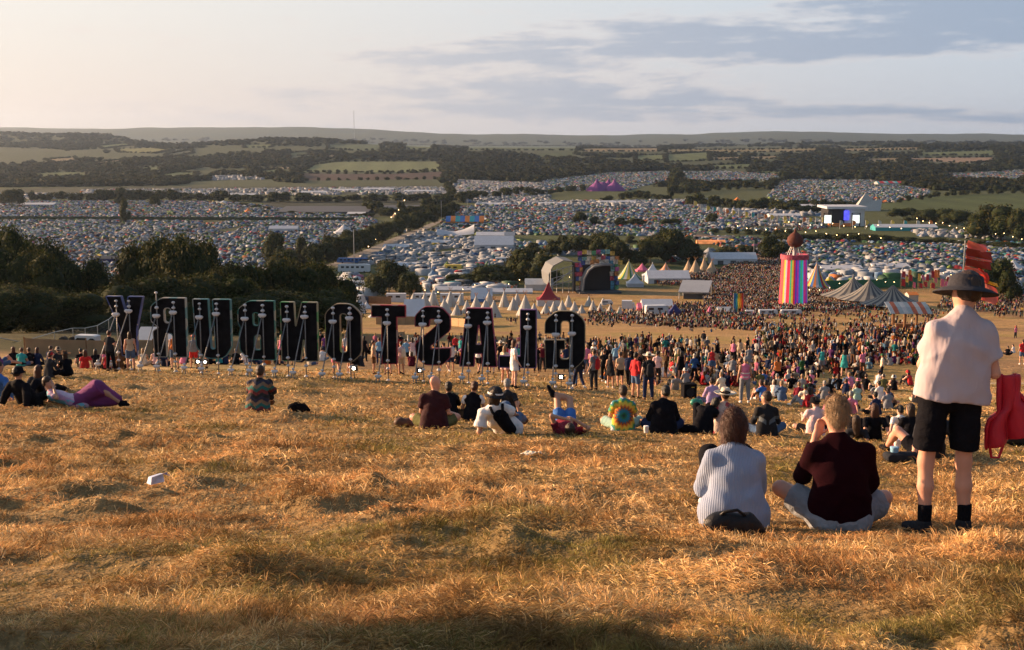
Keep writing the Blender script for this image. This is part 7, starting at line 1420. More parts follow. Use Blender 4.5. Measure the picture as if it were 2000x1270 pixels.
for k, (x0, x1, y, h, l) in enumerate([(590, 640, 378, 5, 'left of the field boundary gap'), (650, 700, 374, 5, 'over the far left camp'), (712, 770, 372, 5, 'right of its neighbour in the far left camp'), (790, 850, 376, 5, 'near the road fork'), (180, 300, 384, 4, 'very long and low in the far left'), (40, 110, 402, 6, 'at the left camp edge'), (430, 500, 382, 4, 'in the middle of the far left camp'), (930, 990, 402, 6, 'above the middle camp left'), (1040, 1110, 400, 5, 'above the middle camp right'), (1170, 1240, 398, 6, 'below the purple tent'),
  (1500, 1560, 424, 7, 'behind the flag row'), (1440, 1500, 418, 6, 'left behind the flag row'), (1560, 1600, 404, 5, 'left of the far stage roof'), (1600, 1680, 528, 10, 'beyond the big top left'), (1700, 1770, 524, 10, 'beyond the big top right'), (750, 800, 486, 9, 'in the vehicle camp left'), (830, 880, 478, 9, 'in the vehicle camp centre'), (760, 820, 520, 8, 'low in the vehicle camp')]): gable('long white marquee %s' % l, x0, x1, y, h, 'white', 14, .55, name='marquee')
# lattice mast, lift booms, poles, flags
p = onground(692, 8900); t = thing('radio_mast', 'very thin tall radio mast on the far left ridge', 'mast', p); mb = MB(); mb.tube([(0, 0, 0), (0, 0, 200)], 1.6, 6); obj('mast_pole', mb, STEEL, t)
for k, (x, y, dx, h) in enumerate([(656, 504, 1, 36), (669, 500, 3, 42)]):
    p, s = site(x, y); t = thing('boom_lift', 'red based lift with %s raised cream boom' % ['shorter left', 'taller right'][k], 'lift', p); b = MB(); b.box(-5 * s, -1.2, 0, 5 * s, 1.2, 6 * s); obj('base', b, CAN['red'], t); mb = MB(); mb.tube([(0, 0, 5 * s), (dx * s, 0, h * s)], .35, 6); obj('boom', mb, CAN['cream'], t); b = MB(); b.box((dx - 3) * s, -.8, h * s, (dx + 4) * s, .8, (h + 4) * s); obj('basket', b, CAN['dark grey'], t)
for k, (x, y, h, l) in enumerate([(692, 532, 86, 'left road'), (862, 432, 40, 'hedge by the farm'), (786, 405, 20, 'farm trees'), (913, 418, 30, 'road fork'), (1472, 505, 38, 'crowd'), (1368, 441, 25, 'far crowd')]):
    p, s = site(x, y); t = thing('lamp_mast', 'thin steel lighting mast by the %s' % l, 'mast', p); mb = MB(); mb.tube([(0, 0, 0), (0, 0, h * s)], .16, 6); obj('pole', mb, STEEL, t); b = MB(); b.box(-1.0, -.2, h * s - .6, 1.0, .2, h * s + .1); obj('lamp_head', b, CAN['dark grey'], t)
# big festival flags behind the standing man's hat
m_fp = [mat('flag_salmon', (.70, .22, .17), .7, .1, 2, trans=.4), mat('flag_brick', (.30, .05, .03), .7, .2, 2, trans=.4), mat('flag_yellow', (.75, .5, .06), .7, .1, 2, trans=.4), mat('flag_red', (.62, .05, .03), .7, .1, 2, trans=.4)]
p = onground(1892, 100); s = 100 / F; t = thing('feather_flag', 'tall banner of salmon and brick red rounded flag panels behind the dark hat', 'flag', p); gz = lambda y: at(1892, y, 100)[2] - p[2]
mb = MB(); mb.tube([(-.9, 0, 0), (-.75, 0, gz(470))], .05, 6); obj('pole', mb, STEEL, t)
def flagpanel(x0, y0, x1, y1, shape, mi):
    X0, X1 = (x0 - 1892) * s, (x1 - 1892) * s; Z1, Z0 = gz(y0), gz(y1); rows = []
    for i in range(13):
        u_ = i / 12; k = (1 - (2 * u_ - 1) ** 2) ** .5 if shape else 1; rows.append([(X0 + (X1 - X0) * v_ * (.72 + .28 * k), .18 * math.sin(v_ * 5 + u_ * 3), Z0 + (Z1 - Z0) * u_ - v_ * .35) for v_ in np.linspace(0, 1, 9)])
    mb = MB(); mb.grid(rows); o = obj('flag_panel', mb, m_fp[mi], t); so = o.modifiers.new('t', 'SOLIDIFY'); so.thickness = .02
    return o
flagpanel(1879, 470, 1917, 484, 1, 0); flagpanel(1877, 485, 1927, 500, 0, 1); flagpanel(1877, 500.5, 1927, 504, 0, 0); flagpanel(1877, 504.5, 1926, 519, 0, 1); flagpanel(1876, 519.5, 1914, 528, 0, 0); flagpanel(1902, 524, 1924, 545, 1, 3); flagpanel(1914, 546, 1942, 552, 0, 2); flagpanel(1912, 552.5, 1944, 586, 1, 0)
mb = MB(); 
for r_ in (1.2, .8, .42): mb.lathe([(r_ * .36, 0), (r_ * .36 + .09, 0), (r_ * .36 + .09, .02), (r_ * .36, .02)], 20, (-.05, -.35, gz(502)), M=None)
flc = [(1796, 590, 'yellow and green bunting flags before the big top', 'yellow'), (1690, 596, 'pink pennant left of the big top', 'pink')]
random.seed(5)
for k in range(22):
    x, y = random.uniform(1760, 1850), random.uniform(556, 578); p, s = site(x, y); c_ = random.choice(['red', 'red', 'orange', 'pink', 'yellow'])
    t = thing('pole_flag', '%s flag %s in the red flag cluster beyond the big top' % (c_, ['leaning far left', 'standing tall', 'leaning right', 'drooping low', 'beside an orange kiosk', 'high on a bent pole', 'half furled', 'at the near edge', 'at the far edge', 'in the middle'][k % 10]), 'flag', p, 0, 'flags behind the big top'); h = random.uniform(18, 34) * s; w_ = random.uniform(4, 7) * s
    mb = MB(); mb.tube([(0, 0, 0), (random.uniform(-.5, .5), 0, h)], .05, 5); obj('pole', mb, TIMBER, t); mb = MB(); mb.grid([[(w_ * v_, .2 * math.sin(4 * v_ + u_), h * (1 - .45 * u_) - v_ * .3) for v_ in (0, .33, .66, 1)] for u_ in (0, .5, 1)]); o = obj('cloth', mb, CAN[c_], t); so = o.modifiers.new('t', 'SOLIDIFY'); so.thickness = .02
for k in range(30):
    x = 1355 + k * 12.5 if k < 22 else 1640 + (k - 22) * 25; y = 408 + 32 * min(1, (k / 16) ** .6) if k < 22 else 446; p, s = site(x, y + 2); c_ = ['yellow', 'cream', 'yellow', 'teal', 'cream', 'orange'][k % 6]
    t = thing('field_flag', 'round %s flag %s of the far stage flag row' % (c_, ['at the far left end', 'near the left end', 'left of the middle', 'in the middle', 'right of the middle', 'near the right end'][min(5, k // 5)]), 'flag', p, 0, 'row of round flags before the far stage'); h = 17 * s
    mb = MB(); mb.tube([(0, 0, 0), (0, 0, h)], .12, 5); obj('pole', mb, STEEL, t); mb = MB(); mb.grid([[(v_ * 6.5 * s * (1 - .8 * (2 * u_ - 1) ** 2) ** .5, .3 * math.sin(3 * v_), h - u_ * 9 * s) for v_ in (0, .5, 1)] for u_ in np.linspace(0, 1, 6)]); o = obj('cloth', mb, CAN[c_], t); so = o.modifiers.new('t', 'SOLIDIFY'); so.thickness = .05
# strings of warm bulbs
m_bulb = mat('warm_bulb', (1., .62, .25), .3, 0, emit=5)
bulb_me = None
for k, (a, b, n) in enumerate([((830, 585), (1130, 552), 14), ((1180, 520), (1345, 494), 10), ((1560, 580), (1900, 545), 20), ((1440, 460), (1720, 478), 14), ((1790, 445), (1995, 480), 14), ((1540, 452), (1760, 460), 10), ((720, 500), (790, 410), 8)]):
    pa, s1 = site(*a); pb, s2 = site(*b); pa = pa + np.array([0, 0, 9 * s1 * 2]); pb = pb + np.array([0, 0, 9 * s2 * 2]); t = thing('festoon_string', 'string of warm bulbs %s' % ['above the tipis and stall roofs', 'right of the painted stage', 'past the big top to the dark tree', 'along the hedge behind the ribbon tower', 'along the far right hedge', 'before the large far stage', 'up the hedge by the left road'][k], 'string lights', pa)
    P = [pa + (pb - pa) * i / n - np.array([0, 0, 1.5 * math.sin(math.pi * ((i % 4) / 4))]) for i in range(n + 1)]; mb = MB(); mb.tube([tuple(q - pa) for q in P], .03, 4); obj('cable', mb, CAN['black'], t)
    if bulb_me is None: mb = MB(); mb.ellipsoid((0, 0, 0), (1, 1, 1), 8, 6); bulb_me = mb.mesh('bulb', [m_bulb], True)
    for q in P: link('bulb', bulb_me, t, q - pa, 0, .00028 * q[1])
# ================================================================ TREES
LEAFC = np.array([.78, .80, .70]) * np.array([(.050, .062, .020), (.040, .055, .018), (.075, .075, .022), (.060, .052, .018), (.034, .046, .018), (.095, .080, .025)])
m_leaf = mat('tree_leaves', attr='Col', rough=.8, var=0, spec=.08, trans=.14); m_bark = mat('tree_bark', (.07, .05, .035), .9, .3, 3, bump=.5, bscale=9)
def crown(nleaf, size, seed, aspect=1.0, nl=16, core=True):
    r = np.random.default_rng(seed); L_ = []
    for k in range(nl):
        a = r.uniform(0, 2 * math.pi); q = r.uniform(0, .62) if k else 0; z = r.uniform(.30, .86); lim = math.sqrt(max(.05, 1 - ((z - .52) / .52) ** 2))
        L_.append((q * lim * math.cos(a), q * lim * math.sin(a), z * aspect, r.uniform(.20, .36)))
    L_ = np.array(L_); k = r.integers(0, nl, nleaf); d = r.normal(0, 1, (nleaf, 3)); d /= np.linalg.norm(d, axis=1)[:, None]
    rad = L_[k, 3] * r.uniform(.72, 1.12, nleaf) * (1 + .25 * (fbm(d[:, 0] * 3 + k, d[:, 2] * 3 + d[:, 1] * 2, 2, seed) - .5) * 2)
    P = L_[k, :3] + d * rad[:, None] * np.array([1, 1, .82]); 
    inside = np.zeros(nleaf, bool)
    for l in L_: inside |= np.linalg.norm((P - l[:3]) / np.array([1, 1, .82]), axis=1) < l[3] * .62
    P, d, k = P[~inside], d[~inside], k[~inside]; n = len(P)
    t1 = r.normal(0, 1, (n, 3)); t1 -= d * (t1 * d).sum(1)[:, None] * .6; t1 /= np.linalg.norm(t1, axis=1)[:, None]; t2 = np.cross(t1, r.normal(0, 1, (n, 3))); t2 /= np.linalg.norm(t2, axis=1)[:, None]
    s = size * r.uniform(.6, 1.3, n)[:, None]
    V = np.stack([P - t1 * s, P + t2 * s * .55, P + t1 * s, P - t2 * s * .55], 1).reshape(-1, 3); Q = np.arange(n * 4).reshape(-1, 4)
    c = LEAFC[(k * 7 + r.integers(0, 2, n)) % len(LEAFC)] * r.uniform(.7, 1.3, n)[:, None]; C_ = np.repeat(c, 4, 0)
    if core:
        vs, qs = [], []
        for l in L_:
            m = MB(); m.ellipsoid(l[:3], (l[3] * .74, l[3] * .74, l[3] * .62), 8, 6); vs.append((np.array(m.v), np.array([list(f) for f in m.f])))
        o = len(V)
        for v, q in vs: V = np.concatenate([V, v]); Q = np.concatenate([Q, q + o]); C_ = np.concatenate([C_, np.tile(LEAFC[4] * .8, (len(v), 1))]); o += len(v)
    return V, Q, C_
def trunk_mb(seed):
    r = random.Random(seed); mb = MB(); mb.tube([(0, 0, -.05), (.01, 0, .2), (.0, .02, .42), (.02, .0, .6)], [.05, .035, .028, .012], 8)
    for k in range(5): a = r.uniform(0, 6.3); z = r.uniform(.22, .45); mb.tube([(0, 0, z), (.14 * math.cos(a), .14 * math.sin(a), z + .14), (.3 * math.cos(a), .3 * math.sin(a), z + .24)], [.02, .013, .005], 6)
    return mb
CR = {}
def crown_mesh(kind, i):
    if (kind, i) not in CR:
        n, s_ = {'near': (15000, .022), 'mid': (3600, .036), 'small': (700, .075)}[kind]
        CR[(kind, i)] = np_mesh('crown', *crown(n, s_, 100 + i * 7 + len(kind), 1.0, {'near': 26, 'mid': 16, 'small': 9}[kind])[:2], [m_leaf], False, crown(n, s_, 100 + i * 7 + len(kind), 1.0, {'near': 26, 'mid': 16, 'small': 9}[kind])[2])
    return CR[(kind, i)]
TRK = [trunk_mb(i).mesh('trunk', [m_bark], True) for i in range(3)]
def tree(px, py_base, wpx, top, label, Y=None, kind=None, name='tree', group='trees across the valley'):
    p = hit(px, py_base) if Y is None else onground(px, Y); d = p[1]; h = at(px, top, d)[2] - p[2]; w_ = wpx * d / F
    kind = kind or ('near' if d < 300 else 'mid' if d < 1000 else 'small'); i = random.randint(0, 3)
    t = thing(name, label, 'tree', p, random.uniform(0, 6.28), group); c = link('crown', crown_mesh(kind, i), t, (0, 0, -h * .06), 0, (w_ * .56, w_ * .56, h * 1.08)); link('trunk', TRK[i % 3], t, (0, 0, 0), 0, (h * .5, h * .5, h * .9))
    return t
random.seed(11)
NT = [(8, 175, 110, 452, 'tallest dark tree at the left edge'), (60, 165, 120, 492, 'broad dark tree second from the left edge'), (98, 185, 110, 468, 'dark tree with high crown left of the camp gap'), (140, 170, 105, 506, 'dark rounded tree before the left camp'), (172, 190, 80, 540, 'low dark tree sloping down to the camp gap'), (20, 140, 150, 560, 'large dark bush filling the lower left edge'), (110, 150, 150, 575, 'dark wide bush above the steel fence'), (190, 165, 110, 590, 'dark bush above the caravan'),
      (262, 190, 110, 520, 'dark tree left of the middle group'), (300, 185, 100, 478, 'tall tree above letter R'), (345, 180, 110, 470, 'tallest tree between letters R and U'), (395, 190, 90, 474, 'tall narrow crowned tree above letter U'), (300, 160, 160, 545, 'wide lower tree behind letters Y and R'), (400, 165, 150, 540, 'wide lower tree behind letter U'), (450, 175, 100, 520, 'sloping tree above letter B'),
      (500, 190, 100, 535, 'olive tinted tree above letter B'), (548, 185, 110, 522, 'olive tinted round tree above letter N'), (600, 190, 110, 516, 'broad olive tree above the notch of letter N'), (646, 195, 90, 536, 'olive tree ending the row above letter O'), (520, 165, 170, 570, 'wide dark bush directly behind letters B and N'), (620, 172, 130, 575, 'wide dark bush behind letters N and O'), (240, 150, 120, 610, 'dark undergrowth bush behind letter Y'), (470, 160, 120, 590, 'dark bush between letters U and B')]
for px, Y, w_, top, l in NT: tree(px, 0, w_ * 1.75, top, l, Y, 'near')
MT = [(535, 528, 62, 460, 'dark round tree beyond the left camp edge'), (590, 524, 46, 468, 'dark round tree right of its larger twin by the road'), (560, 534, 60, 490, 'lower dark tree filling between the road twins'), (628, 524, 50, 476, 'dark tree at the start of the road hedge'), (760, 572, 90, 512, 'broad dark bush beside the long coach'), (735, 578, 50, 540, 'small bush at the foot of the broad bush'), (800, 584, 44, 536, 'round bush right of the broad bush'),
      (1015, 552, 90, 490, 'dark tree left of the painted stage'), (1060, 556, 80, 500, 'dark tree tucked behind the stage scaffold'), (960, 556, 80, 520, 'low dark trees sloping towards the stall roofs'), (905, 556, 60, 536, 'lowest dark bush at the stall roofs'), (1130, 505, 66, 464, 'brown tinted round tree behind the painted stage'), (1180, 508, 70, 458, 'larger brown tinted tree behind the painted stage'), (1210, 520, 50, 474, 'dark tree right behind the painted panels'), (1270, 516, 66, 470, 'dark tree beyond the white marquees'), (1310, 514, 80, 450, 'tall dark tree in the middle of the valley'), (1350, 512, 50, 478, 'dark tree on the right of the tall middle one'),
      (1078, 500, 40, 470, 'dark tree on the edge of the green field'), (1040, 496, 36, 476, 'small dark tree left in the green field'), (1100, 482, 26, 460, 'lone small tree in the green field'), (1230, 476, 30, 462, 'small tree right in the green field'), (1285, 486, 46, 462, 'dark tree before the tall middle tree'),
      (1240, 520, 50, 490, 'low dark tree joining the middle group'), (1420, 505, 60, 482, 'low trees under the stretch tent'), (1456, 500, 40, 480, 'small tree left of the steel pole'), (1500, 508, 54, 464, 'dark tree left of the onion finial'), (1522, 506, 40, 474, 'dark tree just behind the onion finial'), (1955, 470, 110, 404, 'huge dark tree at the right edge'), (1915, 466, 60, 420, 'dark tree left of the huge right edge tree'), (1990, 474, 60, 412, 'dark tree cut by the right edge'),
      (1870, 448, 60, 414, 'dark tree behind the green flagged canopy'), (1835, 440, 60, 410, 'dark rounded tree on the right hillside foot'), (1800, 436, 60, 412, 'dark tree left of the green flagged canopy trees'), (1765, 430, 50, 408, 'dark tree right of the pyramid shaped tent'), (1905, 596, 60, 532, 'dark tree behind the hat and flags'), (1935, 588, 80, 512, 'broad dark tree right of the hat'), (1965, 590, 50, 540, 'lower dark tree right of the flags'), (1870, 592, 50, 548, 'dark bush left of the hat'),
      (242, 434, 28, 392, 'lone tree standing in the left camp field'), (232, 400, 18, 382, 'small tree above the lone camp tree'), (302, 404, 20, 384, 'small tree in the left camp field edge'), (24, 404, 42, 372, 'dark tree in the far left camp'), (1132, 440, 26, 416, 'small dark tree in the middle camp'), (1160, 440, 24, 424, 'low bush in the middle camp'), (1392, 436, 24, 418, 'small bush below the flag row'), (1240, 440, 50, 428, 'low bushes in the middle camp'), (1310, 442, 34, 428, 'low bushes right of the middle camp'), (1210, 442, 30, 426, 'bushy clump in the middle camp')]
for a in MT: tree(a[0], a[1], a[2] * 1.4, a[3], a[4], kind='mid')
def row(pts, n, wpx, hpx, lab, kind='small', jit=3):
    pts = np.array(pts, float); seg = np.linspace(0, len(pts) - 1, n)
    posw = ['at the left end', 'left of centre', 'near the centre', 'right of centre', 'at the right end']; szw = ['tall', 'low', 'round', 'ragged', 'broad', 'narrow']
    for k, t_ in enumerate(seg):
        i = min(int(t_), len(pts) - 2); q = pts[i] + (pts[i + 1] - pts[i]) * (t_ - i); sc = random.uniform(.7, 1.3); f_ = k / max(n - 1, 1)
        hh_ = (hpx[0] + (hpx[1] - hpx[0]) * f_) * sc; ww = (wpx[0] + (wpx[1] - wpx[0]) * f_) * random.uniform(.8, 1.3)
        x = q[0] + random.uniform(-jit, jit); y = q[1] + random.uniform(-.6, .6)
        tree(x, y, ww * 1.6, y - hh_, '%s tree %s of the %s' % (szw[k % 6], posw[min(4, int(f_ * 5))], lab), kind=kind, group='trees of the ' + lab)
row([(612, 528), (680, 500), (740, 476), (800, 452), (850, 434), (880, 420)], 26, (44, 22), (44, 20), 'hedge along the left road', 'mid')
row([(868, 408), (886, 388), (872, 372), (905, 352)], 9, (22, 14), (20, 12), 'trees where the road forks'); row([(900, 396), (940, 386), (1000, 384), (1040, 380)], 9, (24, 18), (16, 14), 'clump beyond the road fork')
row([(0, 392), (150, 393), (270, 392)], 16, (26, 26), (17, 20), 'left field boundary'); row([(270, 392), (430, 393), (640, 395), (860, 394)], 25, (34, 34), (18, 15), 'long field boundary'); row([(480, 402), (560, 418), (680, 424), (720, 424)], 12, (18, 16), (5, 6), 'hedge before the farm sheds')
row([(720, 412), (760, 424), (820, 420), (870, 408)], 14, (26, 26), (18, 22), 'farmyard trees'); row([(1530, 470), (1600, 468), (1700, 472), (1820, 476), (1990, 486)], 27, (30, 32), (14, 9), 'hedge below the far stage', 'mid'); row([(1400, 455), (1470, 458), (1540, 462)], 8, (20, 22), (9, 12), 'bushes left of the far hedge')
row([(1350, 402), (1420, 406), (1480, 412), (1590, 418)], 17, (30, 32), (18, 20), 'trees behind the flag row'); row([(1500, 400), (1600, 404), (1660, 402)], 10, (24, 24), (13, 10), 'trees behind the large stage'); row([(1310, 385), (1322, 350), (1318, 340)], 6, (18, 14), (22, 14), 'strip between the far camps'); row([(1330, 380), (1400, 372), (1500, 368), (1530, 352)], 16, (22, 20), (14, 12), 'hedge below the far right camp')
row([(1180, 395), (1240, 385), (1300, 392)], 9, (20, 22), (10, 12), 'trees by the purple tent'); row([(1760, 396), (1840, 384), (1900, 380), (2000, 378)], 14, (16, 18), (9, 10), 'hedge above the green field'); row([(1040, 384), (1100, 376), (1150, 372)], 8, (18, 16), (10, 9), 'trees left of the purple tent')
# ---- woods beyond: one mass of small crowns
def lowcrown(seed):
    V, Q, C_ = crown(95, .17, seed, 1.0, 6, False); m = MB()
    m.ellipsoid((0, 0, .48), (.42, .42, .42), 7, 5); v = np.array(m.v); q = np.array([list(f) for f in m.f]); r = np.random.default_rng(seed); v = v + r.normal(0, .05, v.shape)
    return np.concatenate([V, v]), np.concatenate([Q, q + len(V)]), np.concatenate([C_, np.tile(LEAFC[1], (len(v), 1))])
LC = [lowcrown(i) for i in range(4)]
def mass(X, Y, wm, hm, name, label, cat, seed=1):
    r = np.random.default_rng(seed); Z = H(X, Y); n = len(X); k = r.integers(0, 4, n); VV, QQ, CC = [], [], []; off = 0
    for t, (V, Q, C_) in enumerate(LC):
        m = k == t; c = int(m.sum())
        if not c: continue
        a = r.uniform(0, 6.28, c); ca, sa = np.cos(a)[:, None], np.sin(a)[:, None]; w_ = (wm[m] * r.uniform(.75, 1.3, c))[:, None]; h_ = (hm[m] * r.uniform(.7, 1.25, c))[:, None]
        P = np.empty((c, len(V), 3)); P[..., 0] = (V[:, 0] * ca - V[:, 1] * sa) * w_ + X[m][:, None]; P[..., 1] = (V[:, 0] * sa + V[:, 1] * ca) * w_ + Y[m][:, None]; P[..., 2] = V[:, 2] * h_ + Z[m][:, None] - 1
        col = .5 * C_[None] * r.uniform(.65, 1.35, c)[:, None, None]
        VV.append(P.reshape(-1, 3)); CC.append(col.reshape(-1, 3)); QQ.append((Q[None] + (np.arange(c) * len(V))[:, None, None]).reshape(-1, 4) + off); off += c * len(V)
    g = link(name, np_mesh(name, np.concatenate(VV), np.concatenate(QQ), [m_leaf], False, np.concatenate(CC))); tag(g, label, cat, kind='stuff'); return len(X)
r = np.random.default_rng(5); N_ = 26000
Y = 1500 * (9000 / 1500) ** r.random(N_); X = r.uniform(-.5, .5, N_) * Y; px, py = project(X, Y, H(X, Y)); ok = np.ones(N_, bool)
def polys_hit(px, py, marg=2.5):
    m = np.zeros(px.shape, bool)
    for dx, dy in ((0, 0), (marg, 0), (-marg, 0), (0, 1.2), (0, -2.), (0, -4.5), (0, -7.)):
        for p, _ in FIELDS: m |= inpoly(px + dx, py + dy, p)
        for p in CAMPS: m |= inpoly(px + dx, py + dy, p)
    return m
ok &= ~polys_hit(px, py); ok &= (py < 366) | (px > 1500) & (py < 374)
clump = fbm(X / 260, Y / 420, 3, 66); dn = np.where((py > 312) & (px > 860), .30, .46); dn = np.where((px < 420) & (py < 340), .49, dn); ok &= clump > dn
ok &= r.random(N_) < np.clip(1.3 - Y / 9000, .3, 1)
nw = mass(X[ok], Y[ok], (9 + Y * .0028)[ok], (6.5 + .0009 * Y)[ok], 'woods', 'dark woods and hedgerows covering the far hills', 'woods')
# hedgerows on field edges, from the outlines
HX, HY = [], []
for p, _ in FIELDS[:30]:
    for a, b in zip(p, p[1:] + p[:1]):
        A, B = hit(*a), hit(*b); L_ = np.linalg.norm(A - B); n = int(min(L_ / 14, 70)); 
        for k in range(n): q = A + (B - A) * (k + random.random() * .6) / n; HX.append(q[0]); HY.append(q[1])
HX, HY = np.array(HX), np.array(HY); ok = HY > 1300; mass(HX[ok], HY[ok], (5 + HY * .0012)[ok], (4 + HY * .0004)[ok], 'hedgerows', 'dark hedges round the distant fields', 'hedge', 3)
# hedge line through the left camp
t_ = np.linspace(0, 1, 260); A = [hit(x, 428.5 + 2.5 * (x / 690)) for x in np.linspace(-20, 692, 120)]; A = np.array(A); hx = np.interp(t_, np.linspace(0, 1, 120), A[:, 0]); hy = np.interp(t_, np.linspace(0, 1, 120), A[:, 1])
# unseen tree added on the left so its shade falls over the nearest grass
p_ = np.array([-15.6, 9.7, H1(-15.6, 9.7)]); t = thing('tree', 'tree left of the picture whose dappled shade crosses the nearest grass', 'tree', p_, .4); link('crown', crown_mesh('near', 1), t, (0, 0, .4), 0, (1.2, 1.2, 8.4)); link('trunk', TRK[1], t, (0, 0, 0), 0, (4, 4, 7))
g = thing('camp_hedge', 'thin dark straight hedge crossing the left camp field', 'hedge', (0, 0, 0)); mb = MB(); mb.grid([[(x + 0, y - 1.2, H1(x, y) - .2), (x, y - .8, H1(x, y) + 2.2 + random.uniform(-.4, .4)), (x, y + .8, H1(x, y) + 2.2 + random.uniform(-.4, .4)), (x, y + 1.2, H1(x, y) - .2)] for x, y in zip(hx, hy)]); obj('leaves', mb, mat('hedge_green', (.03, .04, .016), .9, .4, .6), g)
# ================================================================ CAMPS
def dome(ns, nr, hgt, seg):
    V = [(0, 0, hgt)]; Q = []
    for i in range(1, nr + 1):
        a = math.pi / 2 * (1 - i / nr)
        for k in range(ns): q = 2 * math.pi * (k + .5) / ns; V.append((math.cos(a) * math.cos(q) * .5, math.cos(a) * math.sin(q) * .42, hgt * math.sin(a)))
    for k in range(0, ns, 2): Q.append((0, 1 + k, 1 + (k + 1) % ns, 1 + (k + 2) % ns))
    for i in range(nr - 1):
        for k in range(ns): Q.append((1 + i * ns + k, 1 + (i + 1) * ns + k, 1 + (i + 1) * ns + (k + 1) % ns, 1 + i * ns + (k + 1) % ns))
    return np.array(V), np.array(Q)
def tunnel():
    V = []; Q = []
    for i, x in enumerate((-.55, -.2, .2, .55)):
        hh_ = (.20, .44, .44, .16)[i]
        for a in np.linspace(0, math.pi, 6): V.append((x, math.cos(a) * .36, math.sin(a) * hh_))
    for i in range(3):
        for k in range(5): Q.append((i * 6 + k, i * 6 + k + 1, (i + 1) * 6 + k + 1, (i + 1) * 6 + k))
    Q += [(0, 1, 2, 3), (0, 3, 4, 5), (18, 21, 20, 19), (18, 23, 22, 21)]
    return np.array(V), np.array(Q)
def bell():
    V = [(0, 0, .62)]; Q = []
    for r_, z in ((.14, .42), (.48, .15), (.5, 0)):
        for k in range(8): V.append((r_ * math.cos(k * math.pi / 4), r_ * math.sin(k * math.pi / 4), z))
    for k in range(0, 8, 2): Q.append((0, 1 + k, 1 + (k + 1) % 8, 1 + (k + 2) % 8))
    for i in range(2):
        for k in range(8): Q.append((1 + i * 8 + k, 1 + (i + 1) * 8 + k, 1 + (i + 1) * 8 + (k + 1) % 8, 1 + i * 8 + (k + 1) % 8))
    return np.array(V), np.array(Q)
def boxy():
    V = np.array([(x, y, z) for z in (0, .42) for y in (-.25, .25) for x in (-.5, .5)] ); return V, np.array([(4, 5, 7, 6), (0, 1, 5, 4), (2, 6, 7, 3), (0, 4, 6, 2), (1, 3, 7, 5)])
TT = [dome(8, 3, .42, 0), tunnel(), dome(6, 2, .40, 0), bell(), boxy()]
TCOL = [('white', (.55, .58, .62), 12), ('pale grey', (.33, .37, .42), 15), ('blue', (.06, .16, .40), 9), ('pale blue', (.22, .36, .55), 9), ('navy', (.02, .035, .09), 9), ('green', (.07, .19, .07), 9), ('lime', (.26, .38, .07), 3), ('dark green', (.03, .08, .04), 9), ('teal', (.04, .24, .26), 5), ('charcoal', (.05, .055, .06), 11), ('orange', (.62, .20, .05), 3), ('red', (.42, .03, .04), 3), ('cream', (.58, .52, .42), 5), ('yellow', (.62, .5, .08), 1), ('pink', (.6, .18, .3), 1)]
cw = np.array([c[2] for c in TCOL], float); cw /= cw.sum(); CA = .52 * np.array([c[1] for c in TCOL])
TX, TY, TK, TS, TCI = [], [], [], [], []
def camp(poly, spacing, size, kinds, seed, white=0., hole=None):
    size *= .82; c = [hit(*q) for q in poly]; x0, x1 = min(p[0] for p in c), max(p[0] for p in c); y0, y1 = min(p[1] for p in c), max(p[1] for p in c); r = np.random.default_rng(seed)
    gx, gy = np.meshgrid(np.arange(x0, x1, spacing), np.arange(y0, y1, spacing * 1.05)); X = gx.ravel() + r.uniform(-.42, .42, gx.size) * spacing; Y = gy.ravel() + r.uniform(-.42, .42, gx.size) * spacing
    px, py = project(X, Y, H(X, Y)); m = inpoly(px, py, poly); m &= fbm(X / 30, Y / 40, 2, seed) > .27
    m &= ~((np.abs(py - (429 + 2.5 * px / 690)) < 1.6) & (px < 700))
    for p in ROAD: m &= ~inpoly(px, py, p)
    X, Y = X[m], Y[m]; n = len(X); TX.append(X); TY.append(Y); TK.append(r.choice(len(TT), n, p=kinds)); TS.append(size * r.uniform(.7, 1.25, n))
    ci = r.choice(len(TCOL), n, p=cw); wm = r.random(n) < white; ci[wm] = r.choice([0, 0, 0, 1], int(wm.sum())); TCI.append(ci)
K1 = [.42, .36, .16, .05, .01]; K2 = [.14, .16, .06, .16, .48]
for k, p in enumerate(CAMPS):
    camp(p, [3.6, 3.8, 3.8, 4.6, 4.8, 4.8, 5.2, 4.2, 4.6, 5.5, 3.9][k], [3.7, 3.9, 3.9, 4.2, 4.4, 4.4, 4.8, 4., 4.6, 4.6, 4.][k], K1 if k not in (8, 9) else K2, 200 + k, [.05, .08, .05, 0, 0, 0, 0, .3, .6, .75, .05][k])
camp([(700, 502), (790, 452), (860, 448), (900, 466), (1010, 470), (1008, 512), (960, 532), (900, 550), (830, 546), (770, 512), (700, 525)], 4.6, 5.0, K2, 301, .78)
camp([(660, 540), (700, 538), (730, 575), (700, 600), (668, 580)], 6, 5.5, K2, 302, .7); camp([(1560, 500), (1800, 512), (1880, 536), (1860, 556), (1590, 552)], 5.0, 5.0, K2, 303, .62); camp([(1380, 428), (1600, 436), (1600, 444), (1420, 440)], 5, 5, K2, 304, .5)
camp([(1400, 412), (1620, 412), (1620, 426), (1440, 420)], 6, 7, K2, 305, .8); camp([(1780, 450), (1960, 458), (1960, 470), (1790, 462)], 5, 5.5, K2, 306, .75); camp([(930, 396), (1380, 392), (1390, 404), (930, 405)], 4.6, 5.5, K2, 307, .7); camp([(820, 548), (900, 552), (1000, 560), (1000, 574), (830, 566)], 5., 5., K2, 308, .6)
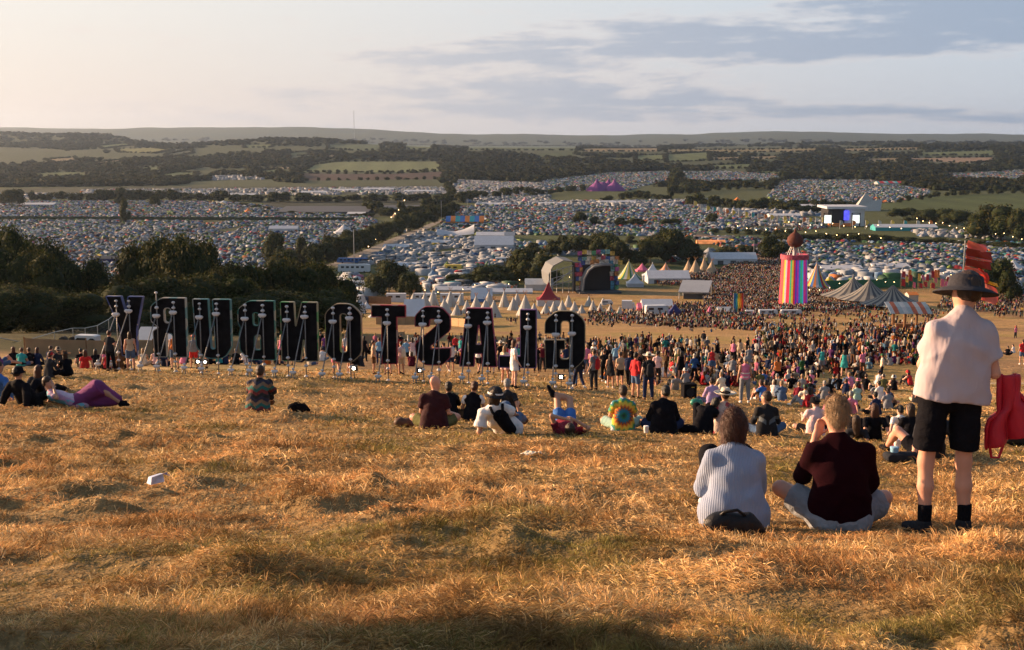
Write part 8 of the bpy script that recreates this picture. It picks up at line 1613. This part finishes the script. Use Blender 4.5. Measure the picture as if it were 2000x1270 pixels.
camp([(1010, 474), (1110, 476), (1240, 482), (1270, 500), (1220, 508), (1110, 500), (1010, 492)], 7, 5, K2, 315, .3); camp([(1290, 488), (1390, 492), (1470, 500), (1470, 508), (1300, 512)], 7, 5, K2, 316, .4); camp([(0, 380), (160, 382), (160, 388), (0, 390)], 6, 7, K2, 309, .85); camp([(375, 347), (540, 343), (560, 350), (380, 353)], 9, 8, K2, 310, .95); camp([(880, 375), (1060, 372), (1060, 382), (880, 388)], 6, 6, K2, 311, .85); camp([(1910, 356), (2000, 352), (2000, 366), (1850, 366)], 7, 6, K2, 312, .5)
TX, TY, TK, TS, TCI = map(np.concatenate, (TX, TY, TK, TS, TCI)); TZ = H(TX, TY); px, py = project(TX, TY, TZ)
vis = ~((px < 205) & (py > 470 + (px - 60) * .35)) & ~((px > 235) & (px < 660) & (py > 520)) & ~((px > 265) & (px < 430) & (py > 478)) & ~((px > 1520) & (px < 1580) & (py > 480)) & (px > 2) & (px < 1995)
order = np.argsort(TY + (~vis) * 1e5); near = order[:255]; isn = np.zeros(len(TX), bool); isn[near] = True
WM = {c[0]: mat('tent_' + c[0].replace(' ', '_'), tuple(q * .75 for q in c[1]), .6, .15, .6, trans=.15) for c in TCOL}
KN = ['dome tent', 'tunnel tent', 'small dome tent', 'bell tent', 'caravan roof']
TMESH = [np_mesh('tent', V, Q, [WM['white']], k != 4) for k, (V, Q) in enumerate(TT)]
LM = [(100, 500, 'at the near edge of the left camp'), (220, 520, 'in the gap above the left trees'), (235, 480, 'above the left dark trees'), (460, 500, 'above letter B trees'), (520, 450, 'near the white camp marquee'), (600, 490, 'by the left road trees'), (700, 510, 'beside the blue roofed lorry'), (690, 570, 'by the white trailer and bushes'), (740, 490, 'at the road side of the vehicle camp'), (800, 520, 'above the broad dark bush'), (850, 535, 'left of the yellow cabin'), (900, 545, 'below the yellow cabin'), (900, 500, 'in the middle of the vehicle camp'), (960, 500, 'before the big ridge marquee'), (920, 565, 'among the stall roofs'), (980, 540, 'by the low dark trees'), (1580, 530, 'beside the circus tent'), (1640, 545, 'above the green barrier'), (1700, 530, 'in the white tents right of the tower'), (1780, 545, 'near the red flag cluster'), (1960, 560, 'at the right edge by the marquee'), (1840, 540, 'left of the hat')]
SZ = ['small', 'medium', 'large']; cnt = {}
for i in near:
    place = min(LM, key=lambda q: (q[0] - px[i]) ** 2 + 3 * (q[1] - py[i]) ** 2)[2]; kd = int(TK[i]); o = link('tent' if kd != 4 else 'caravan', TMESH[kd], None, (TX[i], TY[i], TZ[i]), float(rng.uniform(0, 3.1)), float(TS[i]) * (1 if kd != 4 else 1.2)); cn = TCOL[TCI[i]][0]; swap(o, WM[cn])
    sz = SZ[0 if TS[i] < 4 else 1 if TS[i] < 5 else 2]
    if kd == 4: lb = '%s %s caravan %s' % (sz, cn, place)
    else: lb = '%s %s %s %s' % (sz, cn, KN[kd].replace('small ', ''), place)
    tag(o, lb, 'tent' if kd != 4 else 'caravan', 'tents and caravans in the valley camps')
VV, QQ, CC = [], [], []; off = 0; r = np.random.default_rng(9)
for t, (V, Q) in enumerate(TT):
    m = (TK == t) & ~isn; c = int(m.sum())
    if not c: continue
    a = r.uniform(0, 3.14, c); ca, sa = np.cos(a)[:, None], np.sin(a)[:, None]; s_ = TS[m][:, None]; P = np.empty((c, len(V), 3)); P[..., 0] = (V[:, 0] * ca - V[:, 1] * sa) * s_ + TX[m][:, None]; P[..., 1] = (V[:, 0] * sa + V[:, 1] * ca) * s_ + TY[m][:, None]; P[..., 2] = V[:, 2] * s_ + TZ[m][:, None]
    col = np.repeat((CA[TCI[m]] * r.uniform(.75, 1.2, c)[:, None])[:, None, :], len(V), 1)
    VV.append(P.reshape(-1, 3)); CC.append(col.reshape(-1, 3)); QQ.append((Q[None] + (np.arange(c) * len(V))[:, None, None]).reshape(-1, 4) + off); off += c * len(V)
g = link('camp_tents', np_mesh('camp_tents', np.concatenate(VV), np.concatenate(QQ), [mat('tent_fabrics', attr='Col', rough=.65, var=0, trans=.15)], False, np.concatenate(CC))); tag(g, 'thousands of far small tents packed over the valley floor', 'tents', kind='stuff')
BYL = {}
for o in COL.objects:
    if o.get('label') and not o.parent: BYL.setdefault(o['label'], []).append(o)
for lb, os_ in BYL.items():
    n = len(os_)
    if n < 2: continue
    os_.sort(key=lambda o: project(*o.location)[0])
    W2 = ['left', 'right'] if n == 2 else ['left', 'middle', 'right'] if n == 3 else ['first', 'second', 'third', 'fourth', 'fifth', 'sixth', 'seventh', 'eighth', 'ninth', 'tenth', 'eleventh', 'twelfth'][:n]
    for o, w_ in zip(os_, W2):
        new = '%s, %s' % (lb, w_ + ' one' if n < 4 else w_ + ' from left')
        if len(new.split()) <= 16 and n <= 12: o['label'] = new
print('tents', len(TX), 'woods', nw)
from collections import Counter
lc = Counter(o['label'] for o in COL.objects if o.get('label') and not o.parent)
print('dup labels', sum(v for v in lc.values() if v > 1), 'long', sum(len(k.split()) > 16 for k in lc))
